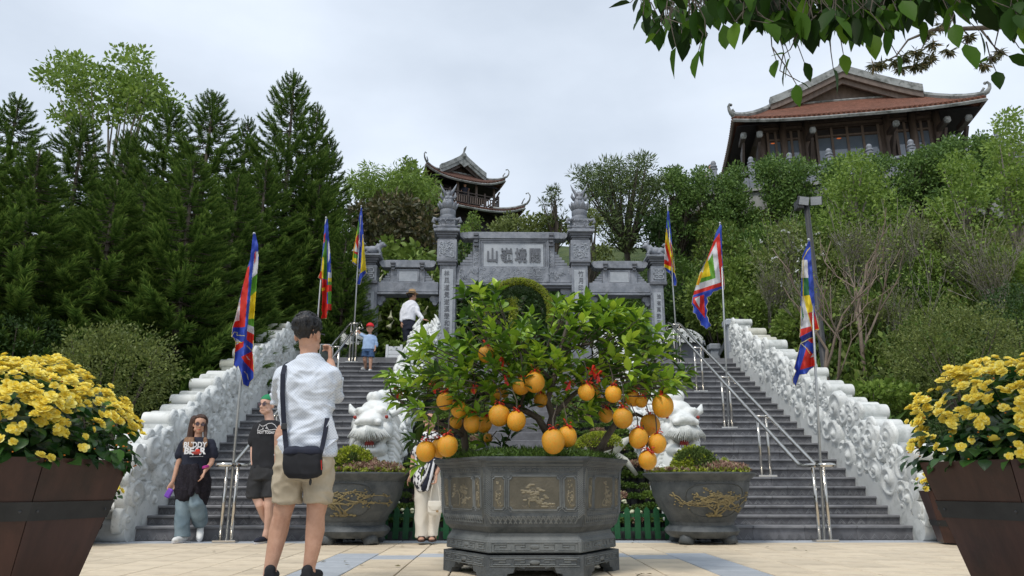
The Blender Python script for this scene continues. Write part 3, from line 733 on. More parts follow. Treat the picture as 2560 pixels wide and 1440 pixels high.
for k, ch in enumerate('山嶺境關'):
    glyphs(ch, 'raised_character', 'gate_dark', gx(1231 + k * 35.3, 642), gz(642), GY - .12, .40, gate, depth=.02, bold=.011, xs=.78)
def column_text(txt, cx, y0, dy, size, yf):
    for k, ch in enumerate(txt):
        if ch != ' ': glyphs(ch, 'column_character', 'gate_dark', gx(cx, y0 + k * dy), gz(y0 + k * dy), GY + yf, size, gate, depth=.004, bold=.002, xs=.85)
column_text('林風道覺遂溪聲和圓音', 1118.5, 690, 17.6, .165, -.236)
column_text('竹月印禪心', 2 * GC - 1118.5, 690, 17.6, .165, -.236)
column_text('門開不二', 925, 745, 17, .14, -.204)
column_text('法有萬殊三道同歸', 2 * GC - 925, 745, 16, .13, -.204)
# stone beasts on the outer columns
def beast(cx, face, label):
    X = gx(cx, 640); z0 = gz(645)
    root = empty('stone_beast', (X, GY, z0), label, 'statue', 'stone beasts on the gate')
    b = MB(); f = face
    MB().box(X - .22, X + .22, GY - .16, GY + .16, z0, z0 + .05, bev=.012).build('plinth', 'gate_stone', root)
    b.ball((X - f * .02, GY, z0 + .20), (.19, .095, .105), 12, 8); b.ball((X + f * .12, GY, z0 + .235), (.10, .095, .11), 12, 8); b.ball((X - f * .16, GY, z0 + .20), (.10, .09, .10), 12, 8)
    b.ball((X + f * .22, GY, z0 + .34), (.085, .08, .075), 12, 8); b.ball((X + f * .285, GY, z0 + .325), (.055, .055, .045), 10, 7)
    b.tube([(X + f * .12, GY, z0 + .24), (X + f * .2, GY, z0 + .33)], [.09, .07], n=10)
    for s in (-1, 1):
        b.ball((X + f * .18, GY + s * .06, z0 + .41), (.035, .02, .04)); b.ball((X + f * .27, GY + s * .035, z0 + .38), .02)
        b.tube([(X + f * .14, GY + s * .07, z0 + .2), (X + f * .20, GY + s * .08, z0 + .12), (X + f * .17, GY + s * .08, z0 + .06), (X + f * .23, GY + s * .08, z0 + .06)], [.05, .035, .03, .03], n=8)
        b.tube([(X - f * .16, GY + s * .07, z0 + .2), (X - f * .10, GY + s * .085, z0 + .13), (X - f * .19, GY + s * .085, z0 + .08), (X - f * .11, GY + s * .085, z0 + .06)], [.07, .05, .035, .03], n=8)
    b.tube([(X - f * .24, GY, z0 + .22), (X - f * .29, GY, z0 + .32), (X - f * .24, GY, z0 + .38), (X - f * .19, GY, z0 + .34)], [.03, .045, .05, .02], n=8)
    for k in range(7): b.tube([(X + f * (.15 - k * .012), GY, z0 + .33 - k * .02), (X + f * (.09 - k * .02), GY, z0 + .38 - k * .03)], [.035, .01], n=6)
    fuse(b, 'body', 'gate_stone', voxel=.011, smooth=1, parent=root)
    bb = MB()
    for s in (-1, 1): bb.ball((X + f * .315, GY + s * .012 - .02, z0 + .34), .012)
    bb.build('nostrils', 'gate_dark', root)
beast(932, 1, 'grey stone beast crouching on the left outer gate column, looking right')
beast(1638, -1, 'grey stone beast crouching on the right outer gate column, looking left')
# topiary tunnel arch before the gate
ac = U(1298, 800, 16.9); root = empty('topiary_arch', (ac.x, 17, ZT), 'clipped yellow green topiary arch in front of the stone gate', 'topiary')
rg = np.random.default_rng(4)
zc = U(1298, 778, 16.9).z
def arch_pts(n, y0, y1, Rm, rt):
    a = rg.uniform(-.35, math.pi + .35, n); t = rg.uniform(0, 2 * math.pi, n); r = Rm + rt * np.cos(t) * rg.uniform(.85, 1.05, n)
    return np.stack([ac.x + r * np.cos(a), (y0 + y1) / 2 + (y1 - y0) / 2 * np.sin(t), zc + r * np.sin(a)], 1)
for (nm, mt, y0, y1, Rm, rt, n, s) in (('front_ring', 'leaf_moss', 16.8, 17.02, .74, .075, 9000, .035), ('tunnel_cover', 'leaf_dark', 17.05, 17.9, .73, .05, 9000, .05)):
    P_s = arch_pts(n, y0, y1, Rm, rt); D = rg.normal(size=(n, 3)); V, Fa, _ = stamp(LEAF2[0], LEAF2[1], frames(D, rg, scale=rg.uniform(.6, 1.2, n) * s), P_s)
    o = mkobj(nm, npmesh(nm, V, Fa, mt), root); o['kind'] = 'stuff'
b = MB(); b.tube([(ac.x + .74 * math.cos(a), 16.92, zc + .74 * math.sin(a)) for a in np.linspace(-.4, math.pi + .4, 24)], .06, n=8)
for s in (-1, 1): b.tube([(ac.x + s * .70, 16.92, zc - .2), (ac.x + s * .72, 16.92, ZT)], .05, n=8)
b.build('frame', 'hill_earth', root, smooth=True)
P_s = np.stack([ac.x - .13 + .10 * rg.normal(size=2500) * .6, 17.1 + .08 * rg.normal(size=2500), rg.uniform(ZT, U(1262, 745, 17.1).z, 2500)], 1)
V, Fa, _ = stamp(LEAF2[0], LEAF2[1], frames(rg.normal(size=(2500, 3)), rg, scale=.04), P_s)
o = mkobj('topiary_bird', npmesh('topiary_bird', V, Fa, 'leaf_moss'), None, label='yellow green topiary figure standing inside the arch', cat='topiary')
MB().box(U(1112, 880, 17.6).x, U(1205, 880, 17.6).x, 17.6, 17.63, ZT - .02, U(1100, 876, 17.6).z).build('signboard', 'green_paint', label='low green signboard at the foot of the left main gate column', cat='sign')
# ---------------- curved-roof halls, in local frames (x along front, y to the back)
def roof_set(root, M, Wd, Dp, ze, inset, rise, apex, lift, gable_mat, ovh, ridge=.16, horn=.7, gable=True, tiles='roof_tile'):
    """M: local->world matrix.  eave rectangle Wd x Dp at height ze, inner rectangle inset (x,y) raised by rise; gable ridge height apex"""
    ix, iy = inset; x0, x1 = -Wd / 2, Wd / 2
    n, m = 24, 8
    def surf(side, u, v):
        cv = v ** 1.35
        l = lift * abs(2 * u - 1) ** 3.2 * (1 - v) ** 1.5
        if side == 0: a = Vector((x0 + Wd * u, 0, 0)); b = Vector((x0 + ix + (Wd - 2 * ix) * u, iy, 0))
        elif side == 1: a = Vector((x1, Dp * u, 0)); b = Vector((x1 - ix, iy + (Dp - 2 * iy) * u, 0))
        elif side == 2: a = Vector((x1 - Wd * u, Dp, 0)); b = Vector((x1 - ix - (Wd - 2 * ix) * u, Dp - iy, 0))
        else: a = Vector((x0, Dp - Dp * u, 0)); b = Vector((x0 + ix, Dp - iy - (Dp - 2 * iy) * u, 0))
        p = a.lerp(b, v); out = (a - b); out.z = 0
        p += out.normalized() * (lift * .35 * abs(2 * u - 1) ** 3.2 * (1 - v)) if out.length else Vector()
        p.z = ze + rise * cv + l; return p
    # bow the eave corners outward along the diagonal
    for side in range(4):
        V = []; Fs = []
        for th in (0, 1):
            for j in range(m + 1):
                for i in range(n + 1):
                    p = surf(side, i / n, j / m); p.z -= .13 * th; V.append(M @ p)
        k = n + 1; o = (m + 1) * k
        for j in range(m):
            for i in range(n):
                a = j * k + i; Fs += [(a, a + 1, a + k + 1, a + k), (o + a, o + a + k, o + a + k + 1, o + a + 1)]
        for i in range(n): Fs.append((i, o + i, o + i + 1, i + 1))
        b = MB().add(V, Fs); ob = b.build('tiled_skirt', tiles, root, smooth=False)
        # eave fascia board and tile-end course
        b = MB(); P = [M @ (surf(side, i / n, 0) + Vector((0, 0, -.20))) for i in range(n + 1)]
        b.tube(P, .075, n=4, up=(0, 0, 1)); b.build('fascia', 'roof_ridge' if side == 0 else 'brown_wood', root)
        b = MB(); ne = int((Wd if side % 2 == 0 else Dp) / .19)
        for i in range(ne): p = surf(side, (i + .5) / ne, 0); b.ball(M @ (p + Vector((0, 0, -.05))), (.07, .07, .05), 6, 4)
        o_ = b.build('tile_end', tiles, root); o_['kind'] = 'stuff'
    # soffit
    sm = [M @ Vector((x, y, z)) for x, y, z in ((x0 + .1, .1, ze - .26), (x1 - .1, .1, ze - .26), (x1 - .1, Dp - .1, ze - .26), (x0 + .1, Dp - .1, ze - .26), (x0 + ix, iy, ze + rise * .72), (x1 - ix, iy, ze + rise * .72), (x1 - ix, Dp - iy, ze + rise * .72), (x0 + ix, Dp - iy, ze + rise * .72))]
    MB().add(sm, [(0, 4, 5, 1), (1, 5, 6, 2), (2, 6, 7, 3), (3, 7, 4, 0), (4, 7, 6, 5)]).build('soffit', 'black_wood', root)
    # hip ridges with horns
    for (s, u) in ((0, 0), (0, 1), (2, 0), (2, 1)):
        P = [surf(s, u, v) + Vector((0, 0, ridge * .4)) for v in (1, .85, .7, .5, .3, .15, .06, 0)]
        d = (P[-1] - P[-2]); d.z = 0; d = d.normalized()
        b = MB(); b.tube([M @ p for p in P], ridge, n=6, flat=1.0, up=(0, 0, 1)); o_ = b.build('hip_ridge', 'roof_ridge', root)
        e = P[-1]; b = MB()
        b.tube([M @ (e + d * a + Vector((0, 0, h))) for a, h in ((-.1, 0), (.16 * horn, .1 * horn), (.34 * horn, .34 * horn), (.40 * horn, .66 * horn), (.26 * horn, .92 * horn), (.12 * horn, .90 * horn))], [ridge * .8, ridge * .75, ridge * .55, ridge * .42, ridge * .35, ridge * .3], n=7)
        b.ball(M @ (e + d * .10 * horn + Vector((0, 0, .88 * horn))), ridge * .5)
        b.tube([M @ (e + d * a + Vector((0, 0, h))) for a, h in ((-.25 * horn, .1), (-.12 * horn, .4 * horn), (-.02 * horn, .52 * horn))], [ridge * .5, ridge * .35, ridge * .4], n=6)
        b.build('corner_horn', 'roof_ridge', root, smooth=True)
    if gable:
        gx0, gx1 = x0 + ix, x1 - ix; za = apex; zb = ze + rise; y0, y1 = iy + .35, Dp - iy - .35
        # upper roof planes
        for s in (-1, 1):
            V = []; Fs = []; xe = gx0 if s < 0 else gx1; xe -= s * -.12
            for th in (0, .12):
                for j in range(7):
                    v = j / 6; x = xe * (1 - v); z = zb - .06 + (za - zb) * (v ** 1.12) - th
                    for y in (iy - .25, Dp - iy + .25): V.append(M @ Vector((x, y, z)))
            for j in range(6): Fs += [(2 * j, 2 * j + 1, 2 * j + 3, 2 * j + 2), (14 + 2 * j, 14 + 2 * j + 2, 14 + 2 * j + 3, 14 + 2 * j + 1), (2 * j, 2 * j + 2, 14 + 2 * j + 2, 14 + 2 * j)]
            MB().add(V, Fs).build('upper_roof', tiles, root)
            # verge: grey mortar ridge, then timber barge boards
            P = []
            for j in range(7): v = j / 6; P.append((xe * (1 - v), zb + .05 + (za - zb) * (v ** 1.12)))
            for (nm, mt, dy0, dy1, up, dn) in (('verge_ridge', 'roof_ridge', -.42, -.10, .20, -.14), ('barge_board', gable_mat, -.36, -.24, -.145, -.38), ('inner_barge_board', gable_mat, -.20, -.10, -.36, -.60)):
                V = []
                for (x, z) in P:
                    for (dy, dz) in ((dy0, up), (dy1, up), (dy1, dn), (dy0, dn)): V.append(M @ Vector((x, iy + dy, z + dz)))
                Fs = [(4 * j + k, 4 * j + (k + 1) % 4, 4 * j + 4 + (k + 1) % 4, 4 * j + 4 + k) for j in range(6) for k in range(4)] + [(0, 3, 2, 1), (24, 25, 26, 27)]
                finish(MB().add(V, Fs).build(nm, mt, root))
        MB().tube([M @ Vector((0, iy - .4, za + .12)), M @ Vector((0, Dp - iy + .4, za + .12))], .2, n=6).build('ridge_beam', 'roof_ridge', root)
        MB().add([M @ Vector(p) for p in ((gx0, iy + .3, zb - .1), (gx1, iy + .3, zb - .1), (0, iy + .3, za - .1))], [(0, 1, 2)]).build('pediment', gable_mat, root)
        MB().tube([M @ Vector((gx0, iy + .05, zb + .05)), M @ Vector((gx1, iy + .05, zb + .05))], .06, n=5).build('pediment_curb', 'roof_ridge', root)
    return surf
def lbox(root, M, nm, mt, x0, x1, y0, y1, z0, z1, bev=0): return MB().box(x0, x1, y0, y1, z0, z1, bev=bev, M=M).build(nm, mt, root)
# big hall on the terrace
pl, pr = U(1835, 297, 28.0), U(2462, 252, 26.15)
ang = math.atan2(pr.y - pl.y, pr.x - pl.x); c = (pl + pr) / 2
hall = empty('temple_hall', (c.x, c.y, 12.0), 'large brown timber hall with red tiled gabled roof above the wooded hill', 'building')
M = Matrix.Translation((c.x, c.y, 0)) @ Matrix.Rotation(ang, 4, 'Z'); Wd = (pr - pl).length; ze = (pl.z + pr.z) / 2
roof_set(hall, M, Wd, 8.5, ze, (1.85, 1.5), 1.25, U(2122, 200, 29.0).z, .18, 'brown_wood', .5, ridge=.13, horn=.5)
FW = 12.0; yw = 1.55; xw = Wd / 2 - 1.25
lbox(hall, M, 'wall', 'brown_wood', -xw, xw, yw + .12, 7.2, FW, ze + .75)
lbox(hall, M, 'tie_beam', 'dark_wood', -xw - .1, xw + .1, yw - .05, yw + .11, ze + .32, ze + .58)
lbox(hall, M, 'head_beam', 'dark_wood', -xw, xw, yw + .02, yw + .11, ze + .05, ze + .17)
for x in (-xw, -xw + .95, -1.62, 1.62, xw - .95, xw):
    MB().lathe([(.15, FW), (.15, ze + .6)], n=12, M=M @ Matrix.Translation((x, yw - .02, 0))).build('column', 'brown_wood', hall, smooth=True)
for x in (-3.75, -1.62, 1.62, 3.55, -4.4, 4.35):
    b = MB().box(x - .12, x + .12, .42, .62, ze - .62, ze - .36, bev=.05, M=M); b.build('bracket_end', 'roof_ridge', hall); MB().box(x - .10, x + .10, .6, 1.5, ze - .58, ze - .38, M=M).build('bracket_arm', 'dark_wood', hall)
    MB().add([M @ Vector(p) for p in ((x - .05, yw, ze - 2.0), (x - .05, .7, ze - .75), (x - .05, yw, ze - .9), (x + .05, yw, ze - 2.0), (x + .05, .7, ze - .75), (x + .05, yw, ze - .9))], [(0, 1, 2), (5, 4, 3), (0, 3, 4, 1), (1, 4, 5, 2)]).build('bracket_brace', 'dark_wood', hall)
for (xa, xb, nn) in ((-3.25, -1.95, 4), (-1.25, 1.25, 4), (1.95, 3.25, 4)):
    fr = lbox(hall, M, 'window', 'dark_wood', xa - .07, xb + .07, yw + .05, yw + .11, FW + .3, ze + .02)
    w_ = (xb - xa) / nn
    for k in range(nn):
        a = xa + k * w_
        lbox(fr, M, 'pane', 'window_glass', a + .05, a + w_ - .05, yw + .02, yw + .045, FW + .35, ze - .42)
        lbox(fr, M, 'transom_pane', 'black_wood', a + .05, a + w_ - .05, yw + .02, yw + .045, ze - .28, ze - .03)
        lbox(fr, M, 'mullion', 'brown_wood', a - .05, a + .05, yw - .02, yw + .06, FW + .3, ze + .04)
    lbox(fr, M, 'mullion', 'brown_wood', xb - .05, xb + .05, yw - .02, yw + .06, FW + .3, ze + .04)
    lbox(fr, M, 'transom', 'brown_wood', xa - .04, xb + .04, yw - .015, yw + .06, ze - .36, ze - .29)
lm, t_, p_, o_ = _nodes('reflection_glow'); p_.inputs['Base Color'].default_value = (.6, .12, .03, 1); p_.inputs['Emission Color'].default_value = (1, .25, .06, 1); p_.inputs['Emission Strength'].default_value = .2
for x in (-3.05, -.35): MB().ball((x, yw + .01, ze - .47), (.10, .012, .03), 8, 5, M=M).build('painted_reflection', 'reflection_glow', hall)  # orange reflections in the panes, painted as small glowing ovals
# retaining wall and terrace balustrade
bl, br = U(1692, 425, 27.3), U(2560, 340, 23.9); ang = math.atan2(br.y - bl.y, br.x - bl.x); Lg = (br - bl).length + 8; TZ = 11.78
MT = Matrix.Translation((bl.x, bl.y, 0)) @ Matrix.Rotation(ang, 4, 'Z')
wall = empty('retaining_wall', (bl.x, bl.y, 8), 'weathered grey concrete retaining wall under the hall terrace', 'wall')
b = MB(); 
for k in range(int(Lg / 1.3) + 1): b.box(k * 1.3, min(Lg, k * 1.3 + 1.285), -.01 - .01 * (k % 2), .35, 7.0, TZ - .12, M=MT); 
b.build('wall_panel', 'concrete', wall)
b = MB()
for k in range(int(2.4 / .6)): b.box(-.01, .0, .4 + k, 1.4 + k, 7, TZ - .12, M=MT)
b.box(-.3, 0, 0, 14, 7, TZ - .12, M=MT); b.build('return_wall', 'concrete', wall)
MB().box(-.35, Lg, -.12, 16, TZ - .115, TZ, M=MT).build('terrace_floor', 'concrete', kind='structure')
ter = empty('terrace_balustrade', (bl.x, bl.y, 11.78), 'grey stone balustrade with rounded post caps along the hall terrace', 'balustrade')
pm = MB().box(-.12, .12, -.12, .12, 0, .95, bev=.015); pm.lathe([(.10, .95), (.15, .97), (.16, 1.02), (.09, 1.05), (.09, 1.08), (.14, 1.10), (.14, 1.14), (.09, 1.17), (.10, 1.21), (.11, 1.27), (.07, 1.35), (.01, 1.38)], n=14)
pm = pm.mesh('post', 'gate_stone')
for k in range(14):
    o = mkobj('post', pm, ter); o.matrix_parent_inverse = Matrix.Translation(-ter.location); o.matrix_basis = MT @ Matrix.Translation((k * 1.42, .05, TZ))
    MB().box(k * 1.42 + .12, k * 1.42 + 1.3, 0, .10, TZ + .65, TZ + .76, bev=.015, M=MT).build('rail', 'gate_stone', ter)
    MB().box(k * 1.42 + .12, k * 1.42 + 1.3, .02, .08, TZ + .05, TZ + .50, bev=.01, M=MT).build('panel', 'gate_stone', ter)
# pagoda
a_, b_ = U(1070, 428, 44.0), U(1256, 464, 46.4)
ang = math.atan2(b_.y - a_.y, b_.x - a_.x); c = (a_ + b_) / 2; Wp = (b_ - a_).length
pag = empty('pagoda', (c.x, c.y, 12), 'distant two tier dark wooden pagoda with red roofs and upturned eaves', 'building')
M = Matrix.Translation((c.x, c.y, 0)) @ Matrix.Rotation(ang, 4, 'Z'); zu = (a_.z + b_.z) / 2
roof_set(pag, M, Wp, 4.6, zu, (1.15, .75), .62, U(1143, 408, 46.5).z, .55, 'roof_ridge', .5, ridge=.09, horn=.65, tiles='roof_tile_dark')
for ch in pag.children:
    if ch.name.startswith(('inner_barge', 'pediment')) and 'curb' not in ch.name: ch.data.materials.clear(); ch.data.materials.append(MATS['dark_wood'])
for s in (-1, 1): MB().add([M @ Vector(p) for p in ((0, .35, zu + 1.65), (s * .5, .35, zu + 1.35), (s * .36, .35, zu + 1.2), (s * .2, .35, zu + 1.12), (0, .35, zu + .95))], [(0, 1, 2, 3, 4)]).build('gable_ornament', 'roof_ridge', pag)
P = [(0, .35, U(1143, 408, 46.5).z + q * .95) for q in (0, .3, .6, .85)]
MB().tube([M @ Vector((p[0] + dx, p[1], p[2])) for p, dx in zip(P, (0, -.05, .02, .14))], [.12, .07, .08, .02], n=6).build('ridge_finial', 'roof_ridge', pag)
zl = U(1290, 540, 46.0).z; zf = U(1235, 523, 46.2).z
Ml = M @ Matrix.Translation((0, -1.2, 0))
roof_set(pag, Ml, Wp + 1.7, 7.0, zl, (1.5, 1.55), .70, 0, .6, 'roof_ridge', .5, ridge=.10, horn=.9, gable=False, tiles='roof_tile_dark')
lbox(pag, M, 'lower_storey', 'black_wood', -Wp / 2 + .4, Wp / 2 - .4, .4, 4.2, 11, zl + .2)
for x in (-2.2, -.75, .75, 2.2): lbox(pag, M, 'column', 'dark_wood', x - .12, x + .12, .2, .38, 11, zl - .1)
lbox(pag, M, 'balcony_floor', 'dark_wood', -Wp / 2 + .15, Wp / 2 - .15, .15, 4.4, zf - .28, zf)
lbox(pag, M, 'upper_room', 'black_wood', -Wp / 2 + .2, Wp / 2 - 1.6, 1.5, 3.6, zf, zu)
for x in (-1.9, -.35, 1.0, Wp / 2 - .35): MB().lathe([(.09, zf), (.09, zu - .1)], n=8, M=M @ Matrix.Translation((x, .55, 0))).build('post', 'brown_wood', pag)
for x in (Wp / 2 - .35,): MB().lathe([(.09, zf), (.09, zu - .1)], n=8, M=M @ Matrix.Translation((x, 4.0, 0))).build('post', 'brown_wood', pag)
MB().tube([M @ Vector((Wp / 2 - .3, .6, zf + .8)), M @ Vector((Wp / 2 - .05, .3, zu - .35))], .06, n=5).build('brace', 'dark_wood', pag)
hx = Wp / 2 - .2
rails = MB()
for z in (zf + .12, zf + .62, zf + .82):
    rails.box(-hx, hx, .16, .22, z, z + .06, M=M); rails.box(hx - .06, hx, .22, 4.3, z, z + .06, M=M); rails.box(-hx, -hx + .06, .22, 4.3, z, z + .06, M=M)
rails.build('balcony_rail', 'dark_wood', pag)
pk = MB()
for k in range(int(2 * hx / .16)): pk.box(-hx + k * .16, -hx + k * .16 + .07, .17, .21, zf + .12, zf + .62, M=M)
for k in range(25): pk.box(hx - .05, hx - .01, .2 + k * .16, .27 + k * .16, zf + .12, zf + .62, M=M)
o = pk.build('baluster', 'brown_wood', pag)
for x in (-hx, -1.1, .2, 1.4, hx - .06): lbox(pag, M, 'newel', 'dark_wood', x, x + .09, .12, .24, zf - .2, zf + 1.0)
PAG_M, PAG_ZF = M.copy(), zf
HALL_MT = MT.copy()
# ---------------- foliage builders
def join_np(parts):
    V = []; Fa = []; T = []; o = 0
    for v, f, t in parts: V.append(v); Fa.append(f + o); T.append(t if t is not None else np.zeros(len(v))); o += len(v)
    return np.concatenate(V), np.concatenate(Fa), np.concatenate(T)
def crown_leaves(tips, rg, per=14, rad=.28, size=.09, tmpl=LEAF2, squash=.8, up=.3, droop=0.0):
    """leaves scattered round twig tips; tips (n,3)"""
    tips = np.asarray(tips, float); n = len(tips) * per
    c = np.repeat(tips, per, 0); d = rg.normal(size=(n, 3)); d /= np.linalg.norm(d, axis=1, keepdims=True)
    r = rad * rg.uniform(.25, 1, (n, 1)) ** .7; p = c + d * r * np.array([1, 1, squash])
    D = d + rg.normal(size=(n, 3)) * .5; D[:, 2] += up - droop
    return stamp(tmpl[0], tmpl[1], frames(D, rg, scale=size * rg.uniform(.6, 1.25, n)), p)
def grow(b, tips, p, d, ln, r, lvl, rr, spread=.6, up=.12, n0=3, taper=.62, seg=4, segn=5, wig=.16):
    P = [p.copy()]; Rr = [r]
    for k in range(seg):
        d = (d + Vector((rr.gauss(0, wig), rr.gauss(0, wig), rr.gauss(0, wig) + up))).normalized(); p = p + d * ln / seg; P.append(p.copy()); Rr.append(max(.004, r * (1 - (1 - taper) * (k + 1) / seg)))
    b.tube(P, Rr, n=segn if lvl > 1 else 3, cap=False)
    if lvl <= 0: tips.append(tuple(p)); tips.append(tuple(P[-2])); return
    for k in range(n0):
        a = rr.uniform(0, 6.28); q = P[rr.randint(max(1, seg - 2), seg)] if k else P[-1]
        side = d.orthogonal().normalized(); side.rotate(Matrix.Rotation(a, 3, d))
        grow(b, tips, q, (d + side * spread * rr.uniform(.6, 1.3)).normalized(), ln * rr.uniform(.6, .85), Rr[-1] * .8, lvl - 1, rr, spread, up, n0, taper, max(2, seg - 1), segn, wig)
TREE_CACHE = {}
PINEN = (np.array([[0, 0, 0], [-.085, .5, .02], [0, 1, 0], [.085, .5, .02]]), np.array([[0, 2, 1], [0, 3, 2]]))
def tree_kind(key, seed, H, lvl=3, n0=3, spread=.6, leaf='leaf_mid', size=.1, per=14, rad=.3, bark='bark', r0=.07, tmpl=LEAF2, up=.12, stems=1, squash=.8, droop=0, first=.3, taper=.62):
    """returns (wood mesh, leaf mesh) of a tree about H high at the origin; cached and shared by copies"""
    if (key, seed) in TREE_CACHE: return TREE_CACHE[(key, seed)]
    rr = random.Random(seed); rg = np.random.default_rng(seed); b = MB(); tips = []
    for s in range(stems):
        a = rr.uniform(0, 6.28); d = Vector((math.cos(a) * .25, math.sin(a) * .25, 1)).normalized() if stems > 1 else Vector((rr.uniform(-.06, .06), rr.uniform(-.06, .06), 1)).normalized()
        grow(b, tips, Vector((0, 0, 0)), d, 1.0 * first * 2, r0 / H, lvl, rr, spread, up, n0, taper)
    T = np.array(tips); V = np.array(b.V); k = H / max(T[:, 2].max(), .1); V *= k; T *= k; b.V = [tuple(v) for v in V]
    wood = b.mesh('trunk', bark, True)
    lv = None
    if per:
        v, f, _ = crown_leaves(T, rg, per, rad, size, tmpl, squash, .3, droop); lv = npmesh('crown', v, f, leaf)
    TREE_CACHE[(key, seed)] = (wood, lv); return TREE_CACHE[(key, seed)]
def plant_tree(name, cat, label, pos, meshes, rz=0, sc=1.0, group=None, sxy=1.0):
    root = empty(name, pos, label, cat, group)
    for me, nm in ((meshes[0], 'trunk'), (meshes[1], 'crown')):
        if me is None: continue
        o = bpy.data.objects.new(nm, me); COL.objects.link(o); o.parent = root
    root.rotation_euler = (0, 0, rz); root.scale = (sc * sxy, sc * sxy, sc); return root
# ---------------- araucaria conifers: whorls of bushy up-curved plumes
def plume(rg, L=1.0, n=190):
    """a bushy rounded plume along +Y, drooping then curling up; needles all round; returns V,F,tip"""
    t = rg.uniform(.10, 1, n) ** .75; ax = np.stack([np.zeros(n), t * L, (-.13 * np.sin(t * 2.7) + .20 * t ** 3) * L], 1)
    a = rg.uniform(0, 2 * math.pi, n); rad = np.stack([np.cos(a), np.zeros(n), np.sin(a) * .85 + .15], 1)
    D = rad * (1.0 - .35 * t)[:, None] + np.stack([np.zeros(n), .45 + .55 * t, .15 + .35 * t], 1)
    ln = L * .20 * (1.0 - .15 * t) * rg.uniform(.8, 1.15, n)
    T = np.array([[-.035, 0, 0], [.035, 0, 0], [-.045, .55, .05], [.045, .55, .05], [0, 1, .18]]); Fq = np.array([[0, 1, 2], [1, 3, 2], [2, 3, 4]])
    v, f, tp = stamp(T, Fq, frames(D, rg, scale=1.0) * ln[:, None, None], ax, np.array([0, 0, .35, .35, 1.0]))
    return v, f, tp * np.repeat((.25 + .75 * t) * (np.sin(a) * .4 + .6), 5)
def araucaria_mesh(seed, nb=190, slim=.24):
    rg = np.random.default_rng(seed); parts = []; PL = [plume(rg) for _ in range(6)]
    b = MB(); b.tube([(0, 0, 0), (.004, .003, .5), (0, 0, 1.0)], [.014, .008, .002], n=7)
    k = 0; z = .07
    while z < .985:
        w = slim * (1 - z) ** .66 + .012; m = max(4, int(11 - 5 * z)); a0 = rg.uniform(0, 6.28)
        for j in range(m):
            a = a0 + 2 * math.pi * j / m + rg.uniform(-.25, .25); ww = w * rg.uniform(.8, 1.12); v, f, tp = PL[rg.integers(6)]
            el = -.05 + .75 * z ** 3 + rg.uniform(-.12, .12)
            ca, sa = math.cos(a), math.sin(a); ce, se = math.cos(el), math.sin(el)
            Yv = np.array([ca * ce, sa * ce, se]); Xv = np.array([-sa, ca, 0]); Zv = np.cross(Xv, Yv)
            if Zv[2] < 0: Xv = -Xv; Zv = -Zv
            M3 = np.stack([Xv, Yv, Zv], 1) * ww
            parts.append(((v @ M3.T) * np.array([1, 1, .95]) + np.array([0, 0, z + rg.uniform(-.008, .008)]), f, tp)); k += 1
            if ww > .07:   # second smaller plume filling the inside / branch end tuft
                a2 = a + rg.uniform(-.3, .3); Yv = np.array([math.cos(a2), math.sin(a2), .25]); Yv /= np.linalg.norm(Yv); Xv = np.array([-math.sin(a2), math.cos(a2), 0]); Zv = np.cross(Xv, Yv); 
                if Zv[2] < 0: Xv = -Xv; Zv = -Zv
                M3 = np.stack([Xv, Yv, Zv], 1) * ww * .55
                parts.append((v @ M3.T + np.array([ca, sa, 0]) * ww * .45 + np.array([0, 0, z + .012]), f, tp))
            b.tube([(0, 0, z), (ca * ww * .5, sa * ww * .5, z - .02 * ww / .2)], [.006 * (1.1 - z), .002], n=3, cap=False)
        z += .053 * (1 - z) ** .35 * (1.0 if z < .85 else .6)
    v, f, tp = join_np(parts)
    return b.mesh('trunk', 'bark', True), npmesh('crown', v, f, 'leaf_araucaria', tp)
ARA = [araucaria_mesh(10 + i) for i in range(4)]
ar = [  # tip px,py, depth, width factor, label
 (487, 392, 14.0, 1.25, 'front conifer with the largest plumes, rising behind the left cloud wall'),
 (294, 450, 13.4, 1.35, 'conifer behind the rounded dark shrub, second from the left in the front row'),
 (372, 438, 15.3, 1.1, 'conifer tip between the two front conifers'),
 (100, 375, 12.6, 1.3, 'big conifer at the far left edge above the yellow begonias'),
 (-40, 330, 12.2, 1.2, 'conifer cut off by the left picture edge'),
 (598, 436, 15.6, 1.15, 'short conifer just right of the front conifer, left of the nearest left flag'),
 (50, 243, 16.6, 1.2, 'tall conifer at the upper left corner of the conifer row'),
 (212, 300, 17.5, 1.3, 'conifer in front of the pale broadleaf tree, upper left'),
 (431, 255, 18.5, 1.15, 'conifer to the right of the pale broadleaf tree'),
 (537, 232, 18.0, 1.2, 'tall conifer with a star shaped top left of the tallest one'),
 (622, 298, 19.5, .8, 'slender conifer leader seen between two tall conifers'),
 (736, 185, 19.0, 1.1, 'tallest conifer of the row, its tip highest against the sky'),
 (795, 264, 20.2, .8, 'slim conifer just right of the tallest one'),
 (826, 345, 20.8, .9, 'rightmost tall conifer beside the bamboo'),
 (690, 400, 17.2, 1.2, 'dense conifer below the tallest one, behind the second left flag'),
 (800, 455, 18.6, 1.2, 'dark conifer behind the second left flagpole'),
 (868, 560, 17.6, .9, 'small conifer whose plumes overlap the left outer gate column'),
 (560, 560, 16.6, 1.2, 'low conifer filling the gap behind the nearest left flag'),
 (180, 520, 14.6, 1.2, 'low conifer filling the gap at the left, above the shrub'),
 (330, 330, 20.0, 1.2, 'conifer at the back under the pale broadleaf tree')]
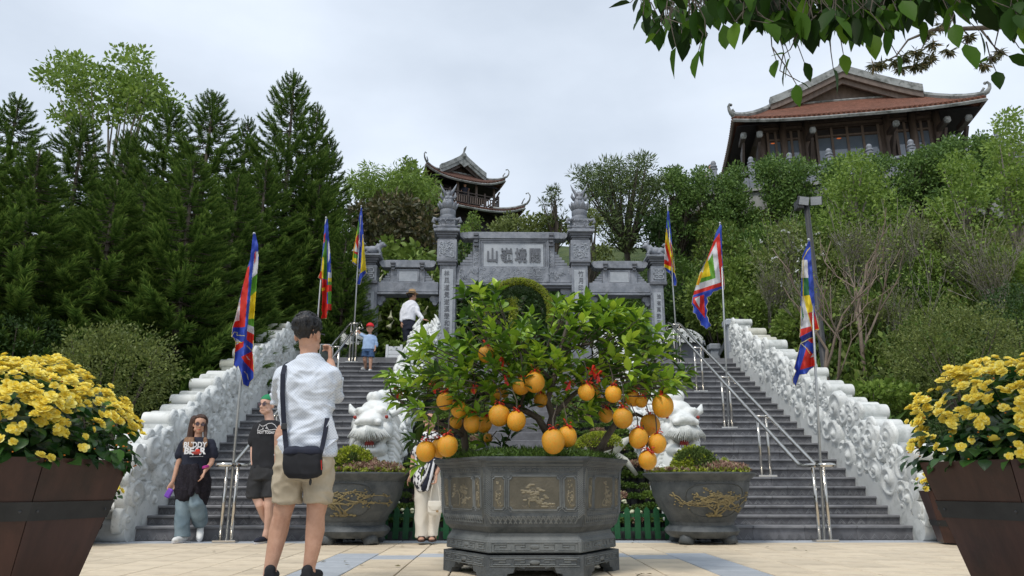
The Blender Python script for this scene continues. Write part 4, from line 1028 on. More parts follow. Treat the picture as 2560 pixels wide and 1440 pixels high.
for i, (px, py, Y, wf, lab) in enumerate(ar):
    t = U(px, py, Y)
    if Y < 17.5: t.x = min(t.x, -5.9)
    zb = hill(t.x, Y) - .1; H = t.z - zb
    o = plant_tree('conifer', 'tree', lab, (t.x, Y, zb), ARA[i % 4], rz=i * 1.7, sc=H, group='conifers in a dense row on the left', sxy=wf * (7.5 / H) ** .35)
# ---------------- pale broadleaf tree behind
rg = np.random.default_rng(77)
def px_crown(name, cat, label, blobs, Y, leaf, size, n, trunk_px=None, bark='bark', tmpl=LEAF2, r0=.12, depth=1.2, seed=1, group=None, clump=.22, droop=0, zbase=None, limbs=26):
    """tree whose crown fills blobs (px,py,rx,ry) in real 3-D clumps at depth Y, with limbs from a trunk"""
    rg = np.random.default_rng(seed); rr = random.Random(seed)
    areas = np.array([b[2] * b[3] for b in blobs], float); pick = rg.choice(len(blobs), n, p=areas / areas.sum())
    nc = max(3, n // 22); cb = rg.choice(len(blobs), nc, p=areas / areas.sum()); C = []
    for k in cb:
        bx, by, rx, ry = blobs[k]; a = rg.uniform(0, 6.28); q = math.sqrt(rg.uniform(0.05, 1)); dy = rg.uniform(-1, 1) * depth
        f = math.sqrt(max(.05, 1 - (dy / depth) ** 2 * .6)); C.append(U(bx + rx * q * f * math.cos(a), by + ry * q * f * math.sin(a), Y + dy))
    C = np.array([tuple(c) for c in C])
    v, f, _ = crown_leaves(C, rg, 22, clump, size, tmpl, .75, .3, droop)
    base = U(trunk_px[0], trunk_px[1], Y) if trunk_px else Vector((C[:, 0].mean(), Y, 0))
    zb = zbase if zbase is not None else hill(base.x, Y)
    root = empty(name, (base.x, Y, zb), label, cat, group)
    mkobj('crown', npmesh('crown', v, f, leaf), root)
    b = MB(); cen = Vector(C.mean(0)); fork = Vector((base.x * .6 + cen.x * .4, Y, zb + (cen.z - zb) * .45))
    b.tube([(base.x, Y, zb - .1), tuple((Vector((base.x, Y, zb)) + fork) / 2 + Vector((.05, 0, 0))), tuple(fork)], [r0, r0 * .8, r0 * .65], n=8)
    for k in rg.choice(nc, min(nc, limbs), replace=False):
        e = Vector(C[k]); m1 = fork.lerp(e, .45) + Vector((rr.uniform(-.1, .1), rr.uniform(-.1, .1), rr.uniform(-.05, .2))); b.tube([fork, m1, fork.lerp(e, .8), e], [r0 * .45, r0 * .28, r0 * .14, r0 * .05], n=4, cap=False)
    b.build('trunk', bark, root, smooth=True); return root
px_crown('broadleaf_tree', 'tree', 'tall pale green broadleaf tree standing out above the conifers, upper left',
    [(170, 165, 55, 28), (330, 150, 50, 25), (240, 215, 90, 45), (350, 225, 65, 45), (130, 195, 30, 20), (400, 265, 60, 25), (210, 290, 80, 30), (300, 280, 60, 25)], 21, 'leaf_bright', .17, 5200, (270, 700), r0=.14, depth=1.3, seed=5, bark='bark_pale', clump=.34)
# ---------------- shrub by the left wall
def bush(name, cat, label, px, py, rx, ry, Y, leaf, size, n, depth=None, seed=1, group=None, bark='bark', zb=None, tmpl=LEAF2, lump=.42):
    """a dense rounded shrub: leaves in a thick lumpy shell plus woody stems"""
    rg = np.random.default_rng(seed); c = U(px, py, Y); ex = U(px + rx, py, Y).x - c.x; ez = c.z - U(px, py + ry, Y).z; ey = depth or ex
    d = rg.normal(size=(n, 3)); d /= np.linalg.norm(d, axis=1, keepdims=True)
    lum = np.array([1 + lump * noise.noise(Vector((x * 2.2 + seed, y * 2.2, z * 2.2))) + lump * .6 * noise.noise(Vector((x * 6, y * 6 + seed, z * 6))) for x, y, z in d.tolist()])
    r = lum * rg.uniform(.30, 1, n) ** .35; P = np.array(c) + d * r[:, None] * np.array([ex, ey, ez])
    D = d + rg.normal(size=(n, 3)) * .8 + np.array([0, 0, .4])
    v, f, _ = stamp(tmpl[0], tmpl[1], frames(D, rg, scale=size * rg.uniform(.6, 1.3, n)), P)
    z0 = zb if zb is not None else hill(c.x, Y); root = empty(name, (c.x, Y, z0), label, cat, group)
    mkobj('foliage', npmesh('foliage', v, f, leaf), root)
    rr = random.Random(seed); b = MB()
    for k in range(9):
        a = rr.uniform(0, 6.28); e = c + Vector((math.cos(a) * ex * .7, math.sin(a) * ey * .7, ez * rr.uniform(-.2, .75))); s = Vector((c.x + math.cos(a) * .06, Y + math.sin(a) * .06, z0 - .05))
        b.tube([s, s.lerp(e, .5) + Vector((0, 0, .1)), e], [.022, .014, .006], n=4, cap=False)
    b.build('stem', bark, root, smooth=True); return root
bush('shrub', 'shrub', 'rounded dark leathery shrub in front of the conifers, beside the left cloud wall', 280, 930, 150, 115, 11.2, 'leaf_olive', .052, 9000, seed=3, tmpl=LEAF2)
bush('shrub', 'shrub', 'dark low shrub at the far left behind the begonia planter', 40, 880, 120, 100, 12.0, 'leaf_dark', .05, 5000, seed=4)
# ---------------- left middle distance, behind the gate
bg_ = 'trees behind the stone gate'
px_crown('brown_leaf_tree', 'tree', 'dense tree with brown tinged leaves left of the pagoda, above the left gate bay', [(1000, 560, 90, 60), (930, 590, 50, 70), (1060, 600, 35, 60), (985, 515, 60, 25), (900, 540, 35, 40)], 23, 'leaf_brownish', .20, 5200, (1000, 900), seed=6, depth=1.5, clump=.32, tmpl=LEAFN if False else LEAF2, group=bg_)
px_crown('bamboo', 'bamboo', 'bright green feathery bamboo clump left of the pagoda', [(905, 460, 32, 28), (1010, 455, 70, 30), (1065, 480, 28, 40), (960, 490, 60, 25), (925, 430, 12, 12)], 25, 'leaf_bright', .24, 5200, (960, 850), seed=7, depth=1.2, tmpl=LEAFN, clump=.36, droop=.8, group=bg_)
px_crown('small_tree', 'tree', 'small dark tree poking out above the bamboo', [(1023, 412, 16, 14), (1020, 440, 24, 18), (1000, 462, 30, 12)], 26, 'leaf_mid', .14, 1200, (1020, 700), seed=8, depth=.7, clump=.22, group=bg_)
px_crown('trumpet_shrub', 'shrub', 'large leaved shrub with hanging white trumpet flowers behind the left gate bay', [(1000, 640, 60, 35), (960, 700, 40, 60), (1075, 700, 25, 50), (1020, 800, 75, 60), (960, 800, 25, 60)], 20.6, 'leaf_mid', .24, 3000, (1000, 900), seed=9, depth=.9, tmpl=LEAF8, clump=.34, droop=.5, group=bg_)
px_crown('dark_tree', 'tree', 'deep green tree closing the view behind the left gate bay', [(1010, 760, 110, 110), (920, 850, 80, 60)], 22, 'leaf_dark', .2, 4200, (1000, 900), seed=10, depth=1.0, clump=.4, group=bg_)
px_crown('dark_tree', 'tree', 'deep green tree behind the middle bay of the gate', [(1290, 790, 170, 75), (1160, 650, 26, 50), (1200, 760, 70, 60)], 22.5, 'leaf_dark', .17, 5600, (1290, 900), seed=11, depth=1.0, clump=.4, group=bg_)
px_crown('bright_bush', 'shrub', 'yellow green bush between the left main gate column and the name plaque', [(1160, 600, 18, 45), (1152, 650, 14, 40)], 24, 'leaf_bright', .12, 900, (1160, 800), seed=12, depth=.6, clump=.2, group=bg_)
px_crown('thin_conifer', 'tree', 'small thin dark tree standing before the pagoda', [(1185, 548, 11, 12), (1186, 572, 14, 16), (1188, 598, 17, 14)], 30, 'leaf_mid', .12, 700, (1187, 640), seed=13, depth=.5, clump=.2, group=bg_)
px_crown('round_tree', 'tree', 'rounded olive green tree right of the pagoda above the plaque', [(1275, 568, 45, 22), (1340, 562, 45, 24), (1300, 590, 70, 18), (1400, 578, 40, 25)], 28, 'leaf_olive', .16, 3800, (1300, 700), seed=14, depth=1.3, clump=.34, group=bg_)
px_crown('thin_pine', 'tree', 'thin young pine with sparse tufts left of the dark pine', [(1382, 478, 8, 10), (1362, 508, 8, 7), (1392, 512, 10, 12), (1402, 545, 18, 14), (1378, 560, 20, 12)], 27, 'leaf_pine', .20, 700, (1395, 700), seed=15, depth=.4, tmpl=LEAFN, clump=.2, group=bg_)
px_crown('dark_pine', 'tree', 'dark spreading pine behind the right main gate column', [(1475, 440, 45, 18), (1530, 425, 35, 22), (1600, 415, 30, 24), (1580, 465, 70, 30), (1500, 480, 50, 25), (1620, 520, 45, 35), (1530, 540, 60, 35), (1640, 470, 25, 30), (1650, 570, 20, 25), (1560, 600, 50, 20)], 26, 'leaf_pine', .24, 9500, (1570, 690), seed=16, depth=1.5, tmpl=PINEN, clump=.30, r0=.16, group=bg_, limbs=60)
px_crown('dark_pine', 'tree', 'darker pine at the foot of the terrace corner', [(1640, 570, 38, 40), (1650, 620, 30, 22)], 25, 'leaf_dark', .16, 1500, (1640, 690), seed=17, depth=1.0, clump=.32, group=bg_)
px_crown('broadleaf_shrub', 'shrub', 'light olive shrub under the pine beside the right main column', [(1470, 550, 28, 30), (1440, 590, 26, 18), (1500, 640, 26, 20)], 23, 'leaf_olive', .13, 1200, (1470, 700), seed=18, depth=.8, clump=.25, group=bg_)
# ---------------- hill on the right
hg = 'clumpy evergreens along the terrace wall'
cyp = [(1702, 440, 45, 120), (1770, 440, 50, 140), (1850, 436, 50, 140), (1930, 412, 55, 150), (2010, 415, 55, 140), (2095, 415, 50, 125), (2185, 408, 55, 125), (2290, 380, 60, 110), (2390, 365, 55, 110), (2470, 355, 45, 100)]
ordn = ['leftmost, at the terrace corner', 'second from the terrace corner', 'below the first tall terrace post', 'left of the lamp post top', 'behind the lamp post top', 'right of the lamp post top', 'under the middle hall windows', 'under the right hall windows', 'at the right end of the hall', 'half hidden by the bright tree at the right edge']
for i, (px, py, rx, ry) in enumerate(cyp):
    Y = 25.6 - (px - 1700) * .0042
    rq = random.Random(i * 3 + 1); bl_ = []
    for k in range(15): f = k / 14; bl_.append((px + rq.uniform(-1, 1) * rx * (.55 + .5 * f), py + ry * 1.35 * f, rx * rq.uniform(.35, .6), ry * rq.uniform(.10, .17)))
    px_crown('clumpy_evergreen', 'tree', 'dark green clumpy evergreen ' + ordn[i], bl_, Y, 'leaf_cypress', .115, 9000, (px, py + ry * 1.9), seed=30 + i, depth=1.0, clump=.27, group=hg, bark='bark', limbs=40)
px_crown('leafy_tree', 'tree', 'fresh green leafy tree in front of the evergreens, right of the lamp post', [(2140, 420, 55, 30), (2110, 480, 65, 40), (2180, 480, 60, 40), (2090, 545, 60, 35), (2200, 550, 60, 30), (2140, 405, 22, 14)], 20, 'leaf_bright', .11, 5200, (2140, 640), seed=50, depth=1.0, clump=.30, bark='bark_pale')
px_crown('leafy_tree', 'tree', 'fresh green tree with ragged top under the right hall windows', [(2400, 420, 45, 35), (2420, 490, 50, 40), (2370, 530, 50, 30)], 19, 'leaf_bright', .12, 3200, (2400, 640), seed=51, depth=.9, clump=.28, bark='bark_pale')
px_crown('leafy_tree', 'tree', 'tall bright green tree at the right picture edge', [(2530, 310, 35, 30), (2520, 370, 50, 45), (2555, 440, 60, 50), (2500, 460, 35, 40), (2560, 520, 60, 50)], 16, 'leaf_bright', .10, 5600, (2540, 760), seed=52, depth=.9, clump=.26, bark='bark_pale')
px_crown('leafy_shrub', 'shrub', 'olive shrub band below the evergreens at the right', [(2300, 600, 100, 50), (2450, 620, 90, 60), (2240, 660, 70, 40), (2520, 700, 60, 60)], 18.5, 'leaf_olive', .10, 6000, (2350, 760), seed=53, depth=1.0, clump=.30)
px_crown('leafy_shrub', 'shrub', 'pale flowering shrub behind the nearest right flag', [(1985, 610, 55, 50), (2040, 660, 60, 50), (1920, 650, 40, 25)], 17.5, 'leaf_olive', .09, 2600, (2000, 760), seed=54, depth=.8, clump=.28, bark='bark_pale')
for i, (px, py, rx, ry, Y, lf, sz, n, lab) in enumerate((
 (1840, 700, 70, 50, 19.5, 'leaf_mid', .12, 3400, 'leafy green shrub on the slope left of the middle right flag top'), (1960, 700, 70, 55, 18.3, 'leaf_grass', .13, 3200, 'fresh green bush behind the lamp post'),
 (2100, 700, 80, 55, 17.6, 'leaf_mid', .12, 3600, 'leafy green bush in the middle of the slope'), (2230, 740, 80, 60, 16.4, 'leaf_grass', .12, 3600, 'yellow green bush right of the slope centre'),
 (2480, 690, 70, 60, 15.6, 'leaf_bright', .11, 3200, 'bright green bush below the tall tree at the right edge'), (2010, 820, 70, 60, 15.2, 'leaf_mid', .11, 3200, 'green bush beside the foot of the lamp post'),
 (2140, 830, 70, 60, 14.8, 'leaf_olive', .10, 3200, 'olive bush behind the young reddish tree'), (2330, 700, 90, 60, 17.0, 'leaf_mid', .12, 3800, 'mid green bush under the hall'), (1880, 620, 60, 40, 22.5, 'leaf_cypress', .12, 2600, 'low evergreen under the terrace wall, left of the lamp'),
 (2060, 620, 70, 40, 21.5, 'leaf_mid', .12, 2600, 'low bush under the terrace wall, right of the lamp'), (1600, 690, 110, 26, 23.5, 'leaf_grass', .14, 3000, 'grassy shrub on the bank above the right gate bay'))):
    bush('slope_bush', 'shrub', lab, px, py, rx, ry, Y, lf, sz, n, depth=.9, seed=80 + i, tmpl=LEAFN if lf == 'leaf_grass' else LEAF2, lump=.35)
# bare, twiggy shrubs
bare = [(1930, 865, 17.0, 3.3, 'bare twiggy shrub behind the middle right flag'), (2065, 905, 14.6, 3.4, 'bare many stemmed shrub beside the lamp post'), (2160, 860, 16.0, 3.4, 'pale stemmed bare shrub in the middle of the slope'), (2290, 850, 16.5, 3.6, 'bare shrub with upright whips right of the slope centre'), (2450, 830, 15.5, 3.6, 'tall fan of bare whips toward the right edge'), (2535, 860, 14.5, 3.4, 'bare pale shrub at the right edge'), (2225, 930, 14.0, 2.6, 'bare trunk with thin branches above the low hedge'), (1855, 880, 18.0, 2.4, 'small bare shrub above the stone parapet')]
bm_ = [tree_kind('bare', s, 3.4, lvl=3, n0=4, spread=.42, leaf='leaf_olive', size=.075, per=5, rad=.26, bark='bark_pale', r0=.05, up=.20, stems=4, first=.35) for s in (1, 2, 3)]
for i, (px, py, Y, H, lab) in enumerate(bare):
    H *= .60; p = U(px, py, Y); plant_tree('bare_shrub', 'shrub', lab, (p.x, Y, hill(p.x, Y) - .05), bm_[i % 3], rz=i * 1.3, sc=H / 3.4 * 1.08, group='bare shrubs on the slope')
tk = tree_kind('young', 9, 3.4, lvl=3, n0=3, spread=.6, leaf='leaf_olive', size=.07, per=5, rad=.3, bark='bark_red', r0=.09, up=.15, first=.5, taper=.8)
for i, (px, py, Y, lab) in enumerate(((2072, 960, 12.9, 'young tree with a straight reddish trunk right of the lamp post'), (2165, 960, 13.6, 'young tree with a slanting grey brown trunk right of the reddish one'))):
    p = U(px, py, Y); plant_tree('young_tree', 'tree', lab, (p.x, Y, hill(p.x, Y) - .1), tk, rz=i * 2 + .5, sc=1.0, group='young trees above the right cloud wall')
bush('shrub', 'shrub', 'large rounded olive shrub above the right begonia planter', 2385, 880, 150, 120, 11.8, 'leaf_olive', .042, 13000, seed=60, depth=1.0)
bush('shrub', 'shrub', 'dark shrub at the right edge behind the begonias', 2540, 820, 90, 110, 12.8, 'leaf_dark', .05, 5000, seed=61, depth=.9)
bush('hedge', 'hedge', 'low clipped hedge beside the right cloud wall', 2212, 1050, 70, 50, 12.8, 'leaf_mid', .040, 7000, seed=62, depth=.7, lump=.12)
bush('hedge', 'hedge', 'dark hedge end behind the right planter', 2400, 1085, 70, 60, 10.7, 'leaf_dark', .04, 5000, seed=63, depth=.6, lump=.12)
bush('ground_ivy', 'plant', 'bright low leafy plants under the young trees', 2180, 990, 90, 30, 12.4, 'leaf_bright', .09, 1600, seed=64, depth=.8, tmpl=LEAF8)
bush('shrub', 'shrub', 'green bush behind the middle right flag pole', 1795, 760, 80, 70, 18.5, 'leaf_mid', .12, 4200, seed=65, depth=1.0)
bush('shrub', 'shrub', 'glossy bush right of the outer gate column', 1720, 800, 75, 80, 20.5, 'leaf_dark', .13, 4200, seed=66, depth=1.0)
bush('shrub', 'shrub', 'mid green bush behind the stone parapet post', 1870, 800, 70, 60, 17.6, 'leaf_mid', .10, 3600, seed=67, depth=.8)
bush('bamboo_grass', 'plant', 'arching bamboo grass behind the right gate bay', 1560, 800, 130, 80, 21.2, 'leaf_grass', .20, 6500, seed=68, depth=.9, tmpl=LEAFN)
bush('bamboo_grass', 'plant', 'taller bamboo grass right of the outer gate column', 1690, 720, 60, 80, 21.8, 'leaf_grass', .20, 3200, seed=69, depth=.8, tmpl=LEAFN)
# slim pale saplings standing up through the slope
sap = tree_kind('sapling', 5, 3.0, lvl=2, n0=4, spread=.4, leaf='leaf_bright', size=.09, per=9, rad=.32, bark='bark_pale', r0=.04, up=.3, first=.6, taper=.8)
for i, (px, py, Y, H, lab) in enumerate(((2110, 790, 16.6, 2.6, 'slim pale sapling right of the lamp post'), (2215, 800, 15.6, 2.9, 'slim pale sapling above the young red trunked tree'), (2345, 740, 16.8, 2.7, 'slim sapling below the right end of the hall'), (2440, 760, 15.0, 2.9, 'sapling left of the tall bright tree at the edge'), (1900, 760, 18.6, 2.6, 'sapling between the middle flag and the lamp post'), (2010, 740, 18.0, 2.3, 'small sapling close behind the lamp post'), (1760, 700, 21.5, 2.4, 'sapling above the top of the middle right flag'), (2300, 860, 13.6, 2.2, 'low sapling above the hedge'))):
    p = U(px, py, Y); plant_tree('sapling', 'tree', lab, (p.x, Y, hill(p.x, Y) - .05), sap, rz=i * 1.9, sc=H / 3.0, group='slim saplings on the slope')
# ground cover
def cover(name, label, n, xr, yr, leaf, size, seed, tmpl=LEAF2, hz=.25):
    rg = np.random.default_rng(seed); x = rg.uniform(*xr, n); y = rg.uniform(*yr, n)
    z = np.array([hill(a, b) + .12 * noise.noise(Vector((a * .7, b * .7, 0))) for a, b in zip(x, y)])
    den = np.array([noise.noise(Vector((a * .9, b * .9, 3.3))) for a, b in zip(x, y)]); k = den > -.25; x, y, z, den = x[k], y[k], z[k], den[k]; n = len(x)
    P = np.stack([x, y, z + rg.uniform(0, hz, n) * (1 + den)], 1); D = rg.normal(size=(n, 3)) * .6 + np.array([0, -.1, .8])
    v, f, _ = stamp(tmpl[0], tmpl[1], frames(D, rg, scale=size * rg.uniform(.6, 1.4, n)), P)
    mkobj(name, npmesh(name, v, f, leaf), kind='stuff', label=label)
cover('slope_plants', 'mixed green undergrowth covering the right slope', 70000, (5.9, 17), (10.2, 25), 'leaf_mid', .14, 1, hz=.45)
cover('slope_plants', 'fresh green blades among the slope undergrowth', 26000, (5.9, 17), (10.2, 24), 'leaf_grass', .22, 11, LEAFN, hz=.6)
cover('slope_plants', 'olive undergrowth mixed into the right slope', 32000, (5.9, 17), (10.2, 24), 'leaf_olive', .14, 2, hz=.5)
cover('slope_grass', 'grassy bank behind the gate', 60000, (-1, 9), (20.6, 27.5), 'leaf_grass', .13, 3, LEAFN, .12)
cover('slope_grass', 'dry grass tufts on the bank behind the gate', 20000, (0, 10), (20.6, 27.5), 'leaf_dry', .14, 4, LEAFN, .15)
cover('undergrowth', 'dark undergrowth below the conifers', 30000, (-16, -5.1), (10.0, 20), 'leaf_dark', .13, 5, hz=.3)
cover('undergrowth', 'undergrowth behind the upper terrace', 16000, (-6, 1), (20.8, 26), 'leaf_dark', .16, 6, hz=.3)
# a few blossoms on the slope
rg = np.random.default_rng(8); P = np.array([tuple(U(rg.uniform(1900, 2120), rg.uniform(560, 800), rg.uniform(16.5, 18))) for _ in range(40)]); C = np.repeat(P, 6, 0)
v, f, _ = stamp(LEAF2[0], LEAF2[1], frames(rg.normal(size=(240, 3)), rg, scale=.07), C + rg.normal(size=C.shape) * .012); mkobj('blossoms', npmesh('blossoms', v, f, 'petal_white'), kind='stuff', label='scattered pale blossoms on the shrubs')
# white trumpets
tm = MB().lathe([(.012, 0), (.02, -.10), (.03, -.17), (.075, -.26), (.085, -.28)], n=9).mesh('trumpet_flower', 'petal_cream', True)
tr = [o for o in bpy.data.objects if o.name.startswith('trumpet_shrub')][0]
for k, (px, py) in enumerate(((1080, 685), (960, 682), (978, 775), (1070, 765), (1085, 795), (985, 800), (950, 780), (1165, 770), (1180, 745), (1068, 715), (960, 655))):
    o = mkobj('trumpet_flower', tm, tr); o.location = U(px, py, 19.7); o.rotation_euler = ((.5 - k % 3 * .4), .5 * (k % 2), 0)
# ---------------- hexagonal pot in the centre
PY = 6.31; pc = U(1328, 1300, PY); PCX = pc.x
def rad_at(xpx, py, Y, cxp): return abs(U(xpx, py, Y).x - U(cxp, py, Y).x)
prof = [(1084, 1149), (1084, 1156), (1093, 1163), (1100, 1172), (1103, 1187), (1104, 1231), (1105.5, 1284), (1113, 1308), (1128, 1322), (1127, 1329), (1117, 1340), (1115, 1367)]
PR = [(rad_at(x, y, PY, 1328), U(1328, y, PY).z) for x, y in prof]
pot = empty('hexagonal_pot', (PCX, PY, 0), 'huge dark grey hexagonal stone pot with carved panels holding the pomelo tree', 'plant pot')
def hexring(r, z, n=6): return [(PCX + r * math.cos(R(60 * k)), PY + r * math.sin(R(60 * k)), z) for k in range(n)]
def hexbody(PRs, name, m, closed_top=False):
    V = []; 
    for r, z in PRs: V += hexring(r, z)
    k = len(PRs); Fs = [(i * 6 + j, i * 6 + (j + 1) % 6, (i + 1) * 6 + (j + 1) % 6, (i + 1) * 6 + j) for i in range(k - 1) for j in range(6)]
    Fs += [tuple(range(6)), tuple(range((k - 1) * 6, k * 6))]
    o = MB().add(V, Fs).build(name, m, pot); finish(o, .006, 2, 30); return o
hexbody(PR[:6][::1] + PR[6:9] , 'body', 'pot_stone')
hexbody([(PR[8][0], PR[8][1]), (PR[9][0], PR[9][1]), (PR[10][0], PR[10][1]), (PR[11][0], PR[11][1])], 'foot_band', 'pot_light')
zb0, zb1 = U(1328, 1427, PY).z, U(1328, 1372, PY).z; rb = rad_at(1108, 1400, PY, 1328)
# plinth: six panels with a cut-out between the feet
inner = MB().add(hexring(rb * .86, .05) + hexring(rb * .86, zb1 - .01), [(i, (i + 1) % 6, 6 + (i + 1) % 6, 6 + i) for i in range(6)] + [tuple(range(6)), tuple(range(6, 12))]); inner.build('plinth_core', 'pot_stone', pot)
def face_M(k):   # local x along face (-.5..+.5 * side), local y outward, z up ; returns matrix at apothem 0
    a = R(60 * k + 30); n = Vector((math.cos(a), math.sin(a), 0)); t = Vector((-n.y, n.x, 0))
    return Matrix(((t.x, n.x, 0, PCX), (t.y, n.y, 0, PY), (0, 0, 1, 0), (0, 0, 0, 1)))
c30 = math.cos(R(30))
for k in range(6):
    Mf = face_M(k); ap = rb * c30; h = rb / 2
    pg = [(-h, 0), (-h * .62, 0), (-h * .56, .035), (-h * .45, .04), (-h * .40, .085), (-h * .22, .07), (-h * .14, .10), (0, .115), (h * .14, .10), (h * .22, .07), (h * .40, .085), (h * .45, .04), (h * .56, .035), (h * .62, 0), (h, 0), (h, zb1), (-h, zb1)]
    n = len(pg); V = [(x * (1 - .10 / c30 * 0), ap, z) for x, z in pg] + [(x * .9, ap - .07, z) for x, z in pg]
    o = MB().add(V, [tuple(range(n)), tuple(reversed(range(n, 2 * n)))] + [(i, i + n, (i + 1) % n + n, (i + 1) % n) for i in range(n)], Mf).build('plinth_panel', 'pot_stone', pot); finish(o)
def rr_of(z):
    for (r0, z0), (r1, z1) in zip(PR, PR[1:]):
        if z1 <= z <= z0: t = (z0 - z) / max(z0 - z1, 1e-6); return r0 + (r1 - r0) * t
    return rb
def strip(b, pts, rad, Mf, zf, closed=False, n=4):
    """ridge following (u,z) points on the face; zf(z) gives the apothem"""
    P = [(u, zf(z) + .001, z) for u, z in pts]
    if closed: P.append(P[0])
    b.tube(P, rad, n=n, M=Mf, cap=not closed)
zf = lambda z: rr_of(z) * c30
zt_, zb_ = PR[4][1] - .012, PR[6][1] + .005
def notched(x0, x1, z0, z1, c): return [(x0 + c, z0), (x1 - c, z0), (x1 - c, z0 + c * .5), (x1 - c * .5, z0 + c), (x1, z0 + c), (x1, z1 - c), (x1 - c * .5, z1 - c), (x1 - c, z1 - c * .5), (x1 - c, z1), (x0 + c, z1), (x0 + c, z1 - c * .5), (x0 + c * .5, z1 - c), (x0, z1 - c), (x0, z0 + c), (x0 + c * .5, z0 + c), (x0 + c, z0 + c * .5)]
rr = random.Random(12)
def relief_tree(b, x0, x1, z0, z1, Mf, dens=1.0, thick=.0065):
    w, h = x1 - x0, z1 - z0; cx = (x0 + x1) / 2
    def br(p, a, ln, r, lv):
        P = [p]
        for _ in range(4):
            a += rr.uniform(-.5, .5); p = (min(max(p[0] + ln / 4 * math.cos(a), x0 + .01), x1 - .01), min(max(p[1] + ln / 4 * math.sin(a), z0 + .01), z1 - .012)); P.append(p)
        b.tube([(u, zf(z) + .003, z) for u, z in P], [r, r * .9, r * .8, r * .7, r * .5], n=5, M=Mf)
        if lv:
            for s in (-1, 1): br(P[rr.randint(2, 4)], a + s * rr.uniform(.4, 1.1), ln * rr.uniform(.55, .8), r * .75, lv - 1)
        else:
            for _ in range(int(3 * dens) + 1):
                q = (min(max(P[-1][0] + rr.gauss(0, .018), x0 + .02), x1 - .02), min(max(P[-1][1] + rr.gauss(0, .01), z0 + .01), z1 - .01)); b.ball((q[0], zf(q[1]) + .002, q[1]), (.020 * min(1, w / .2), .007, .008), 7, 4, M=Mf)
    br((cx - w * .1, z0 + .01), 1.4, h * .45, thick, 3); br((cx + w * .12, z0 + .01), 1.9, h * .35, thick * .8, 2)
    for k in range(5): u = rr.uniform(x0 + .02, x1 - .04); b.tube([(u + .01 * j, zf(z0) + .003, z0 + .012 + .008 * math.sin(j * 2 + k)) for j in range(5)], .003, n=4, M=Mf)
for k in (3, 4, 5, 0, 1, 2):
    Mf = face_M(k); hs = PR[5][0] / 2; detail = k in (3, 4, 5)
    b = MB()
    x0, x1 = -hs * .50, hs * .50
    def plate(x0, x1, z0, z1, c, nm):
        q = notched(x0, x1, z0, z1, c); MB().add([(u, zf(z) + .004, z) for u, z in q], [tuple(range(len(q)))], Mf).build(nm, 'pot_panel', pot)
        strip(b, notched(x0 - .006, x1 + .006, z0 - .006, z1 + .006, c), .007, Mf, zf, True); strip(b, notched(x0 - .020, x1 + .020, z0 - .018, z1 + .018, c), .003, Mf, zf, True)
    plate(x0, x1, zb_ + .045, zt_ - .015, .022, 'carved_panel')
    for s in (-1, 1): a = s * hs * .72; plate(a - hs * .105, a + hs * .105, zb_ + .05, zt_ - .02, .014, 'side_panel')
    b.build('panel_frame', 'pot_light', pot, smooth=False)
    if not detail: continue
    b = MB(); relief_tree(b, x0 + .01, x1 - .01, zb_ + .055, zt_ - .025, Mf, 1.6)
    for s in (-1, 1): a = s * hs * .72; relief_tree(b, a - hs * .09, a + hs * .09, zb_ + .06, zt_ - .03, Mf, .6, .004)
    b.build('tree_relief', 'pot_relief', pot, smooth=True)['kind'] = 'stuff'
    b = MB()
    # diagonal lattice in the borders
    for s in (-1, 1):
        for j in range(22):
            z = zb_ - .02 + j * (zt_ - zb_ + .04) / 22
            for q in (0, .012): strip(b, [(s * hs * .875, z + q), (s * hs * .985, z + .035 + q * (1))], .0055, Mf, zf)
    for j in range(34):
        u = -hs * .86 + j * hs * 1.72 / 34; strip(b, [(u, zb_ - .055), (u + .03 * (1 if j % 2 else -1), zb_ + .0)], .006, Mf, zf)
        strip(b, [(u, zb_ - .002), (u + .02, zb_ - .03)], .005, Mf, zf)
    # meander under the rim
    zm = PR[3][1] - .005
    for j in range(17):
        u = -hs * .95 + j * hs * 1.9 / 17; w = hs * 1.9 / 17
        strip(b, [(u, zm), (u + w * .8, zm), (u + w * .8, zm - .016), (u + w * .3, zm - .016)], .003, Mf, zf); strip(b, [(u + w * .1, zm - .026), (u + w * .95, zm - .026)], .003, Mf, zf)
    for dz in (.012, -.012, -.02): strip(b, [(-hs * .98, PR[2][1] + dz), (hs * .98, PR[2][1] + dz)], .004, Mf, zf)
    # meanders of the foot band and plinth
    for (za, zc_, ap, hh, rd) in ((PR[11][1] + .012, PR[10][1] - .010, (PR[11][0] + PR[10][0]) / 2 * c30, PR[11][0] / 2, .005), (zb1 - .075, zb1 - .018, rb * c30, rb / 2, .005)):
        f2 = lambda z, ap=ap: ap
        strip(b, [(-hh * .92, za), (hh * .92, za), (hh * .92, zc_), (-hh * .92, zc_)], rd * .8, Mf, f2, True)
        for s in (-1, 1):
            for j, (ua, ub) in enumerate(((.86, .50), (.42, .10))):
                m_ = (za + zc_) / 2; strip(b, [(s * hh * ub, za + .012), (s * hh * ua, za + .012), (s * hh * ua, zc_ - .012), (s * hh * (ub + .1), zc_ - .012), (s * hh * (ub + .1), m_), (s * hh * (ua - .12), m_)], rd, Mf, f2)
        b.ball((0, ap, (za + zc_) / 2), (.04, .008, .016), 8, 5, M=Mf)
    b.build('carved_fret', 'pot_light', pot)
zr = PR[0][1]
o = MB().add(hexring(PR[0][0] * .93, zr - .012), [tuple(range(6))]).build('soil', 'soil', pot)
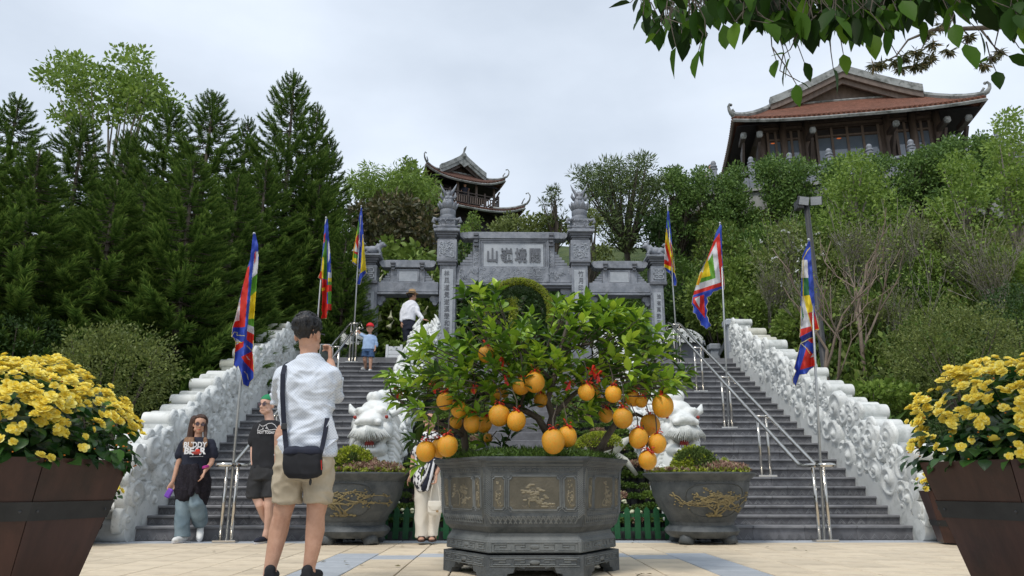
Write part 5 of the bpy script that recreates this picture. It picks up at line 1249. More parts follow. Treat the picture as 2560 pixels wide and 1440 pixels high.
def tuft_field(name, n, cx, cy, rx, ry, z, hgt, leaf, size, seed, parent=None, hexa=False, dome=0, label=None, tmpl=LEAFN):
    rg = np.random.default_rng(seed); a = rg.uniform(0, 6.283, n); q = np.sqrt(rg.uniform(0, 1, n)); 
    k = 1.0
    if hexa: k = c30 / np.cos(np.mod(a, R(60)) - R(30))
    x = cx + rx * q * k * np.cos(a); y = cy + ry * q * k * np.sin(a); zz = z + dome * (1 - q ** 2) + rg.uniform(0, hgt, n)
    v, f, _ = stamp(tmpl[0], tmpl[1], frames(rg.normal(size=(n, 3)) * .7 + np.array([0, 0, .6]), rg, scale=size * rg.uniform(.6, 1.3, n)), np.stack([x, y, zz], 1))
    o = mkobj(name, npmesh(name, v, f, leaf), parent, kind='stuff'); 
    if label: o['label'] = label
    return o
tuft_field('fern_cover', 9000, PCX, PY, PR[0][0] * .93, PR[0][0] * .93, zr - .03, .05, 'leaf_grass', .05, 3, pot, True, dome=.05)
# ---------------- pomelo tree
def leaf_mesh(key, L, wd, m, fold=.25, curl=.2, segs=4):
    V = []; Fs = []
    for j in range(segs + 1):
        t = j / segs; w = wd * math.sin(math.pi * (t ** .8)) * .5 + (.0 if 0 < j < segs else 0)
        z = -curl * t * t; V += [(-w, t, z + w * fold * 2), (0, t, z), (w, t, z + w * fold * 2)]
    for j in range(segs):
        a = j * 3; Fs += [(a, a + 1, a + 4, a + 3), (a + 1, a + 2, a + 5, a + 4)]
    V = [(x * L, y * L, z * L) for x, y, z in V]; return mkmesh(key, V, Fs, m, smooth=True), np.array(V), np.array([q for f in Fs for q in ((f[0], f[1], f[2]), (f[0], f[2], f[3]))])
def var_leaf(base, tones, L, wd, **k):
    out = []
    for i, c in enumerate(tones):
        n = base + '_%d' % i
        if n not in MATS: leafmat(n, c, [x * 1.25 for x in c], trans=.34 if 'over' in n else .30, rough=.5 if 'over' in n else .32, spec=.12 if 'over' in n else .42)
        out.append(leaf_mesh('leaf', L, wd, n, **k))
    return out
PL_ = var_leaf('pomelo_leaf', ((.055, .125, .012), (.12, .225, .018), (.20, .33, .026), (.32, .45, .04), (.035, .08, .014)), .145, .46, curl=.20)
ptree = empty('pomelo_tree', (PCX, PY, zr - .02), 'bonsai pomelo tree full of yellow fruit and red ribbons in the hexagonal pot', 'tree')
rg = np.random.default_rng(21); rr = random.Random(21)
blobs = [(1200, 790, 60, 60, 0), (1230, 855, 80, 55, 0), (1330, 880, 75, 55, .1), (1345, 825, 60, 32, .1), (1560, 810, 60, 30, 0), (1280, 900, 80, 50, .1), (1430, 800, 110, 50, 0), (1500, 790, 60, 35, .1), (1560, 840, 80, 60, 0), (1620, 880, 70, 60, 0), (1480, 880, 110, 60, .1), (1140, 900, 60, 45, 0), (1080, 920, 60, 40, 0), (1000, 950, 32, 28, 0), (1030, 1000, 30, 40, 0), (1100, 960, 60, 45, .1), (1200, 940, 90, 50, .1), (1300, 950, 90, 50, .3), (1400, 940, 90, 60, .3), (1530, 940, 90, 50, .2), (1650, 940, 45, 45, 0), (1600, 990, 60, 40, .1), (1180, 1010, 60, 30, .3), (1280, 1010, 60, 30, .4), (1440, 1020, 50, 30, .4), (1220, 740, 30, 22, 0), (1085, 860, 40, 25, 0)]
shoots = []
for (bx, by, rx, ry, dn) in blobs:
    for _ in range(int(rx * ry / 320) + 3):
        a = rr.uniform(0, 6.28); q = math.sqrt(rr.random()); dy = rr.uniform(-.62, .45) + dn * .3
        shoots.append((U(bx + rx * q * math.cos(a), by + ry * q * math.sin(a), PY + dy), rr.uniform(.6, 1)))
for (px, py, dy) in ((1692, 890, -.2), (1715, 930, -.1), (1705, 960, -.1), (972, 945, 0), (985, 1000, .0), (1030, 1100, -.25), (1043, 1165, -.35), (1160, 735, -.2), (1195, 728, -.3), (1465, 755, -.2), (1410, 775, -.3), (1540, 780, -.1), (1590, 800, -.2), (1640, 830, -.2), (1020, 905, -.1), (1070, 1055, -.2), (1270, 1085, .2), (1210, 1110, .2), (1345, 1060, .1), (1660, 985, -.3), (1255, 1120, .1), (1395, 990, .2)): shoots.append((U(px, py, PY + dy), 1))
crown_c = Vector((PCX + .0, PY + .05, U(1328, 960, PY).z))
leaves = []
for (p, v) in shoots:
    out = (p - crown_c); out = Vector((out.x * .8, out.y * .5, out.z * .6 + .55)).normalized(); nl = rr.randint(6, 10); ga = rr.uniform(0, 6.28)
    tone = rr.choices((0, 1, 2, 3, 4), (2, 4, 4, 2.2, 1.2))[0]
    for j in range(nl):
        t = j / nl; q = p + out * (.11 * (t - .6)); an = ga + j * 2.4; sd = out.orthogonal().normalized(); sd.rotate(Matrix.Rotation(an, 3, out))
        D = (sd * (1.0 - .55 * t) + out * (.35 + .9 * t) + Vector((0, 0, -.15))).normalized()
        s = rr.uniform(.65, 1.15) * (1 - .25 * t); tn = min(4, max(0, tone + rr.choice((-1, 0, 0, 1)))) if tone < 4 else 4
        leaves.append((q, D, s, tn))
leaves.sort(key=lambda l: l[0].y + rr.uniform(0, .3))
def leaf_matrix(q, D, s, rl=None):
    Z = Vector((0, 0, 1)) - D * D.z
    if Z.length < .05: Z = D.orthogonal()
    Z = Z.normalized(); Z.rotate(Matrix.Rotation(rl if rl is not None else rr.uniform(-.6, .6), 3, D)); X = D.cross(Z)
    return Matrix(((X.x * s, D.x * s, Z.x * s, q.x), (X.y * s, D.y * s, Z.y * s, q.y), (X.z * s, D.z * s, Z.z * s, q.z), (0, 0, 0, 1)))
def place_leaves(leaves, kinds, parent, nobj, name='leaf'):
    rest = {}
    for i, (q, D, s, tn) in enumerate(leaves):
        M = leaf_matrix(q, D, s)
        if i < nobj:
            o = mkobj(name, kinds[tn][0], parent); o.matrix_basis = M
        else: rest.setdefault(tn, []).append(np.array(M))
    ms = list(rest.items())
    for tn, L_ in ms:
        A = np.array(L_); V, Fa, _ = stamp(kinds[tn][1], kinds[tn][2], A[:, :3, :3], A[:, :3, 3])
        me = npmesh('foliage', V, Fa, kinds[tn][0].materials[0].name, smooth=True); o = mkobj('foliage', me, parent); o['kind'] = 'stuff'
place_leaves(leaves, PL_, ptree, 290)
b = MB()
def br_px(pts, r0, r1, n=7, dy0=0, dy1=0):
    m = len(pts); P = [U(x, y, PY + dy0 + (dy1 - dy0) * i / (m - 1)) for i, (x, y) in enumerate(pts)]
    b.tube(P, [r0 + (r1 - r0) * i / (m - 1) for i in range(m)], n=n)
for pts, r0, r1, d0, d1 in (([(1165, 1135), (1160, 1085), (1150, 1045), (1165, 1010), (1200, 985), (1260, 960)], .034, .014, 0, .1), ([(1158, 1090), (1130, 1070), (1090, 1055), (1050, 1030), (1010, 1010), (978, 985), (972, 955)], .02, .007, 0, -.1),
    ([(1375, 1140), (1372, 1080), (1382, 1040), (1368, 1000), (1385, 950), (1400, 880), (1420, 800)], .045, .012, 0, 0), ([(1372, 1090), (1345, 1045), (1300, 1020), (1250, 1010), (1210, 975), (1180, 930)], .035, .010, 0, -.2),
    ([(1490, 1145), (1515, 1095), (1545, 1050), (1560, 1005), (1600, 960), (1640, 900)], .034, .010, 0, -.1), ([(1545, 1050), (1590, 1035), (1625, 1050), (1618, 1120)], .02, .007, 0, -.3), ([(1382, 1040), (1430, 990), (1480, 950), (1540, 920)], .026, .010, 0, .2),
    ([(1385, 960), (1330, 900), (1280, 840), (1230, 790)], .022, .008, 0, -.1), ([(1400, 880), (1470, 860), (1520, 820)], .016, .006, 0, .1), ([(1160, 1030), (1120, 980), (1090, 930)], .016, .006, 0, -.1), ([(1560, 1005), (1530, 960), (1500, 900)], .016, .006, 0, -.2), ([(1300, 1020), (1320, 950), (1300, 880)], .016, .006, -.1, -.2), ([(1145, 1080), (1110, 1095), (1070, 1100)], .012, .006, 0, -.2), ([(1480, 960), (1480, 925), (1460, 930)], .012, .005, -.2, -.3)): br_px(pts, r0, r1, dy0=d0, dy1=d1)
for (p, v) in shoots[::1]:
    e = crown_c + (p - crown_c) * .72; e.z -= .03; b.tube([e, (e + p) / 2 + Vector((0, 0, -.01)), p], [.006, .005, .003], n=3, cap=False)
b.build('trunk', 'bark', ptree, smooth=True)
fr = [(1215, 885, 20, -.35), (1303, 965, 22, -.4), (1337, 955, 25, -.5), (1248, 1038, 27, -.5), (1291, 1052, 24, -.55), (1112, 1003, 21, -.3), (1147, 1023, 20, -.35), (1180, 1058, 22, -.35), (1065, 1128, 25, -.45), (1098, 1120, 22, -.3), (1119, 1114, 26, -.5), (1383, 1103, 29, -.70), (1418, 1091, 24, -.55), (1466, 980, 21, -.5), (1533, 985, 21, -.5), (1557, 1045, 25, -.55), (1514, 1038, 18, -.2), (1583, 997, 19, -.3), (1603, 1003, 16, -.35), (1657, 1014, 27, -.45), (1625, 1062, 25, -.3), (1596, 1095, 24, -.5), (1643, 1108, 23, -.45), (1619, 1150, 23, -.5), (1210, 1060, 20, -.1), (1240, 985, 18, -.1), (1352, 1000, 18, 0), (1184, 976, 8, -.3), (1484, 985, 18, -.2), (1262, 985, 10, 0), (1140, 1055, 17, 0), (1220, 1095, 12, .2)]
def fruit_mesh(seed):
    b = MB(); b.ball((0, 0, 0), 1, 22, 16); rq = random.Random(seed); V = []
    for x, y, z in b.V:
        k = 1 + .035 * noise.noise(Vector((x * 1.5 + seed, y * 1.5, z * 1.5))); zz = z * 1.03; 
        if z > .6: k *= 1 - (z - .6) * .22
        V.append((x * k, y * k, zz - (.05 if z > .97 else 0)))
    b.V = V; return b.mesh('pomelo', 'pomelo_skin', True)
FM = [fruit_mesh(i) for i in range(4)]
def bow(seed):
    rq = random.Random(seed); b = MB()
    for s in (-1, 1):
        for lay in (0, 1):
            a = rq.uniform(.2, .9) - lay * .9; L_ = rq.uniform(.035, .055); d = Vector((s * math.cos(a), rq.uniform(-.4, .1), math.sin(a))); w = Vector((0, -.3, 1)).cross(d).normalized() * .011
            P = [Vector((0, 0, 0)), d * L_ * .6 + Vector((0, -.006, .008)), d * L_, d * L_ * .7 + Vector((0, 0, -.012)), Vector((0, 0, -.003))]
            V = [];  [V.extend((tuple(p - w * k), tuple(p + w * k))) for p, k in zip(P, (.4, 1, 1.3, 1, .4))]
            b.add(V, [(2 * i, 2 * i + 1, 2 * i + 3, 2 * i + 2) for i in range(4)])
    for k in range(2):
        e = Vector((rq.uniform(-.03, .03), -.008, -.05 - .03 * rq.random())); b.add([(-.006, 0, 0), (.006, 0, 0), (e.x + .009, e.y, e.z), (e.x - .009, e.y, e.z)], [(0, 1, 2, 3)])
    b.ball((0, 0, 0), .009, 6, 5); return b.mesh('ribbon', 'ribbon', True)
BW = [bow(i) for i in range(5)]
stem = MB()
for i, (px, py, r, dy) in enumerate(fr):
    Y = PY + dy; p = U(px, py, Y); rw = abs(U(px + r, py, Y).x - p.x)
    o = mkobj('pomelo', FM[i % 4], ptree); o.location = p; o.scale = (rw, rw, rw * rr.uniform(1.0, 1.1)); o.rotation_euler = (rr.uniform(-.2, .2), rr.uniform(-.25, .25), rr.uniform(0, 6))
    top = p + Vector((0, -.01, rw * 1.0)); stem = MB(); stem.tube([top - Vector((0, -.01, .02)), top + Vector((rr.uniform(-.02, .02), .03, .08)), top + Vector((rr.uniform(-.05, .05), .10, .2))], [.006, .005, .004], n=4); stem.build('fruit_stalk', 'bark', ptree)
    if i != 29 and i != 31:
        rb_ = mkobj('ribbon', BW[i % 5], ptree); rb_.location = top + Vector((0, -.02, .012)); rb_.rotation_euler = (0, rr.uniform(-.3, .3), rr.uniform(-.5, .5)); s = rr.uniform(.75, 1.1); rb_.scale = (s, s, s)
for (px, py, dy) in ((1258, 905, -.4), (1262, 940, -.4), (998, 975, -.2), (1088, 962, -.3), (1480, 925, -.5), (1495, 935, -.5), (1425, 955, -.4)):
    rb_ = mkobj('ribbon', BW[px % 5], ptree); rb_.location = U(px, py, PY + dy); rb_.rotation_euler = (0, rr.uniform(-.6, .6), rr.uniform(-.8, .8)); rb_.scale = (1.05,) * 3
# ---------------- round bowls with succulent mounds
QY = 9.26
def round_pot(cxp, label, mirror, mound_label):
    c = U(cxp, 1280, QY); root = empty('stone_bowl', (c.x, QY, 0), label, 'plant pot', 'round stone bowls beside the pomelo tree')
    pts = [(78, 1341.5), (88, 1333), (92, 1325), (88, 1318), (78, 1311), (79, 1303), (82, 1300), (87, 1287.5), (103, 1267.5), (115, 1239), (120, 1210.6), (120, 1204), (123, 1199), (134, 1190), (137, 1186), (137, 1183), (130, 1182)]
    pr = [(abs(U(cxp + r, y, QY).x - U(cxp, y, QY).x), U(cxp, y, QY).z) for r, y in pts]
    o = MB().lathe(pr, n=40, c=(c.x, QY, 0)).build('bowl', 'pot_stone', root); finish(o); autosmooth(o, 28)
    b = MB()
    for k in range(3 if False else 4):
        a = R(45 + 90 * k); r = pr[0][0] * .86; x, y = c.x + r * math.cos(a), QY + r * math.sin(a)
        b.tube([(x, y, pr[0][1] + .02), (x + .03 * math.cos(a), y + .03 * math.sin(a), .05), (x + .05 * math.cos(a), y + .05 * math.sin(a), .0)], [.10, .085, .09], n=8)
        b.build('foot', 'pot_stone', root, smooth=True); b = MB()
    zc = lambda t: t
    # gold tree relief wrapped on the front
    rq = random.Random(3 if mirror > 0 else 7); b = MB()
    def sp(a, z, off=.0):
        r = np.interp(z, [p[1] for p in pr[6:12]], [p[0] for p in pr[6:12]]) + off; return (c.x + r * math.sin(a), QY - r * math.cos(a), z)
    z0, z1 = pr[7][1] + .005, pr[10][1] - .01
    def br(a, z, da, dz, r, lv):
        P = []
        for t in range(6):
            P.append(sp(a, z, .004)); 
            if t < 5: a += da + rq.uniform(-.05, .05); z = min(max(z + dz + rq.uniform(-.012, .012), z0), z1)
        b.tube(P, [r, r, r * .9, r * .8, r * .7, r * .5], n=6)
        if lv:
            for s in (-1, 1, rq.choice((-1, 1))): br(a + rq.uniform(-.05, .05), z, s * rq.uniform(.03, .085), rq.uniform(-.008, .018), r * .75, lv - 1)
        for _ in range(5): q = sp(a + rq.gauss(0, .05), min(max(z + rq.gauss(0, .018), z0), z1), .003); b.ball(q, (.014, .011, .009), 6, 4)
    m0 = .12 * mirror
    br(m0, z0, .02 * mirror, .032, .015, 2); br(m0 + .05, z0 + .01, -.045 * mirror, .030, .012, 2); br(m0, z0 + .03, .07 * mirror, .024, .010, 2); br(m0 + .1, z0 + .02, .05 * mirror, .03, .010, 2)
    for k in range(16): q = sp(m0 + rq.gauss(0, .16), z0 + abs(rq.gauss(0, .012)), .004); b.ball(q, (.03, .015, .014), 6, 4)
    b.build('gold_tree_relief', 'gold_relief', root, smooth=True)
    b = MB()
    for s in (0, 1):   # lobed panel outline and fret band
        P = [];
        for t in range(41):
            th = 2 * math.pi * t / 40; P.append(sp(m0 + .66 * math.copysign(abs(math.cos(th)) ** .6, math.cos(th)), (z0 + z1) / 2 + (z1 - z0 + .03) / 2 * math.copysign(abs(math.sin(th)) ** .6, math.sin(th)), .001))
        b.tube(P, .006, n=5)
    nf = 52
    for k in range(nf):
        a = 2 * math.pi * k / nf; rA = pr[11][0] + .002; q = lambda u, z: (c.x + rA * math.sin(a + u), QY - rA * math.cos(a + u), z); w = 2 * math.pi / nf; za, zb = pr[11][1] - .005, pr[12][1] + .022
        b.tube([q(0, za), q(w * .75, za), q(w * .75, za + .022), q(w * .25, za + .022), q(w * .25, za + .011)], .0035, n=4)
    b.build('fret_band', 'pot_light', root)
    MB().lathe([(.01, pr[-1][1] - .03), (pr[-1][0] * .97, pr[-1][1] - .03), (pr[-1][0] * .97, pr[-1][1] - .012), (.01, pr[-1][1] + .01)], n=24, c=(c.x, QY, 0)).build('soil', 'soil', root)
    # mound
    zt = pr[-1][1]; mr = empty('succulent_mound', (c.x, QY, zt), mound_label, 'plant')
    rg = np.random.default_rng(5 + mirror)
    n = 5200; d = rg.normal(size=(n, 3)); d[:, 2] = np.abs(d[:, 2]); d /= np.linalg.norm(d, axis=1, keepdims=True)
    mx_ = c.x - .05
    P = np.array([mx_, QY - .05, zt - .02]) + d * np.array([.27, .27, .30]) * (1 + .06 * rg.normal(size=(n, 1)))
    col = np.array([noise.noise(Vector((x * 5, y * 5, z * 5))) for x, y, z in P.tolist()])
    for nm, mk_, mt in (('moss_cushion', col > -.02, 'leaf_moss'), ('stonecrop', col <= -.02, 'leaf_mossdark')):
        v, f, _ = stamp(LEAF2[0], LEAF2[1], frames(d[mk_] + rg.normal(size=(mk_.sum(), 3)) * .5, rg, scale=.035), P[mk_]); o = mkobj(nm, npmesh(nm, v, f, mt), mr); o['kind'] = 'stuff'
    MB().ball((mx_, QY - .05, zt - .03), (.255, .255, .275), 16, 10).build('mound_core', 'soil', mr, smooth=True)
    # rosettes
    ro = MB()
    for lay, (m_, rad, up) in enumerate(((7, .035, .25), (6, .026, .6), (4, .015, 1.2))):
        for k in range(m_):
            a = 2 * math.pi * k / m_ + lay * .4; dx, dy = math.cos(a), math.sin(a); z = .006 * lay
            ro.add([(dx * .004, dy * .004, z), (dx * rad * .6 - dy * rad * .3, dy * rad * .6 + dx * rad * .3, z + rad * up * .5), (dx * rad, dy * rad, z + rad * up), (dx * rad * .6 + dy * rad * .3, dy * rad * .6 - dx * rad * .3, z + rad * up * .5)], [(0, 1, 2, 3)])
    rom = ro.mesh('rosette', 'succulent'); rom2 = ro.mesh('rosette', 'leaf_moss')
    for k in range(150):
        a = rg.uniform(0, 6.28); q = math.sqrt(rg.uniform(.12, 1)); x, y = c.x + .60 * q * math.cos(a), QY + .60 * q * math.sin(a); hump = .11 * math.exp(-((x - c.x - .25) ** 2 + (y - QY + .1) ** 2) / .03) + .03
        if (x - mx_) ** 2 + (y - QY) ** 2 < .055: continue
        o = mkobj('rosette', rom if rg.uniform() < .7 else rom2, mr); o.location = (x, y, zt - .0 + hump * rg.uniform(.7, 1.1)); s = rg.uniform(.9, 1.6); o.scale = (s, s, s); o.rotation_euler = (rg.uniform(-.4, .6), rg.uniform(-.4, .4), a)
    tuft_field('stonecrop', 2600, c.x, QY, .60, .60, zt - .02, .05, 'leaf_moss', .035, 9 + mirror, mr, False, dome=.03, tmpl=LEAF2); tuft_field('stonecrop', 1800, c.x + .2, QY - .05, .38, .45, zt - .0, .08, 'succulent', .04, 12 + mirror, mr, False, dome=.05, tmpl=LEAF2)
round_pot(1752, 'round dark stone bowl with gold tree relief, in front of the right dragon', 1, 'mossy succulent mound planted in the right stone bowl')
round_pot(886, 'round dark stone bowl with gold tree relief, in front of the left dragon', -1, 'mossy succulent mound planted in the left stone bowl')
# ---------------- tapered wooden planters with begonias
def petal_bloom(seed):
    rq = random.Random(seed); b = MB()
    for lay, (m_, r, up) in enumerate(((5, 1.0, .15), (5, .72, .45), (4, .42, .8), (3, .2, 1.2))):
        for k in range(m_):
            a = 2 * math.pi * (k + .5 * lay) / m_ + rq.uniform(-.15, .15); rr_ = r * rq.uniform(.85, 1.1); dx, dy = math.cos(a), math.sin(a); w = rr_ * .62; z = .12 * lay
            P = [(0, 0, z * .5), (dx * rr_ * .5 - dy * w * .8, dy * rr_ * .5 + dx * w * .8, z + rr_ * up * .55), (dx * rr_ * .95 - dy * w * .55, dy * rr_ * .95 + dx * w * .55, z + rr_ * up), (dx * rr_ * 1.05, dy * rr_ * 1.05, z + rr_ * up * .85), (dx * rr_ * .95 + dy * w * .55, dy * rr_ * .95 - dx * w * .55, z + rr_ * up), (dx * rr_ * .5 + dy * w * .8, dy * rr_ * .5 - dx * w * .8, z + rr_ * up * .55), (dx * rr_ * .55, dy * rr_ * .55, z + rr_ * up * .35)]
            b.add(P, [(0, 6, 1), (1, 6, 3, 2), (3, 6, 5, 4), (0, 5, 6)])
    return b.mesh('bloom', 'petal_yellow', True)
BLM = [petal_bloom(i) for i in range(4)]
bud = MB(); bud.ball((0, 0, .3), (.32, .32, .5), 7, 5); BUD = bud.mesh('bud', 'petal_bud', True)
BGL = var_leaf('begonia_leaf', ((.015, .05, .012), (.03, .085, .018), (.05, .125, .025)), .075, .85, curl=.25, fold=.1)
def planter(cx, cy, R0, R1, H, label, n=8, ang=0):
    root = empty('wooden_planter', (cx, cy, 0), label, 'planter', 'tapered wooden planters')
    for k in range(n):   # staves
        a0, a1 = ang + 2 * math.pi * k / n, ang + 2 * math.pi * (k + 1) / n
        def P(a, r, z): return (cx + r * math.cos(a), cy + r * math.sin(a), z)
        m_ = 1; V0 = []
        for j in range(m_):
            t0, t1 = j / m_ + .004, (j + 1) / m_ - .004
            def Q(t, r, z): A, B = Vector(P(a0, r, z)), Vector(P(a1, r, z)); return tuple(A.lerp(B, t))
            V = [Q(t0, R0, .02), Q(t1, R0, .02), Q(t1, R1, H), Q(t0, R1, H), Q(t0, R0 - .03, .02), Q(t1, R0 - .03, .02), Q(t1, R1 - .03, H), Q(t0, R1 - .03, H)]
            MB().add(V, [(0, 1, 2, 3), (7, 6, 5, 4), (0, 4, 5, 1), (1, 5, 6, 2), (2, 6, 7, 3), (3, 7, 4, 0)]).build('stave', 'planter_wood', root)
    for (t, h) in ((.74 if H > .6 else .45, .11),):
        z0, z1 = H * (t - h), H * t
        V = []
        for z, off in ((z0, 0), (z0, .006), (z1, .006), (z1, 0)):
            r = R0 + (R1 - R0) * z / H + off; V += [(cx + r * math.cos(ang + 2 * math.pi * k / n), cy + r * math.sin(ang + 2 * math.pi * k / n), z) for k in range(n)]
        MB().add(V, [(i * n + k, i * n + (k + 1) % n, (i + 1) * n + (k + 1) % n, (i + 1) * n + k) for i in range(3) for k in range(n)]).build('metal_hoop', 'hoop_metal', root)
        b = MB()
        for k in range(n):
            for s in (.08, .92):
                r = R0 + (R1 - R0) * (z0 + z1) / 2 / H + .006; A = Vector((cx + r * math.cos(ang + 2 * math.pi * k / n), cy + r * math.sin(ang + 2 * math.pi * k / n), (z0 + z1) / 2)); B = Vector((cx + r * math.cos(ang + 2 * math.pi * (k + 1) / n), cy + r * math.sin(ang + 2 * math.pi * (k + 1) / n), (z0 + z1) / 2)); b.ball(A.lerp(B, s), .008, 6, 4)
        o = b.build('hoop_screws', 'black_metal', root); o['kind'] = 'stuff'
    MB().lathe([(.01, H - .06), (R1 * .9, H - .06), (.01, H - .02)], n=n, c=(cx, cy, 0)).build('soil', 'soil', root)
    MB().lathe([(R0 * .8, 0), (R0 * .8, .03)], n=n, c=(cx, cy, 0)).build('base', 'black_metal', root)
    return root
def begonias(cx, cy, rx, ry, z, rz, nb, label, seed, bs=.032, nleaf=90, nl_stuff=500, ls=1.0):
    root = empty('begonia_plant', (cx, cy, z), label, 'flowers', 'yellow begonias'); rg = np.random.default_rng(seed); rq = random.Random(seed)
    def sp(lo, hi):
        while 1:
            d = Vector((rq.gauss(0, 1), rq.gauss(0, 1) - .15, rq.gauss(0, 1))).normalized()
            if d.y > .45: continue
            if lo <= d.z <= hi: return d
    def lum(d): return 1 + .16 * noise.noise(Vector((d.x * 2.3 + seed, d.y * 2.3, d.z * 2.3))) + .06 * noise.noise(d * 7)
    c = Vector((cx, cy, z))
    B_ = []
    for k in range(nb):
        d = sp(-.1, 1) if k % 8 == 0 else sp(.27, 1); cl = rq.randint(2, 5)
        for j in range(cl):
            e = (d + Vector((rq.gauss(0, .055), rq.gauss(0, .055), rq.gauss(0, .055))) * (1 if j else 0)).normalized(); l = lum(e)
            p = c + Vector((e.x * rx, e.y * ry, e.z * rz)) * (l * rq.uniform(.97, 1.06)); N = (Vector((e.x / rx, e.y / ry, e.z / rz)).normalized() * .8 + Vector((rq.gauss(0, .35), rq.gauss(0, .35) - .2, rq.gauss(0, .3) + .35))).normalized()
            s = bs * rq.uniform(.7, 1.2); B_.append((p.y, Matrix.Translation(p) @ N.to_track_quat('Z', 'Y').to_matrix().to_4x4() @ Matrix.Rotation(rq.uniform(0, 6), 4, 'Z') @ Matrix.Diagonal((s, s, s, 1)), (k + j) % 4))
    B_.sort(key=lambda t: t[0]); extra = MB()
    for i, (_, Mx, kk) in enumerate(B_):
        if i < 285: o = mkobj('bloom', BLM[kk], root); o.matrix_basis = Mx
        else: me = BLM[kk]; extra.add([tuple(v.co) for v in me.vertices], [tuple(p_.vertices) for p_ in me.polygons], Mx)
    if extra.V: o = extra.build('farther_blooms', 'petal_yellow', root, smooth=True); o['kind'] = 'stuff'
    for k in range(nb // 3):
        e = sp(-.1, .9); p = c + Vector((e.x * rx, e.y * ry, e.z * rz)) * lum(e) * 1.0; o = mkobj('bud', BUD, root); s = bs * rq.uniform(.3, .55); o.matrix_basis = Matrix.Translation(p) @ e.to_track_quat('Z', 'Y').to_matrix().to_4x4() @ Matrix.Diagonal((s, s, s, 1))
    L_ = []
    for k in range(nleaf + nl_stuff):
        e = sp(-.5, .4) if k % 2 else sp(-.1, .95); rad = (rq.uniform(.90, 1.0) if k < nleaf else rq.uniform(.60, .99)) * lum(e); p = c + Vector((e.x * rx, e.y * ry, e.z * rz)) * rad
        if p.z < z - rz * .10: continue
        D = (Vector((e.x, e.y, e.z * .4)) + Vector((rq.gauss(0, .5), rq.gauss(0, .5), rq.gauss(0, .3) - .45))).normalized(); L_.append((p, D, ls * rq.uniform(.6, 1.25), rq.choice((0, 0, 1, 1, 2))))
    place_leaves(L_, BGL, root, min(nleaf, len(L_)))
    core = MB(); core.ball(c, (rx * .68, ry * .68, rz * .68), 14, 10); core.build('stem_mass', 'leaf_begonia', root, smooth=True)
    b = MB()
    for k in range(26):
        e = sp(.0, .9); b.tube([c + Vector((e.x * rx * .3, e.y * ry * .3, -.05)), c + Vector((e.x * rx, e.y * ry, e.z * rz)) * .9], [.008, .005], n=4, cap=False)
    b.build('stem', 'leaf_begonia', root)
    return root
KY = 4.0
pcl = U(300, 1160, KY); pcr = U(2331, 1165, KY)
planter(pcl.x - .71, KY, .49, .72, .775, 'large dark wooden planter in the left foreground', ang=R(8))
planter(pcr.x + .70, KY, .49, .72, .77, 'large dark wooden planter in the right foreground', ang=R(-8))
begonias(pcl.x - .73, KY, .74, .76, .80, .50, 285, 'mound of yellow begonias spilling over the left foreground planter', 1, bs=.027, nleaf=130, nl_stuff=1700)
begonias(pcr.x + .74, KY, .76, .76, .80, .52, 285, 'mound of yellow begonias spilling over the right foreground planter', 5, bs=.027, nleaf=130, nl_stuff=1700)
q = U(2312, 1240, 9.0); planter(q.x + .42, 9.0, .30, .43, .60, 'small wooden planter by the foot of the right cloud wall', ang=R(10))
begonias(q.x + .42, 9.0, .47, .45, .64, .22, 90, 'small yellow begonias in the planter by the right cloud wall', 7, bs=.032, nleaf=30, nl_stuff=260, ls=.9)
q = U(262, 1240, 9.0); planter(q.x - .35, 9.0, .27, .43, .50, 'small wooden planter half hidden behind the left foreground planter', ang=R(10))
begonias(q.x - .30, 9.0, .46, .45, .55, .22, 50, 'small yellow begonias peeping out behind the left foreground planter', 8, bs=.032, nleaf=20, nl_stuff=200, ls=.9)
# ---------------- stainless handrails
def handrail(xc, label):
    root = empty('handrail', (xc, 9.4, 0), label, 'handrail', 'stainless double handrails on the stairs')
    st = [(9.42, 0.0)] + [(SY(i) + .15, SZ(i)) for i in (6, 12, 18, 24)]
    Hh = .90
    def rz(y):   # rail height at y
        return np.interp(y, [9.70] + [s[0] for s in st[1:]], [Hh] + [s[1] + Hh for s in st[1:]])
    for s in (-.105, .105):
        P = [(xc + s, 9.20, Hh), (xc + s, 9.62, Hh), (xc + s, 9.72, Hh + .012), (xc + s, 9.80, float(rz(9.80)))] + [(xc + s, y, float(rz(y))) for y in (10.1, 11.28, 12.96, 14.64, 16.32)] + [(xc + s, 16.55, st[-1][1] + Hh + .08), (xc + s, 16.85, st[-1][1] + Hh + .02)]
        MB().tube(P, .027, n=10).build('rail', 'steel', root, smooth=True)
    for (y, z) in ((9.20, Hh), (16.85, st[-1][1] + Hh + .02)):
        e = -1 if y < 10 else 1; MB().tube([(xc - .105, y, z), (xc - .07, y + e * .07, z), (xc, y + e * .10, z), (xc + .07, y + e * .07, z), (xc + .105, y, z)], .027, n=10).build('end_bend', 'steel', root, smooth=True)
    for j, (y, z) in enumerate(st):
        MB().box(xc - .14, xc + .14, y - .07, y + .07, z + .001, z + .03, bev=.004).build('base_plate', 'steel', root)
        top = float(rz(y)) if j else Hh
        for s in (-.065, .065): MB().tube([(xc + s, y, z + .03), (xc + s, y, top - .02)], .022, n=10).build('post', 'steel', root, smooth=True)
        MB().tube([(xc - .105, y, top - .005), (xc + .105, y, top - .005)], .018, n=8).build('cross_bar', 'steel', root, smooth=True)
    return st
XRR, XRL = 3.95, -3.30
st = handrail(XRR, 'stainless double handrail in the middle of the right flight'); handrail(XRL, 'stainless double handrail in the middle of the left flight')
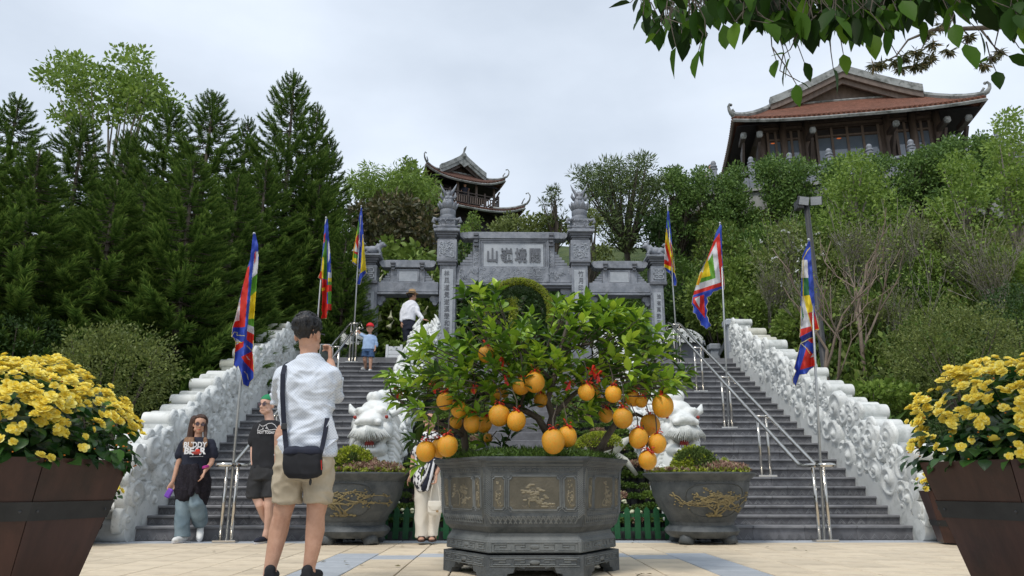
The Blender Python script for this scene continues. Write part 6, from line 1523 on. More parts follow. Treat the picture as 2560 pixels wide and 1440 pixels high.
# ---------------- flags
def inpoly(P, x, y):
    ins = np.zeros(x.shape, bool); n = len(P); j = n - 1
    for i in range(n):
        xi, yi = P[i]; xj, yj = P[j]
        c = ((yi > y) != (yj > y)) & (x < (xj - xi) * (y - yi) / (yj - yi + 1e-9) + xi); ins ^= c; j = i
    return ins
FC = ['blue', 'red', 'yellow', 'green', 'fwhite', 'orange', 'dgreen', 'navy', 'trim']
FK = {'b': 0, 'r': 1, 'y': 2, 'g': 3, 'w': 4, 'o': 5, 'd': 6, 'n': 7, 't': 8}
def flag(xc, base, toppx, Y, ox, oy, outline, patches, label, seed, trims=()):
    b0 = Vector((xc, base[0], base[1])); t = U(toppx[0], toppx[1], Y); root = empty('flag', b0, label, 'flag', 'banner flags on poles along the handrails')
    MB().tube([b0, b0.lerp(t, .5), t], [.019, .017, .014], n=8).build('pole', 'pole_metal', root, smooth=True)
    MB().ball(t + Vector((0, 0, .02)), .022, 8, 6).build('pole_cap', 'pole_metal', root, smooth=True)
    O = np.array(outline, float); x0, y0 = O.min(0); x1, y1 = O.max(0); st_ = 2.6
    nx, ny = int((x1 - x0) / st_) + 2, int((y1 - y0) / st_) + 2
    gx_, gy_ = np.meshgrid(x0 + np.arange(nx) * st_, y0 + np.arange(ny) * st_); cx_, cy_c = gx_[:-1, :-1] + st_ / 2, gy_[:-1, :-1] + st_ / 2
    ins = inpoly(outline, cx_, cy_c); col = np.zeros(cx_.shape, int)
    # contrasting piping just inside the ragged edge
    er = ins.copy()
    for ax, s in ((0, 1), (0, -1), (1, 1), (1, -1)): er &= np.roll(ins, s, ax)
    for c, poly in patches:
        if poly is None: continue
        col[inpoly(poly, cx_, cy_c)] = FK[c]
    low = cy_c > y0 + (y1 - y0) * .45
    for c, P in trims:
        P = np.array(P, float)
        for (a, b_) in zip(P[:-1], P[1:]):
            d = b_ - a; L2 = (d ** 2).sum(); tt = np.clip(((cx_ - a[0]) * d[0] + (cy_c - a[1]) * d[1]) / L2, 0, 1); dist = np.hypot(cx_ - a[0] - tt * d[0], cy_c - a[1] - tt * d[1]); col[dist < 2.8] = FK[c]
    col[ins & ~er & low & (col == 0)] = FK['t']
    idx = -np.ones(gx_.shape, int); V = []; Fs = []; mi = []
    rq = random.Random(seed); ph = rq.uniform(0, 6)
    def vid(j, i):
        if idx[j, i] < 0:
            x, y = gx_[j, i], gy_[j, i]; u = (x - x0) / (x1 - x0); w = (y - y0) / (y1 - y0)
            dy = .07 * math.sin(u * 13 + w * 5 + ph) * (.25 + w) + .03 * noise.noise(Vector((x * .035, y * .018, seed))) + .012 * math.sin(w * 40 + u * 9)
            p = U(ox + x / 3.13, oy + y / 3.13, Y - .045 + dy); idx[j, i] = len(V); V.append(p)
        return idx[j, i]
    for j in range(ny - 1):
        for i in range(nx - 1):
            if ins[j, i]: Fs.append((vid(j, i), vid(j + 1, i), vid(j + 1, i + 1), vid(j, i + 1))); mi.append(int(col[j, i]))
    me = mkmesh('cloth', V, Fs, ['flag_' + c for c in FC], mi, True); o = mkobj('cloth', me, root)
    s = o.modifiers.new('thick', 'SOLIDIFY'); s.thickness = .003
    return root
o1 = [(1195, 255), (1145, 380), (1140, 550), (1135, 700), (1128, 960), (1122, 1010), (1140, 1040), (1125, 1070), (1108, 1150), (1080, 1250), (1095, 1275), (1070, 1330), (1070, 1365), (1095, 1395), (1112, 1345), (1125, 1305), (1180, 1300), (1200, 1270), (1238, 1240), (1243, 1000), (1250, 965), (1277, 950), (1262, 880), (1245, 800), (1240, 700), (1235, 600), (1215, 400), (1207, 265)]
flag(XRR, (9.45, 0), (2022, 603), 9.5, 1640, 520, o1, [('w', [(1143, 405), (1185, 405), (1192, 545), (1140, 550)]), ('d', [(1145, 547), (1192, 545), (1200, 680), (1158, 690)]), ('y', [(1158, 688), (1202, 680), (1235, 810), (1180, 822)]), ('r', [(1182, 822), (1237, 812), (1275, 945), (1225, 960)]), ('w', [(1140, 690), (1158, 690), (1213, 925), (1133, 945)]), ('d', [(1142, 760), (1158, 850), (1145, 890)]), ('r', [(1130, 948), (1213, 925), (1225, 958), (1128, 1008)]), ('n', [(1125, 1010), (1240, 960), (1243, 1010), (1180, 1050), (1140, 1100)]), ('r', [(1180, 1030), (1242, 1010), (1242, 1060), (1215, 1055)]), ('r', [(1178, 1090), (1242, 1160), (1240, 1235), (1125, 1268)]), ('w', [(1205, 1172), (1242, 1118), (1242, 1162)])],
     'red, blue and yellow flag on the nearest right pole, before the lamp post', 1, [('y', [(1150, 400), (1180, 340), (1205, 310)]), ('y', [(1150, 400), (1152, 690), (1225, 958), (1277, 948)]), ('t', [(1130, 1060), (1170, 1040), (1200, 1020), (1242, 1010)]), ('t', [(1140, 1065), (1180, 1100), (1205, 1140)])])
o2 = [(505, 125), (470, 190), (450, 260), (400, 400), (345, 500), (315, 600), (285, 700), (278, 750), (292, 775), (288, 820), (310, 830), (325, 870), (340, 880), (350, 920), (370, 925), (395, 950), (437, 917), (415, 890), (410, 860), (395, 840), (405, 800), (392, 770), (410, 735), (400, 700), (430, 685), (450, 655), (480, 650), (500, 635), (533, 642), (538, 600), (520, 400), (514, 140)]
flag(XRR, st[2], (1800, 560), 13.0, 1640, 520, o2, [('r', [(497, 195), (534, 605), (288, 682), (318, 565), (395, 410), (450, 262)]), ('w', [(472, 265), (507, 582), (298, 650), (320, 592), (345, 505), (430, 350)]), ('g', [(443, 358), (466, 548), (340, 588), (395, 440)]), ('y', [(405, 400), (427, 530), (352, 550), (385, 440)]), ('o', [(350, 500), (366, 505), (335, 600), (315, 600)]), ('r', [(376, 678), (384, 862), (288, 740), (292, 700)]), ('w', [(343, 688), (341, 782), (303, 712)])],
     'wide spread flag of nested coloured borders on the middle pole of the right flight', 2, [('y', [(405, 400), (352, 500), (315, 600), (335, 600), (366, 505)])])
o3 = [(90, 20), (80, 150), (70, 300), (64, 470), (85, 500), (110, 515), (128, 570), (122, 605), (163, 612), (165, 570), (145, 500), (150, 480), (135, 380), (118, 200), (102, 30)]
flag(XRR, st[4], (1669, 516), 16.4, 1640, 520, o3, [('y', [(82, 150), (150, 512), (66, 462), (68, 300)]), ('r', [(75, 250), (138, 468), (65, 438)]), ('w', [(70, 300), (100, 418), (66, 402)]), ('g', [(95, 90), (117, 235), (105, 240), (88, 100)]), ('y', [(112, 230), (128, 330), (140, 420), (125, 380)]), ('r', [(110, 250), (125, 320), (133, 400), (118, 330)])], 'narrow yellow bordered red flag on the farthest pole of the right flight, by the gate', 3)
o4 = [(230, 198), (205, 400), (180, 480), (130, 680), (90, 860), (66, 930), (58, 1010), (75, 1012), (92, 1050), (80, 1180), (74, 1225), (100, 1255), (110, 1235), (130, 1290), (148, 1380), (192, 1402), (205, 1360), (235, 1330), (232, 1200), (220, 1120), (230, 1080), (232, 900), (250, 650), (268, 400), (266, 290), (245, 202)]
flag(XRL, (9.45, 0), (635, 588), 9.5, 560, 520, o4, [('r', [(200, 450), (190, 620), (163, 932), (68, 935), (90, 880), (120, 880), (130, 690), (180, 470)]), ('w', [(128, 695), (120, 880), (84, 888)]), ('w', [(242, 340), (268, 340), (265, 510), (217, 560)]), ('r', [(238, 360), (250, 330), (246, 420), (236, 440)]), ('g', [(220, 548), (264, 510), (255, 650), (205, 692)]), ('y', [(207, 690), (252, 650), (236, 868), (190, 872)]), ('g', [(190, 870), (236, 865), (233, 932), (188, 912)]), ('w', [(186, 912), (233, 930), (232, 992), (180, 962)]), ('r', [(180, 962), (232, 988), (226, 1065), (178, 1032)]), ('r', [(95, 1062), (155, 1042), (150, 1085), (84, 1132)]), ('w', [(92, 1018), (130, 1045), (98, 1072)]), ('r', [(135, 1165), (222, 1120), (232, 1285), (160, 1205)]), ('w', [(170, 1150), (205, 1190), (185, 1185)])],
     'long folded flag on the nearest pole of the left flight, white stripe and red field', 4, [('t', [(60, 1005), (80, 970), (105, 975), (100, 995), (160, 1000)]), ('y', [(95, 1050), (140, 1050)]), ('y', [(180, 1080), (215, 1115)]), ('t', [(160, 1280), (180, 1300), (190, 1340)])])
o5 = [(808, 82), (785, 140), (780, 260), (765, 400), (755, 500), (735, 545), (768, 565), (765, 620), (772, 700), (765, 800), (772, 820), (760, 865), (800, 866), (808, 830), (812, 800), (838, 800), (841, 650), (841, 500), (835, 400), (820, 250), (813, 88)]
flag(XRL, st[2], (815, 547), 13.0, 560, 520, o5, [('r', [(783, 210), (795, 190), (790, 260), (778, 280)]), ('g', [(797, 235), (806, 255), (806, 558), (765, 552), (770, 380)]), ('y', [(770, 380), (783, 390), (780, 552), (758, 548)]), ('r', [(758, 490), (740, 545), (765, 560), (765, 500)]), ('w', [(813, 250), (829, 300), (826, 400), (812, 432)]), ('w', [(812, 500), (841, 508), (841, 548), (812, 545)]), ('y', [(812, 545), (841, 548), (841, 577), (812, 577)]), ('g', [(812, 577), (841, 577), (841, 602), (812, 602)]), ('r', [(765, 555), (806, 560), (806, 860), (760, 866), (765, 700)]), ('y', [(766, 628), (790, 620), (790, 640), (766, 655)]), ('r', [(806, 602), (841, 602), (841, 650), (806, 660)]), ('g', [(812, 655), (841, 650), (840, 752), (812, 748)]), ('r', [(806, 750), (840, 752), (838, 802), (806, 810)])], 'flag with a long red tail on the middle pole of the left flight', 5)
o6 = [(1073, -5), (1060, 60), (1040, 180), (1010, 330), (1003, 430), (1030, 445), (1058, 478), (1062, 500), (1048, 560), (1030, 597), (1068, 602), (1078, 555), (1114, 508), (1112, 470), (1105, 380), (1088, 180), (1080, 0)]
flag(XRL, st[4], (903, 517), 16.4, 560, 520, o6, [('g', [(1058, 90), (1058, 200), (1033, 240), (1045, 130)]), ('r', [(1050, 200), (1062, 310), (1048, 368), (1003, 342), (1030, 240)]), ('w', [(1030, 268), (1054, 350), (1010, 334)]), ('g', [(1008, 345), (1058, 375), (1056, 402), (1006, 388)]), ('y', [(1006, 388), (1056, 402), (1052, 452), (1005, 418)]), ('y', [(1086, 190), (1112, 482), (1066, 512), (1075, 380)])], 'blue and yellow flag on the farthest pole of the left flight, beside the stone beast', 6, [('w', [(1072, 60), (1060, 200), (1066, 300)]), ('y', [(1040, 180), (1003, 432)])])
# ---------------- marble dragons on the dividing walls
def dragon(xw, hx, side, label):
    root = empty('marble_dragon', (xw, 10, 0), label, 'sculpture', 'white marble dragons between the stairs'); rq = random.Random(9 + side)
    # dividing wall
    V = []; Fs = []; ys_ = np.linspace(10.0, 16.9, 40)
    for y in ys_:
        z = slope_z(y) + .30; zb = max(-.1, z - 1.0); V += [(xw - .17, y, zb), (xw - .17, y, z), (xw + .17, y, z), (xw + .17, y, zb)]
    for i in range(39):
        for k in range(4): Fs.append((i * 4 + k, i * 4 + (k + 1) % 4, i * 4 + 4 + (k + 1) % 4, i * 4 + 4 + k))
    Fs += [(0, 1, 2, 3), tuple(len(V) - 1 - k for k in range(4))]
    o = MB().add(V, Fs).build('dividing_wall', 'marble', root); finish(o)
    # body: neck to tail
    b = MB(); P = []; Rr = []
    hp = U(hx, 1055, 9.98)
    for t in np.linspace(0, 1, 46):
        y = 10.15 + 6.6 * t; z = slope_z(y) + .60 + .17 * math.sin(t * 17 + .8) * (1 - .4 * t); x = xw + .07 * math.sin(t * 21)
        if t < .08: z = max(z, hp.z - .45 + t * 2)
        P.append((x, y, z)); Rr.append(.27 * (1 - .30 * t))
    P = [(hp.x * .5 + xw * .5, 10.08, .35), (hp.x * .6 + xw * .4, 10.0, .75)] + P; Rr = [.24, .24] + Rr
    b.tube(P, Rr, n=12)
    bd = b.build('body', 'marble', root, smooth=True)
    # scales in overlapping rows
    sc = MB(); sc.ball((0, 0, 0), (.065, .03, .06), 8, 5); scm = sc.mesh('scale', 'marble', True)
    sb = MB(); 
    for i in range(3, len(P) - 1):
        p = Vector(P[i]); d = (Vector(P[i + 1]) - Vector(P[i - 1])).normalized(); X = d.cross(Vector((0, 0, 1))).normalized(); N = X.cross(d)
        for k in range(9):
            a = (k + .5 * (i % 2)) / 9 * 2 * math.pi; q = p + (X * math.cos(a) + N * math.sin(a)) * Rr[i]; sb.ball(q, (.045, .05, .045), 6, 4)
    o = sb.build('scale', 'marble', root, smooth=True); o['kind'] = 'stuff'
    # dorsal fins
    for i in range(4, len(P) - 1, 1):
        p = Vector(P[i]); h = .19 * (1 - .3 * i / len(P)) * rq.uniform(.8, 1.2); b = MB()
        b.tube([p + Vector((0, .02, Rr[i] * .8)), p + Vector((0, .05, Rr[i] + h * .55)), p + Vector((0, .13, Rr[i] + h))], [.055, .04, .006], n=6, flat=1.6); b.build('dorsal_fin', 'marble', root, smooth=True)
    # flames and clouds on the flanks, down to the steps
    fl = []
    for s in (-1, 1):
        y = 10.0
        while y < 16.8:
            for j in range(3): fl.append((s, y + rq.uniform(-.08, .08), slope_z(y) + .12 + .24 * j + rq.uniform(-.05, .05), rq.uniform(.08, .14)))
            y += .24
        curls_on(root, xw + s * .19, s, [(y, z, r) for (ss, y, z, r) in fl if ss == s], rq, 'flame_curl')
    b = MB()
    for k in range(150):
        s = rq.choice((-1, 1)); y = rq.uniform(10, 16.8); z = slope_z(y) + rq.uniform(.25, .8); L_ = rq.uniform(.15, .32)
        b.tube([(xw + s * .18, y, z), (xw + s * .26, y + L_ * .4, z + L_ * .2), (xw + s * .22, y + L_ * .7, z + L_ * .7), (xw + s * .16, y + L_ * .6, z + L_ * 1.1)], [.035, .05, .03, .006], n=6)
    o = b.build('flame', 'marble', root, smooth=True); o['kind'] = 'stuff'
    # head, facing the plaza
    Mh = Matrix.Translation(hp) @ Matrix.Rotation(R(-8 * side), 4, 'Z')
    b = MB()
    def B(c, r, n=14, m=10): b.ball(Mh @ Vector(c), r, n, m)
    def T(Ps, rs, n=8): b.tube([Mh @ Vector(p) for p in Ps], rs, n=n)
    B((0, -.17, 0), (.165, .13, .085)); B((0, -.02, .02), (.20, .2, .14)); B((0, .08, .17), (.20, .18, .13)); B((0, .06, .33), (.085, .10, .085)); B((.06, .16, .36), (.09, .1, .09)); B((-.08, .16, .34), (.08, .1, .08))
    for s in (-1, 1):
        B((s * .135, -.21, -.02), (.052, .055, .045)); B((s * .12, -.05, .13), (.11, .11, .07)); B((s * .17, .0, -.12), (.11, .14, .14)); B((s * .205, -.06, .045), (.055, .05, .05))
        T([(s * .10, -.12, .13), (s * .17, -.13, .16), (s * .22, -.10, .13), (s * .20, -.12, .10)], [.02, .03, .028, .012])
        T([(s * .10, .16, .30), (s * .15, .26, .38), (s * .18, .38, .42), (s * .16, .50, .46)], [.04, .035, .03, .01])            # horns
        T([(s * .22, .05, .10), (s * .33, .08, .16), (s * .38, .12, .26)], [.05, .055, .012])                                        # ears
        T([(s * .12, -.08, -.36), (s * .15, -.06, -.28), (s * .18, -.02, -.18)], [.035, .04, .06])
        B((s * .12, -.02, -.36), (.10, .12, .10))
    T([(-.13, -.05, -.36), (-.08, -.15, -.38), (0, -.18, -.385), (.08, -.15, -.38), (.13, -.05, -.36)], [.045, .042, .045, .042, .045], 10)
    B((0, -.02, -.42), (.15, .14, .09)); B((0, .10, -.25), (.17, .14, .25)); B((0, .08, -.65), (.22, .19, .28)); B((0, .06, -.95), (.24, .2, .3))
    for k in range(7): T([(-.17, -.05, -.50 - k * .085), (0, -.13 - .01 * k, -.54 - k * .085), (.17, -.05, -.50 - k * .085)], [.02, .03, .02])   # throat plates
    fuse(b, 'head', 'marble', voxel=.014, smooth=2, parent=root)
    b = MB()
    for k in range(25):   # moustache fringe
        u = -1 + 2 * (k + .5) / 25; x0 = u * .15; x1 = u * .27; zz = -.075 - .02 * (1 - u * u)
        b.tube([Mh @ Vector(p) for p in ((x0, -.27 + abs(u) * .12, zz + .03), (x0 * 1.5, -.315 + abs(u) * .13, zz - .05), (x1 * 1.08, -.30 + abs(u) * .15, zz - .13 + .03 * rq.random()), (x1 * 1.1, -.27 + abs(u) * .15, zz - .18 + .07 * abs(u) * rq.random()))], [.010, .0125, .011, .004], n=6)
    b.build('moustache', 'marble', root, smooth=True)
    b = MB()
    for k in range(6): x = -.075 + k * .03; b.tube([Mh @ Vector((x, -.16, -.17)), Mh @ Vector((x, -.165, -.20))], [.013, .006], n=5); b.tube([Mh @ Vector((x, -.18, -.34)), Mh @ Vector((x, -.185, -.31))], [.013, .006], n=5)
    b.build('teeth', 'marble', root, smooth=True)
    MB().ball(Mh @ Vector((0, -.12, -.29)), (.062, .06, .05), 12, 8).build('tongue', 'red_paint', root, smooth=True)
    for s in (-1, 1):
        MB().ball(Mh @ Vector((s * .215, -.115, .055)), .024, 8, 6).build('eye', 'red_paint', root, smooth=True)
    for s in (-1, 1):     # mane
        b = MB()
        for k in range(16):
            a = -.9 + k * .16; p0 = (s * .16, .06, .10 + .0 * k - .05 * k); L_ = rq.uniform(.15, .24)
            b.tube([Mh @ Vector(p) for p in (p0, (p0[0] + s * L_ * .45, .10, p0[2] + .02 - .03), (p0[0] + s * L_ * .75, .16, p0[2] - .10), (p0[0] + s * L_ * .7, .20, p0[2] - .2 - .004 * k))], [.05, .055, .04, .008], n=7)
        b.build('mane', 'marble', root, smooth=True)
    # block and tail tip at the top
    b = MB().box(xw - .15, xw + .15, 16.82, 17.12, ZT - .1, ZT + .80, bev=.02); b.build('end_post', 'marble', root)
    b = MB()
    for k in range(12): a = k * .52; r = .16; q = Vector((xw + r * math.cos(a), 16.95 + r * math.sin(a), ZT + .15 + .06 * k)); b.tube([q, q + Vector((.03 * math.cos(a), .03 * math.sin(a), .12)), q + Vector((0, 0, .2))], [.05, .05, .01], n=6)
    b.build('tail_flame', 'marble', root, smooth=True)
dragon(SXC - CW, 933, 1, 'white marble dragon on the left dividing wall, bushy moustache and red eyes')
dragon(SXC + CW, 1699, -1, 'white marble dragon on the right dividing wall, partly behind the pomelos')
# ---------------- picket fence and terrace plants
fe = empty('picket_fence', (SXC, 9.86, 0), 'low green picket fence in front of the planting terrace', 'fence')
x = cx0 + .05; k = 0; pkt = MB(); pkt.prism([(-.036, .01), (.036, .01), (.036, .36), (0, .40), (-.036, .36)], -.011, .011); pm_ = pkt.mesh('picket', 'green_paint')
while x < cx1 - .04:
    o = mkobj('picket', pm_, fe); o.location = (x, 9.85, 0); o.rotation_euler = (0, rr.uniform(-.03, .03), 0); x += .128; k += 1
for z in (.10, .27): MB().box(cx0, cx1, 9.868, 9.89, z, z + .045).build('rail', 'green_paint', fe)
pp = MB().lathe([(.05, 0), (.07, .10), (.07, .11)], n=10).mesh('nursery_pot', 'black_metal', True)
rg = np.random.default_rng(31)
def clump(leaf, n=420, r=.11, size=.035, tmpl=LEAF2):
    d = rg.normal(size=(n, 3)); d[:, 2] = np.abs(d[:, 2]); d /= np.linalg.norm(d, axis=1, keepdims=True); P = d * np.array([r, r, r * .6]) * rg.uniform(.6, 1.05, (n, 1)) + np.array([0, 0, .10])
    v, f, _ = stamp(tmpl[0], tmpl[1], frames(d + rg.normal(size=(n, 3)) * .7, rg, scale=size), P); return npmesh('clump', v, f, leaf)
CL = [clump('leaf_grass'), clump('leaf_mossdark'), clump('leaf_mid', 300, .12, .05), clump('succulent', 240, .11, .045)]
FLW = MB(); FLW.ball((0, 0, 0), (.028, .028, .02), 8, 5); FLW = FLW.mesh('flower_head', 'petal_cream', True)
ORD = ['first', 'second', 'third', 'fourth', 'fifth', 'sixth', 'seventh', 'eighth', 'ninth', 'tenth', 'eleventh', 'twelfth', 'thirteenth', 'fourteenth', 'fifteenth', 'sixteenth', 'seventeenth', 'eighteenth', 'nineteenth']
xs_vis = [cx0 + .16 + .2 * k for k in range(19)]
for r_, (ty, tz) in enumerate(TERR[:15]):
    for j, x in enumerate(xs_vis):
        px = (x - .015 * ty); 
        if .0 < (x - SXC) * (1 if x > SXC else -1) < .55: continue
        kd = (r_ * 5 + j * 3) % 7; kd = 0 if kd < 3 else 1 if kd < 5 else 2 if kd < 6 else 3
        if abs(x - SXC) < .8 and r_ < 8: continue
        t = empty('potted_plant', (x + rg.uniform(-.02, .02), ty + .17, tz), None, 'plant', 'small potted plants on the terrace steps')
        t['label'] = '%s potted plant on the %s terrace step, %s from the left dragon' % (('light green', 'dark mossy', 'leafy', 'reddish')[kd], ORD[r_], ORD[j])
        for me, nm in ((pp, 'nursery_pot'), (CL[kd], 'clump')):
            o = bpy.data.objects.new(nm, me); COL.objects.link(o); o.parent = t
        if r_ == 0 or (r_ == 1 and j % 3 == 0):
            for q in range(3): o = bpy.data.objects.new('flower_head', FLW); COL.objects.link(o); o.parent = t; o.location = (rg.uniform(-.08, .08), rg.uniform(-.1, .0), .18 + rg.uniform(0, .06))
        t.rotation_euler = (0, 0, rg.uniform(0, 6)); s = rg.uniform(.9, 1.25); t.scale = (s, s, s)
q = U(1500, 1100, 11.0); bo = empty('driftwood_bowl', (q.x, 11.0, q.z - .2), 'moss and succulent bowl with pale driftwood on the terrace, under the pomelo branches', 'planter')
b = MB(); b.tube([(q.x - .25, 10.9, q.z - .12), (q.x, 10.85, q.z - .2), (q.x + .2, 10.88, q.z - .12), (q.x + .42, 10.95, q.z + .02)], [.06, .10, .09, .03], n=8); b.tube([(q.x + .1, 10.9, q.z - .15), (q.x + .35, 10.9, q.z - .3), (q.x + .5, 10.9, q.z - .5)], [.07, .05, .03], n=7); b.build('driftwood', 'marble_warm', bo, smooth=True)
v_ = rg.normal(size=(2600, 3)); v_[:, 2] = np.abs(v_[:, 2]); v_ /= np.linalg.norm(v_, axis=1, keepdims=True); v, f, _ = stamp(LEAF2[0], LEAF2[1], frames(v_ + rg.normal(size=v_.shape) * .5, rg, scale=.04), v_ * np.array([.34, .28, .2]) + np.array([q.x, 11.0, q.z - .1])); o = mkobj('moss', npmesh('moss', v, f, 'leaf_moss'), bo); o['kind'] = 'stuff'
MB().ball((q.x, 11, q.z - .12), (.31, .26, .18), 12, 8).build('core', 'soil', bo, smooth=True)
rg = np.random.default_rng(99); n = 26; P_f = np.stack([rg.uniform(-3.2, 3.6, n), rg.uniform(5.6, 9.5, n), np.full(n, .012)], 1); P_f[:5] = [tuple(U(1590 + k * 6, 1436 - k * 2, 5.9)) for k in range(5)]; P_f[:5, 2] = .012
v, f, _ = stamp(LEAF2[0], LEAF2[1], frames(rg.normal(size=(n, 3)) * np.array([1, 1, .08]), rg, roll=rg.normal(size=n) * .25, scale=.055), P_f); mkobj('fallen_leaves', npmesh('fallen_leaves', v, f, 'leaf_dry'), kind='stuff', label='a few small dry leaves fallen on the paving')
# ---------------- lamp post
lt, lb = U(2015, 505, 13.0), U(2068, 975, 13.0)
lp = empty('lamp_post', (lb.x, 13.0, hill(lb.x, 13) - .1), 'tall dark lamp post with two square floodlights behind the right cloud wall', 'lamp post')
MB().tube([(lb.x, 13, lb.z - 1.2), (lb.x, 13, lb.z), (lb.x, 13, lb.z + .02), (lt.x, 13, lt.z)], [.09, .09, .065, .05], n=12).build('pole', 'black_metal', lp, smooth=True)
for (dx, rz_, ry) in ((-.09, .15, .05), (.15, -.5, .1)):
    M_ = Matrix.Translation((lt.x + dx, 12.9, lt.z - .02)) @ Matrix.Rotation(rz_, 4, 'Z') @ Matrix.Rotation(ry, 4, 'Y') @ Matrix.Rotation(R(22), 4, 'X')
    f_ = MB().box(-.105, .105, -.02, .06, -.08, .085, bev=.012, M=M_).build('floodlight', 'black_metal', lp); MB().box(-.095, .095, -.026, -.021, -.07, .075, M=M_).build('glass', 'gate_panel', f_)
MB().box(lt.x - .2, lt.x - .08, 12.92, 13.1, lt.z - .15, lt.z + .02, bev=.01).build('junction_box', 'black_metal', lp)
# ---------------- white flowers and boxes on the upper terrace
def trough(px0, px1, py0, py1, Y, label, flabel, seed):
    a, b_ = U(px0, py1, Y), U(px1, py0, Y); root = empty('stone_trough', ((a.x + b_.x) / 2, Y, ZT), label, 'planter', 'stone troughs on the upper terrace')
    MB().box(a.x, b_.x, Y - .25, Y + .25, ZT, b_.z, bev=.02).build('trough_body', 'gate_dark', root); MB().box(a.x - .03, b_.x + .03, Y - .28, Y + .28, b_.z, b_.z + .05, bev=.01).build('rim', 'gate_stone', root)
    fr_ = empty('white_flowers', ((a.x + b_.x) / 2, Y, b_.z), flabel, 'flowers', 'white flowers on the upper terrace'); rg = np.random.default_rng(seed); cx = (a.x + b_.x) / 2; w = (b_.x - a.x) / 2
    n = 2600; d = rg.normal(size=(n, 3)); d[:, 2] = np.abs(d[:, 2]); d /= np.linalg.norm(d, axis=1, keepdims=True)
    v, f, _ = stamp(LEAF2[0], LEAF2[1], frames(d + rg.normal(size=d.shape) * .6, rg, scale=.08), d * np.array([w * 1.1, .42, .32]) * rg.uniform(.7, 1, (n, 1)) + np.array([cx, Y, b_.z])); o = mkobj('leaf_mass', npmesh('leaf_mass', v, f, 'leaf_dark'), fr_); o['kind'] = 'stuff'
    n = 170; d = rg.normal(size=(n, 3)); d[:, 2] = np.abs(d[:, 2]); d[:, 1] = -np.abs(d[:, 1]); d /= np.linalg.norm(d, axis=1, keepdims=True); C = d * np.array([w * 1.15, .45, .36]) + np.array([cx, Y, b_.z]); 
    fm = MB()
    for k in range(5): a_ = k * 1.2566; fm.add([(0, 0, 0), (.03 * math.cos(a_ - .5), .03 * math.sin(a_ - .5), .01), (.042 * math.cos(a_), .042 * math.sin(a_), .012), (.03 * math.cos(a_ + .5), .03 * math.sin(a_ + .5), .01)], [(0, 1, 2, 3)])
    fm = fm.mesh('bloom', 'petal_white')
    for c_, dd in zip(C, d): o = mkobj('bloom', fm, fr_); o.matrix_basis = Matrix.Translation(Vector(c_)) @ (Vector(dd) + Vector((0, -.4, .2))).to_track_quat('Z', 'Y').to_matrix().to_4x4() @ Matrix.Diagonal((1.3, 1.3, 1.3, 1))
trough(838, 925, 868, 896, 17.4, 'dark stone trough at the head of the left flight', 'white flowers in the trough at the head of the left flight', 1)
trough(1655, 1752, 862, 896, 17.4, 'dark stone trough at the head of the right flight', 'white flowers in the trough at the head of the right flight', 2)
wb = empty('white_planter_box', (U(986, 880, 17.0).x, 17.0, ZT), 'small white wooden planter box beside the man in the hat', 'planter')
a, c = U(965, 893, 17.0), U(1008, 868, 17.0)
for x in (a.x, c.x - .06): MB().box(x, x + .06, 16.9, 16.96, ZT, c.z + .04, bev=.006).build('post', 'white_paint', wb); MB().box(x, x + .06, 17.24, 17.3, ZT, c.z + .04, bev=.006).build('post', 'white_paint', wb)
for k in range(3): h = (c.z - ZT - .06) / 3; MB().box(a.x + .06, c.x - .06, 16.915, 16.935, ZT + .07 + k * h, ZT + .07 + (k + 1) * h - .006, bev=.003).build('board', 'white_paint', wb)
MB().box(a.x + .03, c.x - .03, 16.94, 17.28, ZT + .06, c.z - .03).build('soil', 'soil', wb)
tuft_field('box_plants', 900, (a.x + c.x) / 2, 17.1, .25, .15, c.z - .05, .15, 'leaf_mid', .09, 44, wb, tmpl=LEAF2)
# ---------------- overhanging branch near the camera
ot = empty('overhanging_tree', (4.2, 2.6, 0), 'large leaved tree whose dark branch hangs into the upper right corner', 'tree')
OL = var_leaf('overhang_leaf', ((.008, .022, .003), (.018, .05, .006), (.042, .10, .009), (.08, .16, .015)), .112, .50, curl=.12, fold=.12)
rr = random.Random(77)
bx = [1570, 1640, 1700, 1760, 1800, 1850, 1900, 1950, 2000, 2050, 2100, 2150, 2200, 2250, 2300, 2350, 2400, 2450, 2500, 2560]; by = [40, 70, 95, 90, 70, 70, 110, 125, 130, 110, 110, 100, 110, 90, 50, 60, 70, 70, 80, 110]
L_ = []
spec_ = [(1612, 30, 60, -.6), (1690, 118, 1, -.2), (1747, 125, 1, -.3), (1765, 92, 1, -.25), (1808, 60, 1, .05), (1838, 55, 1, -.2), (1940, 150, .8, -.35), (1965, 160, .8, -.3), (1990, 210, .7, .0), (1975, 145, .8, -.4), (2010, 155, .7, .3), (2083, 172, .85, .1), (2108, 135, .7, 0), (2122, 60, 1, .1), (2180, 85, 1.05, -.1), (2212, 75, .9, .1), (2243, 138, .8, .05), (2262, 45, .9, -.2), (2300, 50, .9, .1), (2412, 110, 1, .05), (2448, 78, .9, .15), (2490, 178, .75, -.2), (2548, 120, .9, .3), (2385, 60, .9, -.15), (1705, 60, .6, 1.2), (1960, 135, .5, -1.3), (1640, 85, .5, -.9), (2000, 205, .4, .8), (2470, 150, .7, -1.2), (2520, 140, .8, .9)]
for (px, py, s, tilt) in spec_:
    s = 1 if s > 2 else s; Y = 2.25 + rr.uniform(-.1, .2); p = U(px, py, Y); D = Vector((math.sin(tilt), -.15 + rr.uniform(-.25, .25), -math.cos(tilt))); L_.append((p, D.normalized(), s * rr.uniform(.95, 1.1), rr.choice((1, 2, 2, 3))))
